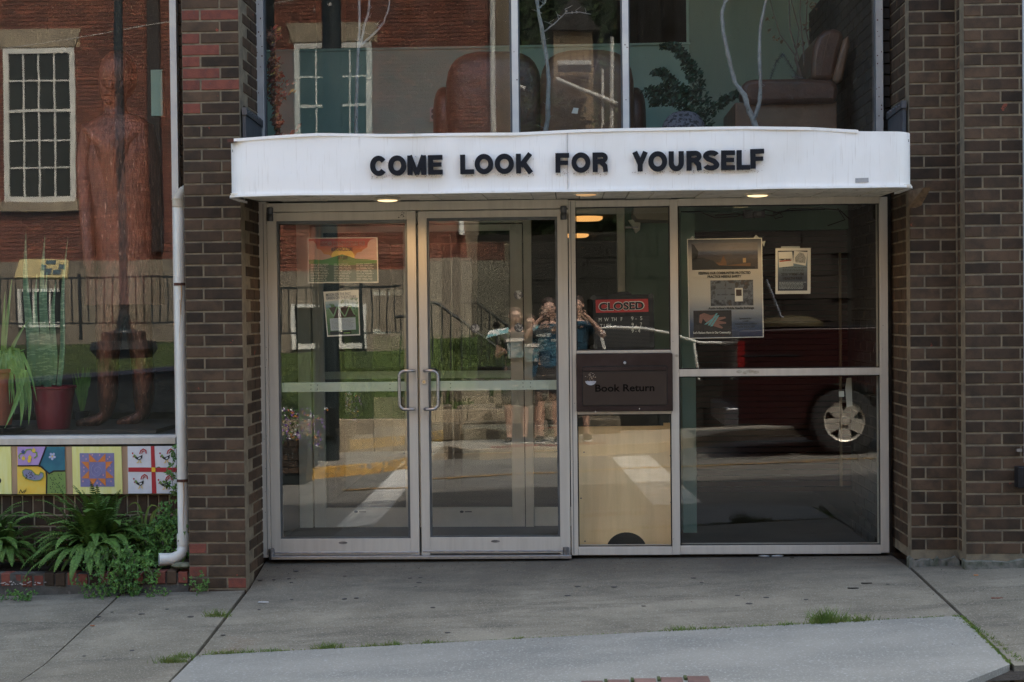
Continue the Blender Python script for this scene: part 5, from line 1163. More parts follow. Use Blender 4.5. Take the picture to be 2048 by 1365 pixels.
# ================================================================ painted quilt squares
yq = -.035
bd = thing('panel_board', 'long tan backing board with the quilt squares fixed along the low wall', 'board', (-3.2, 0, .35))
b = MB(); b.box(-9, px(352, 940, yq).x, -.02, .0, px(175, 990, -.02).z, px(175, 891, -.02).z); b.build('backing', 'mortar_dark', bd)
tan = mat('tan_painted_wood', (.33, .21, .13), .6, c2=(.40, .27, .17), ns=6, nvec=(8, 1, .6)); M['tan'] = tan
def z3(X_, Y_): return (X_/3.25, 800+Y_/3.25)
def P3(b, pts, lay, m=0): poly(b, [z3(*p) for p in pts], yq-.0012*lay, .0012, m)
for (a, c_) in ((74, 112), (420, 470), (792, 832)):
    b = MB(); poly(b, [z3(a, 304), z3(c_, 303), z3(c_+8, 612), z3(a+6, 613)], yq, .004); b.build('strip', 'tan', bd)
def qp(name, lbl, pts, m):
    c = px(*z3((pts[0][0]+pts[1][0])/2, 612), yq); t = thing(name, lbl, 'painted panel', c, group='painted quilt squares under the display window')
    b = MB(); poly(b, [z3(*p) for p in pts], yq, .010); b.build('panel', m, t, bevel=.001); return t
def art(t, name, m, *pls, lay=9):
    b = MB()
    for i, p in enumerate(pls): P3(b, p, lay+i*.12)
    b.build(name, m, t)
def ell(cx, cy_, rx, ry, n=14, a=0): return [(cx+rx*math.cos(2*math.pi*i/n)*math.cos(a)-ry*math.sin(2*math.pi*i/n)*math.sin(a), cy_+rx*math.cos(2*math.pi*i/n)*math.sin(a)+ry*math.sin(2*math.pi*i/n)*math.cos(a)) for i in range(n)]
def line(pts, w_): 
    out = []
    for q in ribbon(pts, w_): out.append([tuple(p) for p in q])
    return out
yel = mat('lemon_paint', (.70, .66, .22), .5, c2=(.74, .72, .34), ns=7, nvec=(5, 1, .5)); 
t = qp('quilt_panel', 'lemon yellow quilt square cut off by the left edge, a black blot on it', [(-330, 304), (74, 304), (80, 612), (-330, 612)], yel)
art(t, 'blot', 'ink', ell(-4, 526, 12, 17))
t = qp('quilt_panel', 'patchwork quilt square with a blue paisley on gold and purple and teal corners', [(112, 304), (422, 304), (430, 612), (118, 613)], plain('gold_paint', (.76, .45, .03), .5, c2=(.72, .52, .10), ns=8))
art(t, 'purple_patch', plain('lilac_paint', (.42, .28, .55), .5, c2=(.36, .24, .5), ns=14), [(113, 305), (298, 305), (256, 418), (240, 426), (116, 424)])
art(t, 'teal_patch', plain('teal_paint', (.012, .11, .17), .5, c2=(.02, .15, .2), ns=14), [(302, 305), (421, 305), (424, 460), (352, 462), (318, 476), (258, 426)])
art(t, 'green_patch', plain('olive_paint', (.17, .27, .07), .5), [(310, 484), (346, 464), (425, 464), (429, 611), (304, 611)])
art(t, 'outline', 'ink', *(line([(300, 305), (256, 422)], 9)+line([(114, 430), (246, 428), (272, 436), (300, 466), (304, 500), (302, 612)], 9)+line([(254, 424), (320, 480), (350, 463), (424, 462)], 9)+line([(124, 608), (134, 585), (146, 606), (158, 588), (158, 606), (170, 578), (166, 600)], 3.5)), lay=10.5)
art(t, 'paisley', plain('paisley_blue', (.22, .22, .36), .5), [(146, 460), (168, 450), (205, 458), (232, 486), (254, 490), (262, 470), (280, 478), (282, 500), (262, 520), (226, 524), (184, 516), (152, 494)], lay=10)
art(t, 'paisley_rim', 'olive_paint', *line([(146, 462), (168, 450), (205, 458), (232, 486), (254, 490), (264, 470), (281, 478), (282, 500), (262, 521), (226, 526), (184, 517), (152, 495), (145, 466)], 6), lay=11)
art(t, 'dots', 'ink', *[ell(random.uniform(165, 235), random.uniform(470, 512), 2.4, 3.2, 6) for _ in range(24)], *[ell(random.uniform(320, 420), random.uniform(478, 604), 2.6, 3.8, 6) for _ in range(38)], lay=11.5)
art(t, 'vine_scroll', 'olive_paint', *line([(130, 384), (122, 366), (134, 350), (160, 348), (172, 326), (200, 322), (216, 340), (238, 344), (240, 366), (222, 380)], 9), lay=10)
art(t, 'flowers', plain('flower_yellow', (.72, .50, .05), .5), *[ell(cx+dx, cy_+dy, 5, 8, 7) for (cx, cy_) in ((220, 326), (152, 377), (194, 372), (190, 392)) for dx, dy in ((0, -7), (7, 2), (-7, 2), (4, 9), (-4, 9))], lay=12)
art(t, 'blue_flower', plain('flower_blue', (.04, .08, .22), .5), *[ell(150+dx, 337+dy, 5, 7, 7) for dx, dy in ((0, -6), (7, 1), (-7, 1), (4, 7), (-4, 7))], lay=12.5)
art(t, 'pale_flower', plain('flower_pale', (.42, .44, .62), .5), *[ell(340+14*math.cos(a), 367+16*math.sin(a), 10, 8, 9, a) for a in [math.pi/2+i*2*math.pi/5 for i in range(5)]], lay=10); art(t, 'flower_eye', 'flower_yellow', ell(340, 368, 5, 6), lay=11.5)
t = qp('quilt_panel', 'lemon quilt square with an orange eight-point star on a violet block', [(470, 304), (792, 304), (800, 611), (478, 612)], yel)
vio = plain('violet_paint', (.17, .16, .33), .5, c2=(.20, .19, .38), ns=20); org = plain('orange_paint', (.62, .17, .03), .5, c2=(.55, .2, .05), ns=30)
art(t, 'violet_block', vio, [(518, 347), (742, 346), (744, 564), (524, 566)])
art(t, 'star_point', org, [(578, 350), (632, 404), (580, 404)], [(686, 348), (634, 404), (686, 402)], [(528, 402), (578, 404), (578, 456)], [(734, 400), (686, 404), (688, 456)], [(578, 460), (580, 512), (530, 510)], [(688, 458), (740, 506), (688, 510)], [(582, 512), (632, 512), (600, 560)], [(636, 512), (686, 512), (688, 562)], lay=10)
art(t, 'spiral', plain('pale_violet', (.30, .30, .48), .5), *line([(632+(4+i*2.1)*math.cos(i*.55), 460+(4+i*2.1)*math.sin(i*.55)*1.1) for i in range(20)], 3), lay=10)
art(t, 'petal_dots', plain('pink_paint', (.62, .32, .36), .5), *[ell(x_, y_, 4.5, 6, 7) for x_, y_ in ((540, 365), (545, 440), (546, 465), (600, 358), (648, 360), (712, 372), (718, 460), (722, 530), (540, 530), (590, 545), (655, 548), (632, 540), (560, 385), (700, 385), (672, 490), (715, 430))], lay=11)
t = qp('quilt_panel', 'white quilt square with a red cross and four little roosters', [(832, 302), (1148, 300), (1154, 608), (836, 609)], plain('panel_white', (.66, .66, .70), .5, c2=(.6, .6, .64), ns=20))
red = plain('cross_red', (.38, .012, .025), .5)
art(t, 'cross_bar', red, [(980, 302), (1003, 301), (1017, 608), (988, 609)], [(834, 440), (1150, 441), (1150, 470), (834, 468)]); art(t, 'cross_centre', plain('centre_yellow', (.80, .52, .03), .5), [(985, 440), (1010, 440), (1011, 469), (986, 469)], lay=11)
for (cx, cy_) in ((900, 372), (1078, 372), (908, 538), (1068, 545)):
    art(t, 'rooster_body', 'ink', [(cx-32, cy_-8), (cx-22, cy_-14), (cx-8, cy_+2), (cx+12, cy_-6), (cx+26, cy_-14), (cx+24, cy_+8), (cx+6, cy_+22), (cx-14, cy_+14), (cx-24, cy_+6)], lay=9.5)
    art(t, 'rooster_wing', 'panel_white', [(cx-2, cy_+6), (cx+12, cy_), (cx+16, cy_+8), (cx+2, cy_+16)], lay=11); art(t, 'rooster_neck', 'olive_paint', [(cx-34, cy_-12), (cx-24, cy_-18), (cx-12, cy_-2), (cx-20, cy_+4)], lay=11)
    art(t, 'rooster_tail', red, *line([(cx+8, cy_-20), (cx+14, cy_-40), (cx+32, cy_-52), (cx+48, cy_-42), (cx+50, cy_-22)], 7), *line([(cx+20, cy_-22), (cx+28, cy_-38), (cx+40, cy_-36)], 5), ell(cx-38, cy_-24, 5, 6), ell(cx-34, cy_-2, 3.5, 5), lay=10)
    art(t, 'rooster_feet', 'flower_yellow', *line([(cx, cy_+22), (cx-2, cy_+36), (cx-12, cy_+38)], 4), *line([(cx+12, cy_+20), (cx+12, cy_+34), (cx+22, cy_+36)], 4), lay=10)

# ================================================================ downspout
dp = thing('downspout', 'white pvc downspout with rusty straps running down beside the brick pier', 'downspout', px(366, 1110, -.42))
yd = -.36
xx = lambda u, v: px(u, v, yd)
b = MB(); b.tube([xx(358.5, 404), xx(360, 560), xx(363, 760), xx(365.5, 960), xx(367, 1068)], .0325, 18); b.build('pipe', 'pvc', dp, smooth=True)
a = xx(358, 402); b = MB(); pts = [a+Vector((0, 0, -.03)), a]+[a+Vector((.055-.055*math.cos(t_), .12*(1-math.cos(t_)), .075*math.sin(t_))) for t_ in [math.pi/2*i/6 for i in range(1, 7)]]+[a+Vector((.11, .17, .08))]
b.tube(pts, .034, 16); b.build('top_elbow', 'pvc_old', dp, smooth=True)
b = MB(); b.tube([a+Vector((0, 0, -.035)), a+Vector((0, 0, .006))], .040, 18); b.tube([a+Vector((0, 0, .006)), a+Vector((0, 0, .012))], .042, 18); b.build('collar', 'pvc_old', dp, smooth=True)
b = MB(); c = xx(367, 1066); b.tube([c+Vector((0, 0, -.005)), c+Vector((0, 0, -.07))][::-1], .039, 18); b.build('coupling', 'pvc', dp, smooth=True)
c = xx(367, 1088); b = MB(); pts = [c, c+Vector((0, 0, -.02))]+[c+Vector((-.07+.07*math.cos(t_), -.035*math.sin(t_), -.02-.065*math.sin(t_))) for t_ in [math.pi/2*i/6 for i in range(1, 7)]]+[c+Vector((-.13, -.06, -.083))]
b.tube(pts, [.036]*8+[.038], 16); b.build('bottom_elbow', 'pvc', dp, smooth=True)
for v in (569, 961):
    u = lerp(360, 366, (v-560)/400); p = xx(u, v); b = MB(); b.tube([p+Vector((0, 0, -.008)), p+Vector((0, 0, .008))], .0365, 16); b.box(p.x+.03, p.x+.06, p.y-.004, p.y+.03, p.z-.006, p.z+.005); b.build('strap', 'rust', dp)
p = xx(360, 569)
b = MB()
for (u0, v0, v1, w_) in ((362.5, 571, 630, 1.3), (360, 600, 690, .6), (367, 965, 1060, 1.0)):
    for i in range(12):
        va, vb_ = lerp(v0, v1, i/12), lerp(v0, v1, (i+1)/12); du = .8*math.sin(i*.5); poly(b, [(u0+du-w_*(1-i/14), va), (u0+du+w_*(1-i/14), va), (u0+du+w_*(1-i/14), vb_), (u0+du-w_*(1-i/14), vb_)], yd-.0325, .0006)
b.build('rust_run', mat('rust_stain', (.36, .22, .11), .8), dp)

# conduit on the right pier
cd = thing('conduit', 'grey conduit with a small black box on the stepped brick pier', 'conduit', px(2042, 960, -.62))
b = MB(); q = px(2051, 500, -.64); b.tube([(q.x, -.64, px(2047, 925, -.64).z), (q.x, -.64, TOP)], .0125, 14); b.build('pipe', mat('galvanised_conduit', (.45, .48, .53), .4, metal=.3), cd, smooth=True)
b = MB(); a, c_ = px(2034, 976, -.66), px(2060, 934, -.66); b.box(a.x, c_.x, -.68, -.61, a.z, c_.z); b.build('box', 'black', cd, bevel=.004)
b = MB(); p = px(2040, 901, -.625); b.box(p.x-.02, p.x+.01, -.63, -.612, p.z-.008, p.z+.008); b.build('strap', 'steel', cd)

# ================================================================ planter
pt = thing('planter_edging', 'chipped red and brown brick edging of the planter bed', 'planter edging', (-3.2, -.5, -.15))
yp_ = -.50
ztp = lambda x: lerp(px(0, 1146, yp_).z, px(378, 1139, yp_).z, (x-px(0, 1146, yp_).x)/(px(378, 1139, yp_).x-px(0, 1146, yp_).x))
x = px(-90, 1150, yp_).x; k = 0; xend = px(376, 1150, yp_).x
while x < xend-.03:
    wd = .0655; h_ = px(100, 1146, yp_).z-px(100, 1174, yp_).z; z = ztp(x)-h_
    worn = random.random(); m = 'brick_red' if (k % 5 in (0, 1, 3) and worn < .75) or k < 8 and worn < .5 or k > 26 else 'brick'
    d = random.uniform(0, .012) if m == 'brick_red' else 0
    brick(pt, x+J/2, yp_+d, z+random.uniform(-.003, .003), wd-J, .09, h_-.008-random.uniform(0, .012 if m == 'brick_red' else 0), 0, m); x += wd; k += 1
b = MB(); n = 40; xa = px(-90, 1150, yp_).x
for i in range(n):
    p, q = lerp(xa, xend, i/n), lerp(xa, xend, (i+1)/n); ja = .006*noise.noise(Vector((p*4, 0, 0))); jb = .006*noise.noise(Vector((q*4, 0, 0)))
    zl1, zl2 = ztp(p)-.08, ztp(q)-.08
    b.hexa([(p, yp_+.002+ja, -.4), (q, yp_+.002+jb, -.4), (q, yp_+.012+jb, zl2), (p, yp_+.012+ja, zl1)], [(p, yp_+.1, -.4), (q, yp_+.1, -.4), (q, yp_+.1, zl2), (p, yp_+.1, zl1)])
b.box(xa, xend, yp_+.012, yp_+.095, -.2, ztp(-3)-.014)
b.build('concrete_kerb', mat('stained_concrete_kerb', (.085, .08, .07), .9, c2=(.045, .04, .035), ns=9, c3=(.17, .16, .14), ns3=22, lo3=.62, hi3=.75, bump=(40, .006)), pt)
b = MB()
for i in range(26): disc(b, random.uniform(0, 95), random.uniform(1163, 1170), random.uniform(1, 3), random.uniform(.6, 1.6), yp_-.002, .004, n=6)
b.build('mortar_crumb', mat('old_white_mortar', (.32, .29, .28), .95), pt)
b = MB(); b.box(-9, -2.2, -.42, .0, -.4, ztp(-3)-.03); tag(b.build('planter_soil', 'soil'), kind='structure')
rk = thing('flat_stone', 'flat mossy stone on the planter edge under the downspout outlet', 'stone', px(368, 1131, -.46))
b = MB(); b.ball(px(366, 1131, -.46), (.07, .05, .018), 12); b.build('stone_body', mat('mossy_stone', (.16, .15, .10), .95, c2=(.07, .075, .035), ns=30, bump=(40, .01)), rk, smooth=True)
tg = thing('plant_marker', 'small white plant marker tag on a stake among the vines', 'plant marker', px(293, 1100, -.25))
b = MB(); poly(b, [(290, 1078), (291.5, 1075.5), (295, 1075.5), (296.5, 1078), (296.5, 1093), (290, 1093)], -.25, .003); b.build('tag_plate', 'pvc', tg); b = MB(); poly(b, [(285, 1093), (302, 1093), (302, 1099), (285, 1099)], -.248, .004); b.build('clip', 'black', tg)
# ferns
zs0 = ztp(-3)-.03
def fern(lbl, u, v, y, n, L0, um=(-1, 1)):
    c = px(u, v, y); t = thing('fern', lbl, 'fern', c, group='ferns in the planter bed')
    for part_ in range(1):
        b = MB()
        for i in range(n):
            az = random.uniform(0, 2*math.pi); el = R_(random.uniform(25, 85)); L_ = L0*random.uniform(.6, 1.1)*(1.12 if el > 1.1 else 1)
            if math.sin(az) > 0: az = -az if random.random() < .5 else az
            p = c+Vector((random.gauss(0, .05), random.gauss(0, .04), 0)); d = Vector((math.cos(az)*math.cos(el), math.sin(az)*math.cos(el)*.75, math.sin(el)))
            m_ = 32; ds = L_/m_; pts = []
            for k in range(m_+1):
                pts.append(p.copy()); p = p+d*ds; d = (d+Vector((0, 0, -1))*(2.3/m_)*(.4+k/m_)).normalized()
                if p.y > -.03: p.y = -.03
            for k in range(2, m_+1):
                tt = (pts[k]-pts[k-1]).normalized(); side = tt.cross(Vector((0, 0, 1))); side = side.normalized() if side.length > .01 else Vector((1, 0, 0))
                upv = side.cross(tt); l = .036*L_/.5*math.sin(math.pi*min(1, (k/m_)**.75*.98+.02))**.7+.006; w_ = ds*.42
                for sg in (-1, 1):
                    a0 = pts[k]; tip = a0+side*sg*l+tt*l*.35-upv*l*random.uniform(0, .3); md = a0+side*sg*l*.55+tt*(l*.12)
                    b.add([a0-tt*w_, md-tt*w_*.9+upv*.003, tip, md+tt*w_*1.1-upv*.002, a0+tt*w_], [(0, 1, 2, 3, 4)] if sg < 0 else [(4, 3, 2, 1, 0)])
            for k in range(0, m_-1, 3): b.add([pts[k]-Vector((.0014, 0, 0)), pts[k]+Vector((.0014, 0, 0)), pts[min(k+3, m_)]], [(0, 1, 2)])
        b.build('fronds', 'green', t)
    return t
fern('large bright fern spreading in front of the star and paisley squares', 192, 1118, -.24, 230, .43)
fern('fern cut off by the left edge of the planter bed', -15, 1112, -.22, 140, .38)
fn = fern('small fern tucked between the big fern and the downspout', 262, 1110, -.16, 50, .31)
# vines: leaves on stems
def vine(name, lbl, cat, stems, nl, ls, y=-.5, m='ivy', group=None):
    c = px(*stems[0][0], y); t = thing(name, lbl, cat, c, group); b = MB(); s = MB()
    for st_ in stems:
        pts = [px(u, v, y+random.uniform(-.02, .02)) for u, v in st_]; 
        if len(pts) > 1: s.tube(pts, .0016, 5, cap=False)
        for _ in range(max(3, int(nl*(len(st_)-1)))):
            k = random.randrange(max(1, len(pts)-1)); p = pts[k].lerp(pts[min(k+1, len(pts)-1)], random.random())+Vector((random.gauss(0, .022), random.uniform(-.05, .03), random.gauss(0, .02)))
            q = Vector((random.gauss(0, 1), -1.2+random.gauss(0, .5), random.gauss(.5, .6))).normalized(); a = q.orthogonal().normalized(); a.rotate(Matrix.Rotation(random.uniform(0, 6.28), 3, q)); r = q.cross(a); z_ = ls*random.uniform(.55, 1.2)
            for w2 in ((0, 1.0), (1.05, .75), (-1.05, .75)):       # three-lobed leaf
                aa = a*math.cos(w2[0])+r*math.sin(w2[0]); rr_ = r*math.cos(w2[0])-a*math.sin(w2[0]); k2 = w2[1]*z_
                b.add([p, p+aa*k2*.5+rr_*k2*.26+q*.002, p+aa*k2-q*.004, p+aa*k2*.5-rr_*k2*.26+q*.002], [(0, 1, 2, 3)])
    s.build('stems', 'twig', t); b.build('leaves', m, t); return t
vine('creeping_vine', 'leafy vine tumbling over the planter edge onto the pavement', 'vine', [[(250, 1090), (270, 1120), (262, 1150), (250, 1175)], [(235, 1120), (230, 1150), (255, 1180), (270, 1195)], [(290, 1110), (262, 1138), (245, 1160), (240, 1190)], [(300, 1125), (280, 1150), (262, 1192)], [(225, 1110), (240, 1130), (225, 1165)], [(270, 1100), (250, 1130), (262, 1165), (278, 1185)], [(215, 1100), (200, 1125), (190, 1150)], [(290, 1120), (305, 1150), (300, 1175)]], 16, .028, -.53)
vine('ground_vine', 'dark leafy vine filling the bed around the plant marker', 'vine', [[(215, 1095), (260, 1085), (310, 1095), (345, 1110)], [(240, 1120), (290, 1112), (330, 1100)], [(230, 1075), (270, 1060), (320, 1070)], [(300, 1060), (340, 1050), (350, 1030)], [(250, 1110), (300, 1120), (350, 1122)], [(310, 1090), (325, 1040), (338, 1010)], [(335, 1085), (345, 1060), (340, 1040)]], 42, .030, -.30)
vine('ground_vine', 'fine-leaved vine at the foot of the downspout over the flat stone', 'vine', [[(355, 1095), (370, 1060), (374, 1020)], [(376, 1108), (380, 1080), (374, 1040)], [(372, 1120), (378, 1100)], [(330, 1125), (350, 1130), (372, 1150)]], 14, .026, -.34)
vine('climbing_vine', 'climbing vine with jagged leaves crossing the rooster square beside the downspout', 'vine', [[(346, 960), (345, 930), (349, 895)], [(348, 985), (344, 960)], [(350, 1030), (348, 1000), (346, 975)]], 9, .036, -.12)
for (u, v, h_, lbl) in ((175, 1196, 70, 'tall leafy weed growing against the planter edging'), (205, 1196, 50, 'bushy weed at the pavement edge beside the tall weed'), (12, 1208, 26, 'small weed at the far left foot of the planter'), (50, 1205, 40, 'low weed under the chipped bricks of the planter'), (316, 1195, 20, 'tiny weed on the pavement below the vine'), (400, 1180, 34, 'small weed sprouting at the corner of the red-flecked pier'), (215, 1170, 44, 'leafy weed leaning out under the vine')):
    vine('weed', lbl, 'weed', [[(u, v), (u+random.uniform(-6, 6), v-h_*.5), (u+random.uniform(-12, 12), v-h_)], [(u, v), (u+12, v-h_*.35), (u+22, v-h_*.45)], [(u, v), (u-10, v-h_*.3), (u-18, v-h_*.5)]], 6+h_*.08, .019, -.56)
v_ = thing('blade_weed', 'long arching grass-like leaves rising beside the rooster square', 'weed', px(292, 1050, -.2)); b = MB()
for (a_, h_, s_) in ((290, 1010, 1), (300, 1020, 1), (285, 1005, -1), (305, 1015, 1)): blade(b, [px(a_+s_*30*(k/6)**2, 1060-(1060-h_)*math.sin(k/6*2.2), -.2) for k in range(7)], .007)
b.build('blades', 'grass', v_)

# grass in the joints
def tuft(lbl, u, v, n, h, sp, y=None, grp='grass tufts in the pavement joints'):
    n = int(n*1.25); h *= 1.12; sp *= 1.1
    y = -1.675 if y is None else y; c = px(u, v, y); c.z = gz(c.x, y)-.004; t = thing('grass_tuft', lbl, 'grass tuft', c, grp); b = MB()
    for _ in range(n):
        p = c+Vector((random.gauss(0, sp), random.gauss(0, .010), -.004)); a = random.uniform(0, 6.28); l = h*random.uniform(.4, 1.1); lean = random.uniform(.3, 1.3)
        d = Vector((math.cos(a)*lean, math.sin(a)*lean*.7, 1)).normalized(); q = d.cross(Vector((0, 1, 0))).normalized()*.0013; m_ = p+d*l*.55; e = m_+(d+Vector((0, 0, -.55*lean))).normalized()*l*.5
        b.add([p-q, p+q, m_+q*.8, m_-q*.8, e], [(0, 1, 2, 3), (3, 2, 4)])
    b.build('blades', 'grass', t)
for args in ((450, 1307, 90, .035, .05, 'first tuft along the cross joint, nearest the planter side'), (492, 1305, 60, .028, .04, 'low tuft just right of the first one in the cross joint'), (545, 1302, 70, .03, .05, 'thin tuft in the cross joint below the left door hinge'), (660, 1296, 120, .045, .035, 'rounded tuft in the cross joint below the left door'), (743, 1292, 50, .03, .025, 'small tuft in the cross joint below the door handles'), (787, 1290, 70, .035, .025, 'pointed tuft in the cross joint below the door meeting line'), (862, 1287, 45, .03, .025, 'sprig in the cross joint below the right door, left of its middle'), (1036, 1278, 45, .022, .02, 'tiny tuft alone in the cross joint below the right door'), (1364, 1258, 90, .035, .03, 'tuft in the cross joint below the wide window edge'), (1412, 1256, 80, .028, .04, 'spreading low tuft beside the one below the window edge'), (1455, 1254, 40, .02, .03, 'faint low tuft in the cross joint under the big poster'), (1530, 1250, 60, .022, .04, 'low mossy tuft left of the tallest grass'), (1578, 1248, 70, .028, .02, 'dense small tuft just left of the tallest grass'), (1620, 1246, 60, .02, .05, 'flat tuft running into the tallest grass'), (1652, 1244, 260, .085, .035, 'tallest grass tuft standing in the cross joint'), (1712, 1241, 110, .05, .045, 'spreading tuft right of the tallest grass'), (1858, 1234, 40, .02, .03, 'low tuft in the cross joint near its right end')):
    tuft('grass '+args[5], args[0], args[1], args[2], args[3], args[4])
tuft('grass tuft halfway along the sloping joint between door slab and left slab', 432, 1238, 110, .05, .03, -1.02); tuft('grass tuft where the two pavement joints meet, upper part', 365, 1312, 90, .045, .03, -1.72); tuft('grass tuft where the two pavement joints meet, lower denser part', 345, 1322, 170, .045, .035, -1.80)
for i in range(14):
    t_ = i/13; tuft(['grass sprig near the top of the right-hand joint', 'grass sprig in the right-hand joint'][i > 0]+(' at its start', ', second along', ', third along', ', fourth along', ', fifth along', ', sixth along', ', seventh along', ', eighth along', ', ninth along', ', tenth along', ', eleventh along', ', twelfth along', ', thirteenth along', ', at the frame edge')[i], lerp(1915, 2040, t_), lerp(1236, 1325, t_), 26, .022, .012, lerp(-1.68, -2.45, t_))
b = MB()
for i in range(420):
    t_ = random.random(); x_ = lerp(-1.85, 1.88, t_); y_ = lerp(-1.682, -1.662, t_)+random.gauss(0, .004); z_ = gz(x_, y_); s_ = random.uniform(.003, .009)
    b.add([(x_-s_, y_, z_-.012), (x_+s_, y_, z_-.012), (x_, y_-s_, z_+.002), (x_, y_+s_, z_+.003)], [(0, 2, 3), (2, 1, 3)])
for i in range(260):
    t_ = random.random(); x_ = lerp(1.885, 1.87, t_)+random.gauss(0, .005); y_ = lerp(-1.67, -2.5, t_); z_ = gz(x_, y_); s_ = random.uniform(.004, .012)
    b.add([(x_-s_, y_, z_-.012), (x_+s_, y_, z_-.012), (x_, y_-s_, z_+.003), (x_, y_+s_, z_+.004)], [(0, 2, 3), (2, 1, 3)])
tag(b.build('joint_moss', 'grass'), kind='stuff')
# chewing-gum spots, leaves, scraps
gum = mat('gum_spot', (.055, .05, .048), .8)
def ground_at(u, v):                                  # where a pixel's ray meets the sloping pavement
    lo, hi = -2.7, 0
    for _ in range(30):
        m_ = (lo+hi)/2; p = px(u, v, m_)
        if p.z < gz(p.x, m_): hi = m_
        else: lo = m_
    p = px(u, v, lo); return Vector((p.x, lo, gz(p.x, lo)))
sp_ = [(592, 1143), (578, 1158), (548, 1160), (583, 1166), (520, 1161), (690, 1153), (820, 1157), (841, 1156), (832, 1174), (838, 1166), (713, 1197), (866, 1216), (689, 1199), (518, 1220), (584, 1200), (690, 1198), (224, 1225), (283, 1229), (197, 1234), (382, 1234), (264, 1302), (208, 1314), (169, 1313), (334, 1219), (717, 1335), (995, 1320), (1135, 1192), (1155, 1174), (1228, 1175), (1287, 1213), (1387, 1157), (1403, 1166), (1475, 1192), (1493, 1278), (1775, 1169), (1533, 1196), (1612, 1200), (1772, 1317), (1694, 1274), (1498, 1208), (895, 1266), (446, 1271)]
b = MB()
for (u, v) in sp_:
    c = ground_at(u, v)+Vector((0, 0, .001)); r = random.uniform(.008, .017); n = 9
    b.prism([c+Vector((r*1.1*math.cos(2*math.pi*i/n)*random.uniform(.8, 1.15), r*math.sin(2*math.pi*i/n)*random.uniform(.8, 1.15), 0)) for i in range(n)], (0, 0, .0015))
tag(b.build('gum_spots', gum), kind='stuff')
for (u, v, c, lbl) in ((185, 1253, (.30, .10, .04), 'small orange-brown scrap on the left slab'), (1952, 1152, (.40, .14, .03), 'orange scrap on the pavement before the right pier'), (1733, 1168, (.02, .015, .012), 'black twig scrap on the slab under the wide window'), (1706, 1178, (.02, .016, .014), 'small dark pebble on the slab near the black twig'), (1994, 1198, (.16, .05, .03), 'reddish frond lying on the slab at the right edge'), (527, 1206, (.5, .5, .5), 'short pale stick on the slab near the left pier'), (1584, 1117, (.04, .035, .02), 'dark curled leaf on the threshold under the wide window'), (1242, 1118, (.05, .03, .02), 'dark leaf by the frame under the plywood')):
    g_ = ground_at(u, v); t = thing('litter_scrap', lbl, 'scrap', g_+Vector((0, 0, .001)), 'scraps lying on the pavement'); b = MB(); l = .03 if 'twig' in lbl or 'frond' in lbl or 'stick' in lbl else .012
    b.prism([g_+Vector((x_*l, y_*.008, .002)) for x_, y_ in ((-1, -.5), (0, -1), (1, -.3), (.8, .7), (-.2, .5), (-.9, .8))], (0, 0, .004)); b.build('scrap', mat('scrap_'+str(u), c, .8), t)
b = MB(); g_ = ground_at(1540, 1113); 
for i in range(7): b.ball(g_+Vector((random.uniform(-.06, .06), random.uniform(-.01, .01), .003)), (random.uniform(.02, .04), .015, random.uniform(.004, .010)), 8)
tag(b.build('plastic_film', mat('crumpled_clear_plastic', (.33, .34, .35), .3), smooth=True), 'crumpled pale plastic film on the ground under the wide window', 'plastic film')

b = MB()                                              # grit and crumbs swept against the threshold and walls
for i in range(700):
    if random.random() < .6: x_, y_ = random.uniform(-1.86, 1.9), -abs(random.gauss(0, .10))-.08
    else: x_, y_ = random.uniform(-4.2, 3.4), random.uniform(-2.4, -.5)
    z_ = gz(x_, y_)+.002; s_ = random.uniform(.0015, .0042)
    b.add([(x_-s_, y_, z_), (x_+s_, y_-s_*.4, z_), (x_, y_+s_, z_), (x_, y_, z_+s_*.9)], [(0, 1, 3), (1, 2, 3), (2, 0, 3)])
tag(b.build('grit', mat('brown_grit', (.09, .065, .045), .95, c2=(.2, .17, .13), ns=40, rnd=.5)), kind='stuff')
# ================================================================ across the street (seen reflected in the glass)
def mbx(b, u0, u1, v0, v1, y0, y1, m=0):              # box whose building-side face fills this reflected pixel rectangle
    um, vm = (u0+u1)/2, (v0+v1)/2
    return b.box(mx(u0, vm, y0).x, mx(u1, vm, y0).x, y1, y0, mx(um, v1, y0).z, mx(um, v0, y0).z, m)
def mcyl(b, u, v0, v1, r, y, n=12, m=0): a, c_ = mx(u, v1, y), mx(u, v0, y); return b.tube([(a.x, y, a.z), (a.x, y, c_.z)], r, n, m=m)
yF = -16.4
farw = tag(link('far_sidewalk', None, None), kind='structure')
def kerb_y(x):
    if x < -3.2: return -7.45
    if x < -2.1: return lerp(-7.45, -8.25, (x+3.2)/1.1)
    if x < -1.9: return lerp(-8.25, -8.9, (x+2.1)/.2)
    if x < -1.2: return -8.9
    if x < -.9: return lerp(-8.9, -8.25, (x+1.2)/.3)
    return -8.25 if x < 1.0 else lerp(-8.25, -9.6, min(1, (x-1)/1.2))
b = MB(); n = 180
for i in range(n):
    xa, xb = -18+36*i/n, -18+36*(i+1)/n
    for j in range(4):
        f = lambda x, t: (x, lerp(kerb_y(x)-.14, -10.2, t), gz(x, -8.2)+.0)
        b.add([f(xa, j/4), f(xa, (j+1)/4), f(xb, (j+1)/4), f(xb, j/4)], [(0, 1, 2, 3)])
b.build('sidewalk_surface', mat('sunny_concrete', (.30, .27, .21), .9, c2=(.24, .21, .17), ns=3), farw)
by, bg_ = MB(), MB()
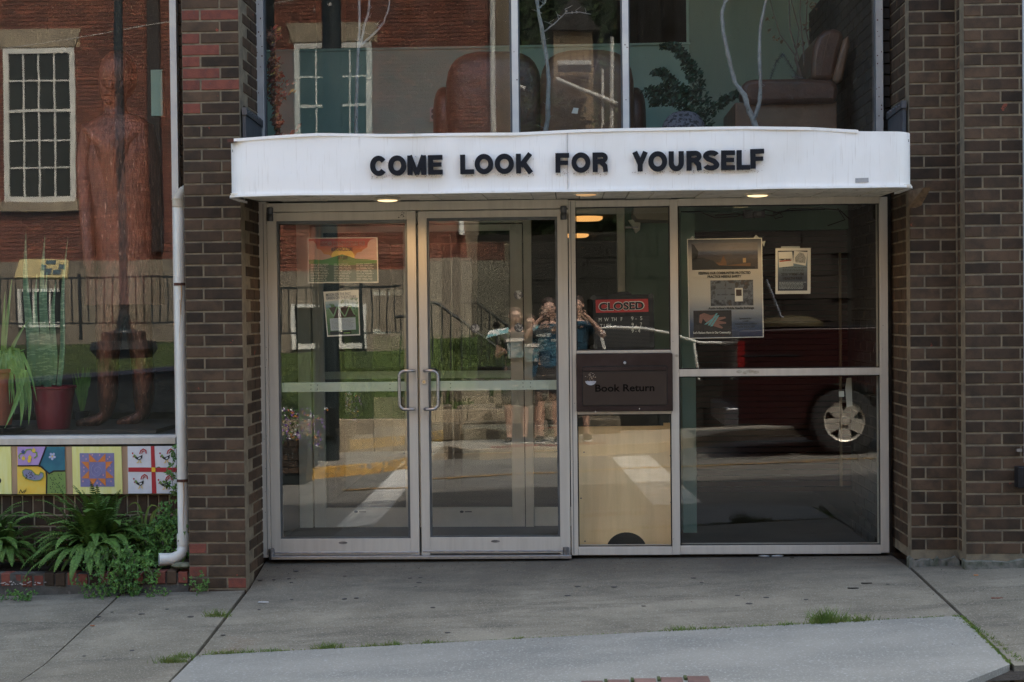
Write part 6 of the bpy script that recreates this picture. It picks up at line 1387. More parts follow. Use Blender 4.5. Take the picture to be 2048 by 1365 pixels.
for i in range(n):
    xa, xb = -18+36*i/n, -18+36*(i+1)/n
    for b_ in ((by if -7 < xa < -1.95 else bg_),):
        q = [(x, kerb_y(x), gz(x, -8.2, .16)) for x in (xa, xb)]
        b_.hexa([q[0], q[1], (xb, kerb_y(xb)-.15, q[1][2]), (xa, kerb_y(xa)-.15, q[0][2])][::-1], [(q[0][0], q[0][1]-.02, q[0][2]+.16), (q[1][0], q[1][1]-.02, q[1][2]+.16), (xb, kerb_y(xb)-.15, q[1][2]+.16), (xa, kerb_y(xa)-.15, q[0][2]+.16)][::-1])
tag(by.build('yellow_kerb', 'kerb_yellow'), kind='structure'); tag(bg_.build('far_kerb', 'stone'), kind='structure')
for i in range(16):
    x = mx(1030+i*11, 890, -8.5).x; tag(MB().box(x, x+.06, -8.62, -8.42, gz(x, -8.2)-.03, gz(x, -8.2)+.006).build('edge_brick', 'far_brick', farw))
# street surface right of the kerb bulge, where the truck stands
b = MB()
for i in range(20):
    xa, xb = 0+i, 1+i
    b.add([(x, y, gz(x, y, .12)-.004) for x, y in ((xa, -8.2), (xa, -10.4), (xb, -10.4), (xb, -8.2))], [(0, 1, 2, 3)])
tag(b.build('parking_lane', 'asphalt'), kind='structure')
# lawn bank
b = MB(); nx, ny = 50, 16
vs = []
def lz(x, y): t = max(0, min(1, (-10.1-y)/4.8)); return lerp(.22, 1.12, t**.8)+.03*x*.3
for j in range(ny+1):
    for i in range(nx+1):
        x = lerp(-18, -.95, i/nx); y = lerp(-10.05, -16.4, j/ny); vs.append((x, y, lz(x, y)+.02*noise.noise(Vector((x, y, 0)))))
b.add(vs, [(j*(nx+1)+i, (j+1)*(nx+1)+i, (j+1)*(nx+1)+i+1, j*(nx+1)+i+1) for j in range(ny) for i in range(nx)]); tag(b.build('lawn', 'lawn'), kind='structure')
b = MB()
for _ in range(14000):
    x, y = random.uniform(-10, -.98), random.uniform(-14.8, -10.1); z = lz(x, y); h = random.uniform(.03, .07); a = random.uniform(0, 3.14)
    b.add([(x-.012*math.cos(a), y-.012*math.sin(a), z-.01), (x+.012*math.cos(a), y+.012*math.sin(a), z-.01), (x+random.gauss(0, .02), y+random.gauss(0, .02), z+h)], [(0, 1, 2)])
tag(b.build('lawn_grass', mat('lawn_blade', (.075, .115, .02), .8, c2=(.11, .14, .03), ns=1, rnd=.3)), kind='stuff')
b = MB()
for i in range(40):
    xa, xb = -18+i*.5, -17.5+i*.5-.0
    if xb < -4.6 or xa > -.9: 
        continue
    b.box(xa, xb-.012, -10.1, -9.9, -.3, .26)
wl = thing('low_garden_wall', 'low pale garden wall along the lawn across the street, reflected in the left door', 'garden wall', (-2.7, -10, 0)); b.build('coping_stones', 'stone', wl)
dwl = thing('dark_retaining_wall', 'dark painted retaining wall below the lawn, reflected in the display window', 'retaining wall', (-6.5, -9.5, -.1))
a, c_ = mx(-20, 775, -9.4), mx(352, 737, -9.4); b = MB(); b.hexa([(a.x-6, -9.4, -.5), (c_.x, -9.4, -.5), (c_.x, -9.75, -.5), (a.x-6, -9.75, -.5)][::-1], [(a.x-6, -9.4, a.z-.35), (c_.x, -9.4, c_.z-.03), (c_.x, -9.75, c_.z-.03), (a.x-6, -9.75, a.z-.35)][::-1]); b.build('wall_body', 'iron', dwl)
b = MB(); b.hexa([(a.x-6, -9.33, a.z-.35), (c_.x+.03, -9.33, c_.z-.03), (c_.x+.03, -9.8, c_.z-.03), (a.x-6, -9.8, a.z-.35)][::-1], [(a.x-6, -9.33, a.z-.30), (c_.x+.03, -9.33, c_.z+.02), (c_.x+.03, -9.8, c_.z+.02), (a.x-6, -9.8, a.z-.30)][::-1]); b.build('wall_cap', plain('slate_cap', (.035, .04, .065), .5), dwl)

# ---------------------------------------------------------------- brick courthouse-like building
hb_ = thing('brick_building', 'red brick building with white sash windows and a rendered base, reflected from across the street', 'building', (-8, yF, 1))
XE = mx(995, 300, yF).x; zB = mx(300, 520, yF).z
W1 = [(8, 150), (590, 745)]
wins = [(mx(u0, 250, yF).x, mx(u1, 250, yF).x, mx(80, 405, yF).z, mx(80, 98, yF).z) for u0, u1 in W1]
wins.append((wins[0][0]-5.1, wins[0][1]-5.1, wins[0][2], wins[0][3]))
b = MB(); b.box(-16, XE-.01, yF-8, yF-.02, .3, 9.4); b.build('wall_core', 'far_mortar', hb_)
def clip(x, z, l, h):                                 # the piece of a brick left beside a window opening
    x1 = x+l
    for (a, c_, z0, z1) in wins:
        if z+h > z0-.15 and z < z1+.34:
            e = .0 if z+h/2 < z1 else .10
            if z < z0: e = .06
            if x >= a-e and x1 <= c_+e: return None
            if x < a-e < x1: x1 = a-e
            elif x < c_+e < x1: x = c_+e
    return x, x1-x
bm_ = MB(); cnt = 0; hb2 = .0678; z = zB; k = 0; cand = []
while z < 7.6:
    x = -13.2-(.1 if k % 2 else 0)
    while x < XE:
        l = min(.203, XE-x)
        q = clip(x, z, l, hb2) if l > .03 else None
        if q and q[1] > .025: cand.append((q[0], z, q[1]))
        x += .203
    z += hb2; k += 1
for i, (x, z, l) in enumerate(cand):
    if -8.5 < x < -6.75+.4 and 2.6 < z < 4.9 and cnt < 290:
        o = brick(hb_, x+l-J/2, yF, z+J/2, l-J, .05, hb2-J, math.pi, 'far_brick'); cnt += 1
    else:
        jy = random.uniform(-.003, .003); bm_.box(x+.006, x+l-.006, yF-.03, yF+jy, z+.0065, z+hb2-.0065)
o = bm_.build('bricks', 'far_brick', hb_); o['kind'] = 'stuff'
b = MB(); b.box(-16, XE+.08, yF-.01, yF+.10, .4, zB); b.build('rendered_base', 'base', hb_)
b = MB(); b.box(-16, XE+.02, yF-8, yF+.3, 9.4, 9.7); b.build('cornice', 'stone', hb_)
for wi, (xa, xb, z0, z1) in enumerate(wins):
    wn = MB().box(xa, xb, yF-.019, yF-.016, z0, z1).build('window', 'darkpane', hb_)
    b = MB(); t_ = .095
    b.box(xa, xa+t_, yF-.015, yF+.03, z0, z1).box(xb-t_, xb, yF-.015, yF+.03, z0, z1).box(xa+t_, xb-t_, yF-.015, yF+.03, z1-t_, z1).box(xa+t_, xb-t_, yF-.015, yF+.04, z0, z0+t_)
    zm = lerp(z0, z1, .60); b.box(xa+t_, xb-t_, yF-.015, yF+.02, zm-.025, zm+.025); b.build('frame', 'farwhite', wn)
    for sl_, za, zb in (('sash', zm+.025, z1-t_), ('sash', z0+t_, zm-.025)):
        b = MB(); nr = 2 if za > zm else 3
        for q in range(1, 4): x = lerp(xa+t_, xb-t_, q/4); b.box(x-.014, x+.014, yF-.015, yF+.01, za, zb)
        for q in range(1, nr): zz = lerp(za, zb, q/nr); b.box(xa+t_, xb-t_, yF-.015, yF+.008, zz-.014, zz+.014)
        b.build('muntins', 'farwhite', wn)
    b = MB(); b.box(xa-.06, xb+.06, yF-.02, yF+.10, z0-.16, z0); b.build('sill', 'stone', hb_)
    b = MB(); zL = z1+.02; b.add([(xa-.02, yF+.03, zL), (xb+.02, yF+.03, zL), (xb+.14, yF+.03, zL+.34), (xa-.14, yF+.03, zL+.34), (xa-.02, yF-.02, zL), (xb+.02, yF-.02, zL), (xb+.14, yF-.02, zL+.34), (xa-.14, yF-.02, zL+.34)], [(3, 2, 1, 0), (4, 5, 6, 7), (0, 1, 5, 4), (2, 3, 7, 6), (1, 2, 6, 5), (3, 0, 4, 7)]); b.build('lintel', 'stone', hb_)
for (u0, u1, v0, v1) in ((38, 130, 578, 655), (597, 745, 582, 672)):
    b = MB(); mbx(b, u0, u1, v0, v1, yF+.12, yF+.08); wn = b.build('basement_window', 'darkpane', hb_)
    b = MB(); xa, xb, z0, z1 = mx(u0, v0, yF+.12).x, mx(u1, v0, yF+.12).x, mx((u0+u1)/2, v1, yF+.12).z, mx((u0+u1)/2, v0, yF+.12).z
    b.box(xa, xa+.06, yF+.12, yF+.17, z0, z1).box(xb-.06, xb, yF+.12, yF+.17, z0, z1).box(xa+.09, xb-.09, yF+.12, yF+.17, z0, z0+.09).box(xa+.09, xb-.09, yF+.12, yF+.17, z1-.06, z1)
    for q in (1/3, 2/3): x = lerp(xa, xb, q); b.box(x-.025, x+.025, yF+.12, yF+.16, z0+.09, z1-.06)
    b.build('frame', 'farwhite', wn)
b = MB(); b.tube([(XE-.06, yF+.1, mx(985, 468, yF).z), (XE-.06, yF+.1, 9.2)], .05, 10); tag(b.build('far_downspout', 'farwhite'), 'white downspout at the corner of the red brick building', 'downspout')

# iron fence on the lawn
fc = thing('iron_fence', 'dark iron railing fence in front of the brick building', 'fence', (-8, -14.9, 1.1)); yf_ = -14.9
zt_, zb_ = mx(300, 552, yf_).z, mx(300, 655, yf_).z
MB().box(-14, mx(815, 600, yf_).x, yf_-.012, yf_+.012, zt_-.035, zt_).build('rail', 'iron', fc); MB().box(-14, mx(815, 600, yf_).x, yf_-.012, yf_+.012, zb_+.06, zb_+.09).build('rail', 'iron', fc)
x = mx(-30, 600, yf_).x; k = 0; pk = None
while x < mx(815, 600, yf_).x:
    r = .022 if k % 12 == 0 else .009
    if k % 12 == 0: MB().box(x-r, x+r, yf_-r, yf_+r, zb_-.2, zt_+.06).build('post', 'iron', fc)
    else:
        if pk is None: me_ = bpy.data.meshes.new('picket'); q = MB().box(-.009, .009, -.009, .009, zb_+.09, zt_-.035); me_.from_pydata(q.v, [], q.f); me_.materials.append(M['iron']); pk = me_
        o = bpy.data.objects.new('picket', pk); COL.objects.link(o); o.parent = fc; w_ = wloc(fc); o.location = (x-w_.x, yf_-w_.y, -w_.z)
    x += .135; k += 1
# stair railing and stone steps
sr = thing('stair_railing', 'black iron stair railing climbing beside the stone steps, reflected in the right door', 'railing', (-.9, -11.5, .7)); yr = -11.2
b = MB(); A_, B_ = mx(868, 602, yr), mx(1062, 700, yr); b.tube([mx(800, 612, yr), A_, mx(930, 602, yr), B_, B_+Vector((0, 0, -.6))], .022, 8); b.build('handrail', 'iron', sr)
for i in range(14):
    u = lerp(812, 1050, i/13); v = 606 if u < 930 else lerp(602, 694, (u-930)/130); a = mx(u, v, yr); MB().box(a.x-.010, a.x+.010, yr-.01, yr+.01, a.z-.78, a.z).build('baluster', 'iron', sr)
stp = thing('stone_steps', 'weathered stone retaining blocks and steps behind the three people', 'stone steps', (0, -10, 0)); stm = mat('sunny_stone_block', (.20, .165, .115), .9, c2=(.11, .09, .065), ns=2.5, c3=(.10, .085, .06), ns3=7, lo3=.6, hi3=.7, bump=(14, .02)); M['stn'] = stm
for r_, (v0, v1, y) in enumerate(((838, 876, -9.75), (806, 838, -10.1), (776, 806, -10.5))):
    for c in range(4):
        u0 = 895+c*88-r_*14; 
        if u0 > 1215: continue
        b = MB(); mbx(b, u0, u0+82+random.uniform(-6, 0), v0+random.uniform(1, 4), v1, y+random.uniform(-.06, .06), y-.6); b.build('stone_block', 'stn', stp, bevel=.015)
# information board
ib_ = thing('information_board', 'tan information board with small pictures, standing before the fence', 'information board', mx(85, 700, -13.6)); yb_ = -13.6
b = MB(); p = [mx(40, 517, yb_), mx(138, 520, yb_), mx(134, 555, yb_+.35), (mx(30, 555, yb_+.35))]; b.prism(p, (0, -.03, -.03)); b.build('panel', mat('tan_sign_face', (.50, .40, .17), .6, c2=(.44, .36, .17), ns=4), ib_)
b = MB()
for (s, t, w_, h_) in ((.55, .1, .2, .2), (.48, .35, .09, .25), (.56, .55, .13, .3), (.72, .6, .16, .25), (.82, .3, .12, .25)):
    q = [p[0].lerp(p[1], a).lerp(p[3].lerp(p[2], a), c_)+Vector((0, .008, .008)) for a, c_ in ((s, t), (s+w_, t), (s+w_, t+h_), (s, t+h_))]; b.prism(q, (0, -.004, -.004))
b.build('picture', plain('sign_picture', (.05, .09, .10), .6), ib_)
for u in (52, 122): b = MB(); mbx(b, u-2, u+2, 545, 700, yb_+.1, yb_+.04); b.build('leg', 'iron', ib_)
# poles
lp = thing('street_lamp', 'slim dark iron street lamp on a flared base, reflected beside the copper statue', 'street lamp', mx(247, 712, -10.8)); yl_ = -10.8
a, c_ = mx(248, 712, yl_), mx(240, -60, yl_)
b = MB(); b.tube([(a.x, yl_, a.z), (a.x, yl_, c_.z)], .062, 14); b.build('pole', 'pole', lp, smooth=True)
b = MB(); b.lathe((a.x, yl_, mx(247, 668, yl_).z), [(.19, 0), (.17, .04), (.10, .07), (.085, .22), (.066, .30), (.062, .32)], 18); b.build('flared_base', 'pole', lp, smooth=True)
b = MB(); b.lathe((a.x, yl_, mx(247, 716, yl_).z), [(.38, 0), (.46, .12), (.44, .22), (.30, .24), (.30, .34), (.28, .36), (0, .36)], 24); b.build('round_footing', 'iron', lp, smooth=True)
up = thing('utility_pole', 'thick dark green pole at the kerb, reflected in the left door and the upper window', 'pole', mx(676, 890, -8.6)); yu = -8.75
a = mx(672, 760, yu); b = MB(); b.tube([(a.x, yu, -.25), (a.x, yu, 9)], [.125, .115], 22); b.build('shaft', 'pole', up, smooth=True)
MB().box(a.x-.13, a.x+.11, yu+.11, yu+.16, mx(672, 850, yu).z, mx(672, 795, yu).z).build('access_box', 'iron', up); b = MB(); b.tube([(a.x-.15, yu+.05, -.2), (a.x-.15, yu+.05, 3.2)], .025, 8); b.build('side_pipe', 'iron', up)
MB().box(a.x-.02, a.x+.03, yu+.115, yu+.125, mx(672, 16, yu).z, mx(672, 10, yu).z).build('label_plate', 'paper', up)
# flower planter
fp = thing('flower_planter', 'dark brown brick planter with purple, orange and white flowers at the yellow kerb', 'flower planter', (-3.1, -7.6, -.15)); yz = -7.25
a, c_ = mx(520, 945, yz), mx(622, 862, yz)
b = MB(); b.box(a.x, c_.x, yz-.8, yz, -.3, c_.z); b.build('planter_box', 'iron', fp)
for r_ in range(5):
    for c in range(4):
        brick(fp, c_.x-.0-c*.2-(r_ % 2)*.1, yz+.02, -.18+r_*.075, .19, .05, .065, math.pi, 'brick')
b = MB()
for _ in range(900): x_, y_ = random.uniform(a.x, c_.x+.15), random.uniform(yz-.7, yz+.08); leafquad(b, (x_, y_, c_.z+random.uniform(-.12, .34)*(1 if y_ < yz else .3)), .022, random.choice([0, 0, 0, 0, 1, 1, 2, 3]))
b.build('flowers', [M['ivy'], plain('purple_petal', (.20, .06, .42), .6), plain('orange_petal', (.65, .22, .03), .6), plain('white_petal', (.7, .68, .7), .6)], fp)
# white pipe handrail by the truck
pr_ = thing('pipe_handrail', 'white bent pipe handrail reflected across the closed sign', 'handrail', mx(1200, 745, -9.7)); yh = -9.7
b = MB(); b.tube([mx(1212, 745, yh), mx(1203, 705, yh), mx(1192, 658, yh), mx(1215, 655, yh), mx(1280, 656, yh), mx(1342, 667, yh), mx(1400, 686, yh), mx(1450, 686, yh)], .022, 10); b.tube([mx(1388, 686, yh), mx(1392, 720, yh), mx(1398, 760, yh)], .020, 8); b.build('pipe', 'farwhite', pr_, smooth=True)

# ---------------------------------------------------------------- pickup truck
tk = thing('pickup_truck', 'red pickup truck parked across the street, its chrome rear wheel reflected in the wide window', 'pickup truck', (3.3, -8.2, -.1))
yt = -7.25; red_p = mat('truck_red_paint', (.017, .0014, .002), .35, coat=.25, c2=(.013, .0012, .0016), ns=3); M['tred'] = red_p
wc = mx(1690, 838, yt); gzt = lambda x: gz(x, -7.8, .12)
rw = wc.z-gzt(wc.x); rw = .375; wz = gzt(wc.x)+rw
xt0 = mx(1478, 700, yt).x; zr_ = mx(1600, 660, yt).z; xk = wc.x
b = MB()
prof = [(xt0, wz-.02), (xt0-.02, wz+.15), (xt0, zr_-.01), (xt0+.05, zr_), (xt0+1.95, zr_+.03), (xt0+1.98, zr_+.48), (xt0+2.15, zr_+.55), (xt0+3.1, zr_+.53), (xt0+3.75, zr_+.02), (xt0+4.9, zr_-.12), (xt0+5.0, wz+.1), (xt0+4.95, wz-.08), (xk+3.3+.47, wz-.1)]
arch = lambda cx, r: [(cx+r*math.cos(R_(a)), wz+.0+r*math.sin(R_(a))) for a in range(0, 181, 15)]
prof += arch(xk+3.3, .46)+[(xk+3.3-.47, wz-.1), (xk+.47, wz-.1)]+arch(xk, .46)+[(xk-.47, wz-.06)]
b.prism([(x, yt, z) for x, z in prof], (0, -1.75, 0)); b.build('body', 'tred', tk, bevel=.03)
b = MB(); b.prism([(x, yt+.02, z) for x, z in arch(xk, .50)+arch(xk, .455)[::-1]], (0, -.05, 0)); b.build('wheel_arch', 'tred', tk)
b = MB(); b.box(xt0+.05, xt0+1.9, yt-1.7, yt-.05, zr_+.031, zr_+.034); b.build('bed_liner', 'black', tk)
b = MB(); b.prism([(x, yt+.004, z) for x, z in ((xt0+2.25, zr_+.1), (xt0+2.3, zr_+.48), (xt0+3.02, zr_+.48), (xt0+3.5, zr_+.1))], (0, -.01, 0)); b.build('window', 'darkpane', tk)
b = MB(); b.box(xt0-.16, xt0-.01, yt-1.72, yt+.02, wz-.05, wz+.16); b.build('rear_bumper', 'steel', tk, bevel=.02)
b = MB(); b.box(xt0-.02, xt0+.06, yt-.05, yt+.012, zr_-.42, zr_-.12); b.build('tail_light', plain('tail_light_red', (.22, .010, .010), .3), tk)
b = MB(); b.tube([(xt0-.10, yt-.55, wz-.05), (xt0-.10, yt-.55, wz+.13)], .05, 8); b.build('tow_hitch', 'steel', tk)
b = MB(); b.box(xt0+.02, xk-.5, yt-.02, yt+.012, zr_-.30, zr_-.275); b.box(xk+.5, xt0+4.8, yt-.02, yt+.012, zr_-.30, zr_-.275); b.build('side_trim', 'black', tk)
cg = thing('yellow_cargo', 'yellow strapped cargo with a grey pole leaning in the truck bed', 'cargo', (xt0+.7, yt-.5, zr_+.03)); b = MB(); b.ball((xt0+.65, yt-.5, zr_+.05), (.38, .2, .12), 14); b.build('bundle', plain('cargo_yellow', (.055, .04, .01), .7), cg, smooth=True)
b = MB(); b.tube([mx(1590, 664, yt-.4), mx(1560, 630, yt-.4), mx(1545, 590, yt-.4), mx(1532, 560, yt-.4)], .018, 8); b.build('grey_pole', 'steel', cg)
for cx in (xk, xk+3.3):
    for sy, yy in ((1, yt-.02), (-1, yt-1.75)):
        wh = MB().lathe((cx, yy-(.24 if sy > 0 else -.0), wz), [(.20, 0), (rw-.03, 0), (rw, .03), (rw, .21), (rw-.03, .24), (.238, .245), (.232, .12)], 40, axis='y').build('wheel', plain('tyre_rubber', (.018, .018, .019), .75), tk, smooth=True)
        if sy > 0:
            al_ = mat('alloy_rim', (.62, .57, .49), .32, metal=.35)
            b = MB(); b.lathe((cx, yy-.06, wz), [(.235, 0), (.232, .055), (.215, .045), (.205, .0)], 40, axis='y', cap=False); b.lathe((cx, yy-.05, wz), [(.05, 0), (.055, .035), (.045, .045), (0, .048)], 24, axis='y')
            for s5 in range(5):
                a = R_(90+72*s5+36); ca, sa = math.cos(a), math.sin(a)
                for wd0, wd1 in ((.055, .085),):
                    q = [(cx+ca*.04-sa*wd0, yy-.03, wz+sa*.04+ca*wd0), (cx+ca*.215-sa*wd1, yy-.015, wz+sa*.215+ca*wd1), (cx+ca*.215+sa*wd1, yy-.015, wz+sa*.215-ca*wd1), (cx+ca*.04+sa*wd0, yy-.03, wz+sa*.04-ca*wd0)]
                    b.prism(q, (0, -.03, 0))
            b.build('rim', al_, wh); b = MB(); b.lathe((cx, yy-.11, wz), [(.22, 0), (.22, .01)], 24, axis='y'); b.build('brake_shadow_disc', 'black', wh)
            b = MB()
            for s5 in range(6): a = R_(60*s5); b.lathe((cx+.075*math.cos(a), yy-.03, wz+.075*math.sin(a)), [(.013, 0), (.010, .015), (0, .016)], 8, axis='y')
            b.build('wheel_nut', 'steel', wh)

# ---------------------------------------------------------------- people on the far kerb
skinm = mat('skin_tone', (.50, .31, .23), .55, c2=(.46, .28, .20), ns=8); M['skin'] = skinm
def person(lbl, x, y, H, shirt, shorts, hair, pose, hairlong=False, female=False):
    g_ = gz(x, -8.2); t = thing('person', lbl, 'person', (x, y, g_)); s = H/1.75
    def P(dx, dy, z): return Vector((x+dx*s, y+dy*s, g_+z*s))      # dy>0: towards the library
    sh = .17 if not female else .155
    aL, aR = pose                                      # elbow, wrist, hand offsets for each arm (shoulder is implied)
    J_ = [(P(0, 0, .94), (.135, .095)), (P(0, 0, 1.10), (.12, .085)), (P(0, 0, 1.28), (.15, .095)), (P(0, 0, 1.41), (.12, .075)), (P(0, 0, 1.48), .055), (P(0, .01, 1.545), (.055, .06)), (P(0, .02, 1.60), (.070, .088)), (P(0, .015, 1.67), (.073, .09)), (P(0, .01, 1.72), (.05, .06)),
          (P(-.09, 0, .88), .085), (P(-.10, .02, .52), .056), (P(-.10, -.01, .36), .058), (P(-.10, -.01, .10), .036), (P(-.10, .02, .05), .04), (P(-.11, .15, .03), .03),
          (P(.09, 0, .88), .085), (P(.10, .02, .52), .056), (P(.10, -.01, .36), .058), (P(.10, -.01, .10), .036), (P(.10, .02, .05), .04), (P(.11, .15, .03), .03)]
    E_ = [(0, 1), (1, 2), (2, 3), (3, 4), (4, 5), (5, 6), (6, 7), (7, 8), (0, 9), (9, 10), (10, 11), (11, 12), (12, 13), (13, 14), (0, 15), (15, 16), (16, 17), (17, 18), (18, 19), (19, 20)]
    hands = []
    for sg, arm in ((-1, aL), (1, aR)):
        i0 = len(J_); J_ += [(P(sg*sh, 0, 1.40), .052)]+[(P(*arm[0]), .040), (P(*arm[1]), .027), (P(*arm[2]), (.040, .022))]
        E_ += [(3, i0), (i0, i0+1), (i0+1, i0+2), (i0+2, i0+3)]; hands.append((P(*arm[1]), P(*arm[2]), sg, P(*arm[0])))
    skin('body', J_, E_, 'skin', t)
    for w_, h_, sg, el_ in hands:                         # five fingers each
        b = MB(); d = (h_-w_).normalized(); side = d.cross(Vector((0, 1, 0))); side = side.normalized() if side.length > .1 else Vector((1, 0, 0)); upn = side.cross(d)
        for k in range(4):
            l = (.062, .072, .068, .052)[k]*s; o_ = h_+side*(k-1.5)*.017*s; b.tube([o_, o_+d*l*.5+upn*.004, o_+d*l*.8+upn*.018+side*0, o_+d*l*.85+upn*.034], [.008, .008, .007, .006], 6)
        o_ = w_.lerp(h_, .5)+side*sg*-.026*s; b.tube([o_, o_+d*.03-side*sg*.02, o_+d*.055-side*sg*.022+upn*.012], [.010, .009, .007], 6); b.build('fingers', 'skin', t, smooth=True)
    # shirt: torso shell and sleeves
    J2 = [(P(0, 0, .82), (.150, .115)), (P(0, 0, .95), (.142, .108)), (P(0, 0, 1.10), (.128, .096)), (P(0, 0, 1.28), (.155, .105)), (P(0, 0, 1.40), (.13, .082)), (P(0, 0, 1.44), .075)]
    E2 = [(0, 1), (1, 2), (2, 3), (3, 4), (4, 5)]
    for sg, arm in ((-1, aL), (1, aR)):
        i0 = len(J2); a0 = P(sg*sh, 0, 1.40); a1 = a0.lerp(P(*arm[0]), .55); J2 += [(a0, .068), (a1, .060)]; E2 += [(4, i0), (i0, i0+1)]
    skin('shirt', J2, E2, shirt, t)
    J3 = [(P(0, 0, .92), (.150, .115)), (P(0, 0, 1.06), (.118, .086)), (P(-.09, 0, .80), .115), (P(-.10, .01, .48), .095), (P(.09, 0, .80), .115), (P(.10, .01, .48), .095)]
    skin('shorts', J3, [(0, 1), (0, 2), (2, 3), (0, 4), (4, 5)], shorts, t)
    for sg in (-1, 1):
        b = MB(); soft(b, P(sg*.11, .07, .045), (.05*s, .15*s, .045*s), 16, 2.6); b.build('shoe', 'black', t, smooth=True); b = MB(); soft(b, P(sg*.11, .07, .012), (.054*s, .155*s, .014*s), 16, 3); b.build('shoe_sole', 'paper', t, smooth=True)
    hd = P(0, .012, 1.655); b = MB()
    b.ball(hd+Vector((0, -.030, .036))*s, (.084*s, .088*s, .084*s), 16)
    if hairlong: b.ball(hd+Vector((0, -.05, -.05))*s, (.08*s, .05*s, .12*s), 12)
    hh = b.build('hair', hair, t, smooth=True)
    b = MB(); b.ball(hd+Vector((0, .088, -.022))*s, (.012*s, .018*s, .02*s), 8); b.build('nose', 'skin', t, smooth=True)
    b = MB(); b.ball(hd+Vector((0, .080, -.062))*s, (.024*s, .010*s, .006*s), 8); b.build('mouth', plain('lip', (.35, .12, .10), .5), t, smooth=True)
    for sg in (-1, 1):
        b = MB(); b.ball(hd+Vector((sg*.030, .080, .004))*s, (.013*s, .008*s, .008*s), 8); b.build('eye', 'ink', t); b = MB(); b.ball(hd+Vector((sg*.080, 0, -.01))*s, (.012*s, .02*s, .03*s), 8); b.build('ear', 'skin', t, smooth=True)
    # bare face pushed out from under the hair
    b = MB(); b.ball(hd+Vector((0, .024, -.022))*s, (.072*s, .074*s, .092*s), 16); b.build('face', 'skin', t, smooth=True)
    return t, P, s, hd
def glasses(t, hd, s):
    b = MB()
    for sg in (-1, 1): b.tube([hd+Vector((sg*.032+.021*math.cos(a), .099, .003+.016*math.sin(a)))*s for a in [i*math.pi/6 for i in range(13)]], .0028, 5, cap=False)
    b.tube([hd+Vector((-.011, .1, .004))*s, hd+Vector((.011, .1, .004))*s], .0028, 5)
    for sg in (-1, 1): b.tube([hd+Vector((sg*.053, .098, .005))*s, hd+Vector((sg*.082, 0, .005))*s], .0028, 5)
    b.build('glasses', 'ink', t)
grey_s = mat('grey_tshirt', (.11, .10, .09), .9, c2=(.09, .08, .075), ns=8); blue_s = mat('blue_tshirt', (.018, .065, .105), .9, c2=(.014, .05, .085), ns=8, bump=(9, .012)); shk = mat('charcoal_shorts', (.035, .032, .032), .9, c2=(.05, .045, .042), ns=8)
hair1 = mat('brown_hair', (.05, .028, .018), .6, bump=(60, .006), bvec=(3, 3, .6)); hair2 = mat('light_brown_hair', (.13, .08, .05), .6, bump=(60, .006), bvec=(3, 3, .6))
def shirtprint(t, P, s):
    b = MB(); q = [P(-.10, .122, 1.30), P(.10, .122, 1.31), P(.09, .128, 1.12), P(-.085, .128, 1.11)]; b.prism(q, (0, .004, 0)); b.build('shirt_print', plain('teal_print', (.05, .14, .17), .8, c2=(.3, .33, .33), ns=14, lo=.5, hi=.55), t)
    b = MB(); q = [P(-.11, .124, 1.36), P(.11, .124, 1.37), P(.11, .127, 1.325), P(-.11, .127, 1.315)]; b.prism(q, (0, .004, 0)); b.build('shirt_lettering_band', 'paper', t)
tA, PA, sA, hA = person('person in glasses and a grey T-shirt with a white and teal print, holding papers', -.36, -9.0, 1.67, grey_s, shk, hair2, (((-.24, -.02, 1.12), (-.20, .16, 1.16), (-.13, .25, 1.20)), ((.215, -.02, 1.13), (.22, .02, .91), (.22, .04, .83))), True, True)
glasses(tA, hA, sA); shirtprint(tA, PA, sA)
pa = thing('paper_stack', 'white and teal printed papers held by the person in grey', 'papers', PA(-.16, .30, 1.40)); b = MB()
b.prism([PA(-.38, .28, 1.36), PA(-.10, .30, 1.43), PA(-.08, .26, 1.50), PA(-.34, .24, 1.46)], (0, .006, .004)); b.build('sheets', plain('teal_sheet', (.12, .32, .36), .7, c2=(.6, .62, .6), ns=16, lo=.45, hi=.5), pa)
tB, PB, sB, hB = person('shortest person, in glasses and a blue T-shirt with white and teal print', -.175, -8.96, 1.58, blue_s, shk, hair1, (((-.215, -.03, 1.13), (-.22, .02, .91), (-.22, .04, .83)), ((.215, -.03, 1.13), (.22, .02, .91), (.22, .04, .83))), False, True)
glasses(tB, hB, sB); shirtprint(tB, PB, sB)
tC, PC, sC, hC = person('tall person in a blue shirt photographing with both hands raised to a camera', .05, -8.92, 1.77, blue_s, shk, hair1, (((-.30, .12, 1.28), (-.12, .17, 1.50), (-.06, .20, 1.54)), ((.33, .10, 1.27), (.13, .15, 1.50), (.055, .19, 1.55))), False)
hc = thing('hand_camera', 'black camera held up by the tall photographer', 'camera', (.0, -8.78, 1.44)); b = MB(); b.box(-.055, .055, -8.80, -8.745, 1.42, 1.495); b.box(-.02, .02, -8.80, -8.75, 1.495, 1.52); b.build('camera_body', 'black', hc, bevel=.006)
b = MB(); b.lathe((0, -8.745, 1.458), [(.034, 0), (.034, .05), (.036, .05), (.036, .078), (.028, .08), (.02, .07), (0, .068)], 24, axis='y'); b.build('camera_lens', 'black', hc, smooth=True)
b = MB(); b.tube([(-.05, -8.78, 1.48), (-.06, -8.80, 1.38), (0, -8.79, 1.20), (.05, -8.80, 1.38), (.05, -8.78, 1.48)], .008, 6); b.build('neck_strap', 'black', hc)

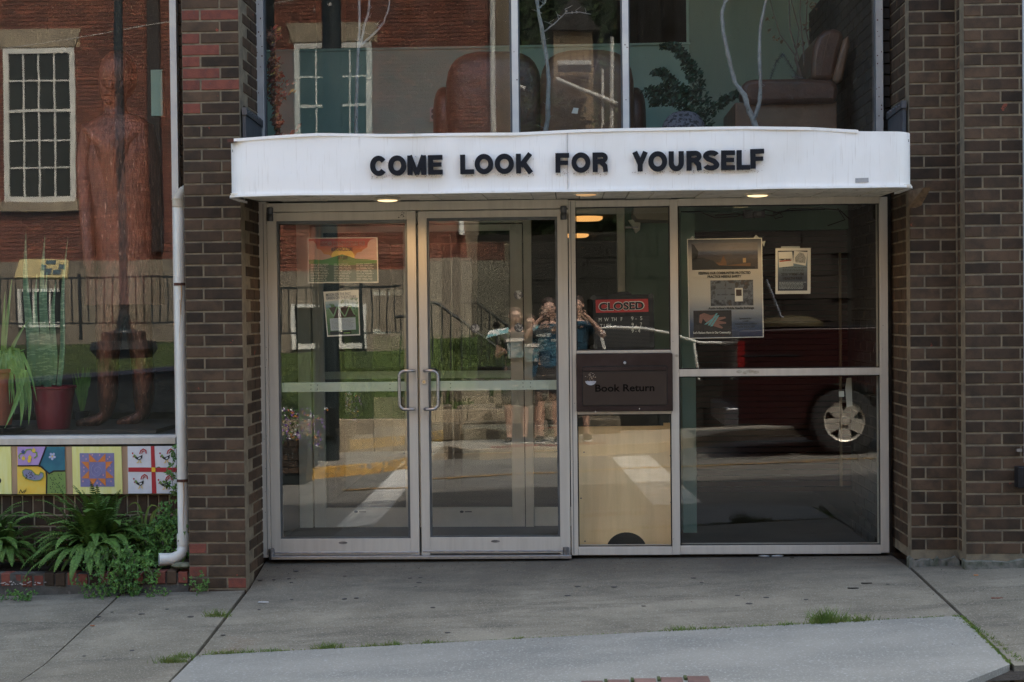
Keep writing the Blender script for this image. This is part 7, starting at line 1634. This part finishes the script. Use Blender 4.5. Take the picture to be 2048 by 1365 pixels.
# ---------------------------------------------------------------- house and trees beyond
hs = thing('tan_house', 'tan clapboard house with a porch rail behind trees, reflected in the upper window', 'house', (.4, -28, 3)); yh_ = -27.5
b = MB(); mbx(b, 1108, 1188, 55, 520, yh_, yh_-4); b.build('wall', mat('tan_clapboard', (.36, .26, .15), .85, c2=(.30, .21, .12), ns=1.5, nvec=(.2, .2, 12)), hs)
b = MB(); a, c_, d_ = mx(1095, 60, yh_+.2), mx(1148, -10, yh_+.2), mx(1200, 60, yh_+.2); b.prism([a, c_, d_], (0, -5, 0)); b.build('roof', plain('dark_shingle', (.04, .035, .03), .9), hs)
b = MB(); mbx(b, 1115, 1182, 124, 132, yh_+1.2, yh_+.1); b.build('porch_floor', 'farwhite', hs)
b = MB(); b.tube([mx(1112, 160, yh_+1.3), mx(1242, 212, yh_+1.3)], .05, 8); b.tube([mx(1000, 158, yh_+1.3), mx(1050, 180, yh_+1.3)], .05, 8); b.build('stair_rail', 'farwhite', hs)
b = MB(); b.tube([mx(1224, 75, yh_+1.2), mx(1222, 330, yh_+1.2)], .05, 8); b.tube([mx(1205, 140, yh_+1.2), mx(1204, 330, yh_+1.2)], .035, 8); b.build('porch_post', 'farwhite', hs)
for i in range(6):
    u = lerp(1116, 1180, i/5); b = MB(); mbx(b, u-1, u+1, 98, 124, yh_+1.2, yh_+1.15); b.build('baluster', 'iron', hs)
def tree(lbl, x, y, h, r, n=1700):
    t = thing('leafy_tree', lbl, 'tree', (x, y, .3), 'trees across the street'); b = MB(); b.tube([(x, y, .0), (x+.1, y, h*.35), (x-.1, y+.1, h*.7)], [.2, .14, .06], 8)
    for i in range(5): a = random.uniform(0, 6.28); b.tube([(x, y, h*random.uniform(.3, .5)), (x+r*.6*math.cos(a), y+r*.6*math.sin(a), h*random.uniform(.6, .85))], [.07, .02], 6)
    b.build('trunk', 'twig', t); b = MB(); cl_ = [(Vector((x+random.gauss(0, r*.45), y+random.gauss(0, r*.45), h*random.uniform(.32, .98))), r*random.uniform(.25, .5)) for _ in range(16)]
    for _ in range(n):
        c, q = random.choice(cl_); d = Vector((random.gauss(0, 1), random.gauss(0, 1), random.gauss(0, 1))).normalized()*q*random.random()**.4; leafquad(b, c+d, .16)
    b.build('crown', 'leafdark', t)
for i, (x, y, h, r, l) in enumerate(((.1, -24, 6, 1.6, 'leafy tree just past the brick building corner'), (1.6, -31, 9, 3, 'tall tree behind the tan house'), (-.6, -33, 11, 3.2, 'tallest tree rising behind the brick building corner'))): tree(l, x, y, h, r)
b = MB()
hp = [( -20, -34), (-4, -36), (4, -34), (12, -30), (20, -22)]
for (x0_, y0_), (x1_, y1_) in zip(hp, hp[1:]):
    for k in range(11):
        z0, z1 = k*2.0, (k+1)*2.0
        b.add([(x0_, y0_-k*1.6, z0), (x1_, y1_-k*1.6, z0), (x1_, y1_-(k+1)*1.6, z1), (x0_, y0_-(k+1)*1.6, z1)], [(0, 1, 2, 3)][::1])
tag(b.build('hillside', mat('wooded_hillside', (.035, .055, .018), .9, c2=(.02, .03, .012), ns=.6, bump=(1.2, .6))), kind='structure')
b = MB()
for _ in range(9000):
    i = random.randrange(4); t = random.random(); k = random.uniform(0, 10.5); x_, y_ = lerp(hp[i][0], hp[i+1][0], t), lerp(hp[i][1], hp[i+1][1], t)-k*1.6; leafquad(b, (x_, y_+random.uniform(0, 1.2), k*2+random.uniform(0, .8)), .35)
tag(b.build('hillside_woods', 'leafdark'), kind='stuff')

# added building behind the truck, coloured near-black to darken the glass
tbx = mx(1255, 300, -15.4).x; tb = thing('added_dark_building', 'added near-black building behind the parked truck, there to keep the reflection dark', 'building', (6, -15.4, 0))
dk = mat('shade_dark_boards', (.012, .010, .009), .95, spec=.1, c2=(.018, .014, .012), ns=.8, rnd=.2)
MB().box(tbx, 14, -20, -15.5, -.4, 9.2).build('wall_core', dk, tb)
i = 0; x = tbx
while x < 9 and i < 60: MB().box(x+.004, x+.196, -15.5, -15.47, -.4, 9.2).build('board', dk, tb); x += .2; i += 1
b = MB(); b.box(tbx-.3, 14.3, -20.3, -14.9, 9.2, 9.4); b.build('roof', 'dark', tb)
for (a, c_) in ((3.2, 4.2), (6.2, 7.2)): wn = MB().box(a, c_, -15.465, -15.46, 3.4, 4.9).build('window', 'darkpane', tb); MB().box(a-.06, c_+.06, -15.465, -15.43, 3.3, 3.4).box(a-.06, a, -15.465, -15.43, 3.4, 4.9).box(c_, c_+.06, -15.465, -15.43, 3.4, 4.9).build('frame', dk, wn)
b = MB(); xd = mx(312, 200, yF).x; b.box(xd-.1, xd+.1, yF, yF+.12, mx(312, 505, yF).z, 9.2); tag(b.build('dark_brown_strip', plain('strip_dark_brown', (.03, .02, .016), .7)), 'dark brown square strip on the red brick building, behind the statue shoulder', 'downspout')  # upright dark brown strip on the brick face
for o in bpy.data.objects:
    if o.parent and o.name.split('.')[0] in ('seam', 'screw', 'dots', 'rust_run', 'outline', 'rust_fleck', 'dirt_speck', 'flowers', 'petal_dots', 'small_print', 'letter_groove', 'sticker_scrap', 'mortar_crumb', 'paint_chip', 'label_residue', 'doodle_print', 'rooster_tail', 'rooster_feet', 'blades'): o['kind'] = 'stuff'

dw2 = thing('added_shade_wall', 'added near-black wall standing in for deep shade behind the three people', 'stone wall', (1, -12.8, 0))  # added wall, its near-black colour stands in for a large shadow
dks = mat('shade_dark_stone', (.022, .021, .018), .95, spec=.1, c2=(.035, .03, .025), ns=1.5, rnd=.3)
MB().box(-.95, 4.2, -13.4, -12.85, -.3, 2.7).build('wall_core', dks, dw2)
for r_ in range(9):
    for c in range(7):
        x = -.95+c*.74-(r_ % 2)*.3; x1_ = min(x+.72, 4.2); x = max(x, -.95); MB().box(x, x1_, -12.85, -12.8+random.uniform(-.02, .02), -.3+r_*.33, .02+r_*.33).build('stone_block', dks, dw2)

wr = thing('overhead_wire', 'thin overhead wire crossing high over the street, reflected in the display window', 'wire', mx(0, 98, -12)); b = MB()
pts = [mx(lerp(-300, 700, i/12), lerp(145, -22, i/12)+6*math.sin(i/12*math.pi), -12) for i in range(13)]; b.tube(pts, .006, 5); b.build('cable', 'paper', wr)
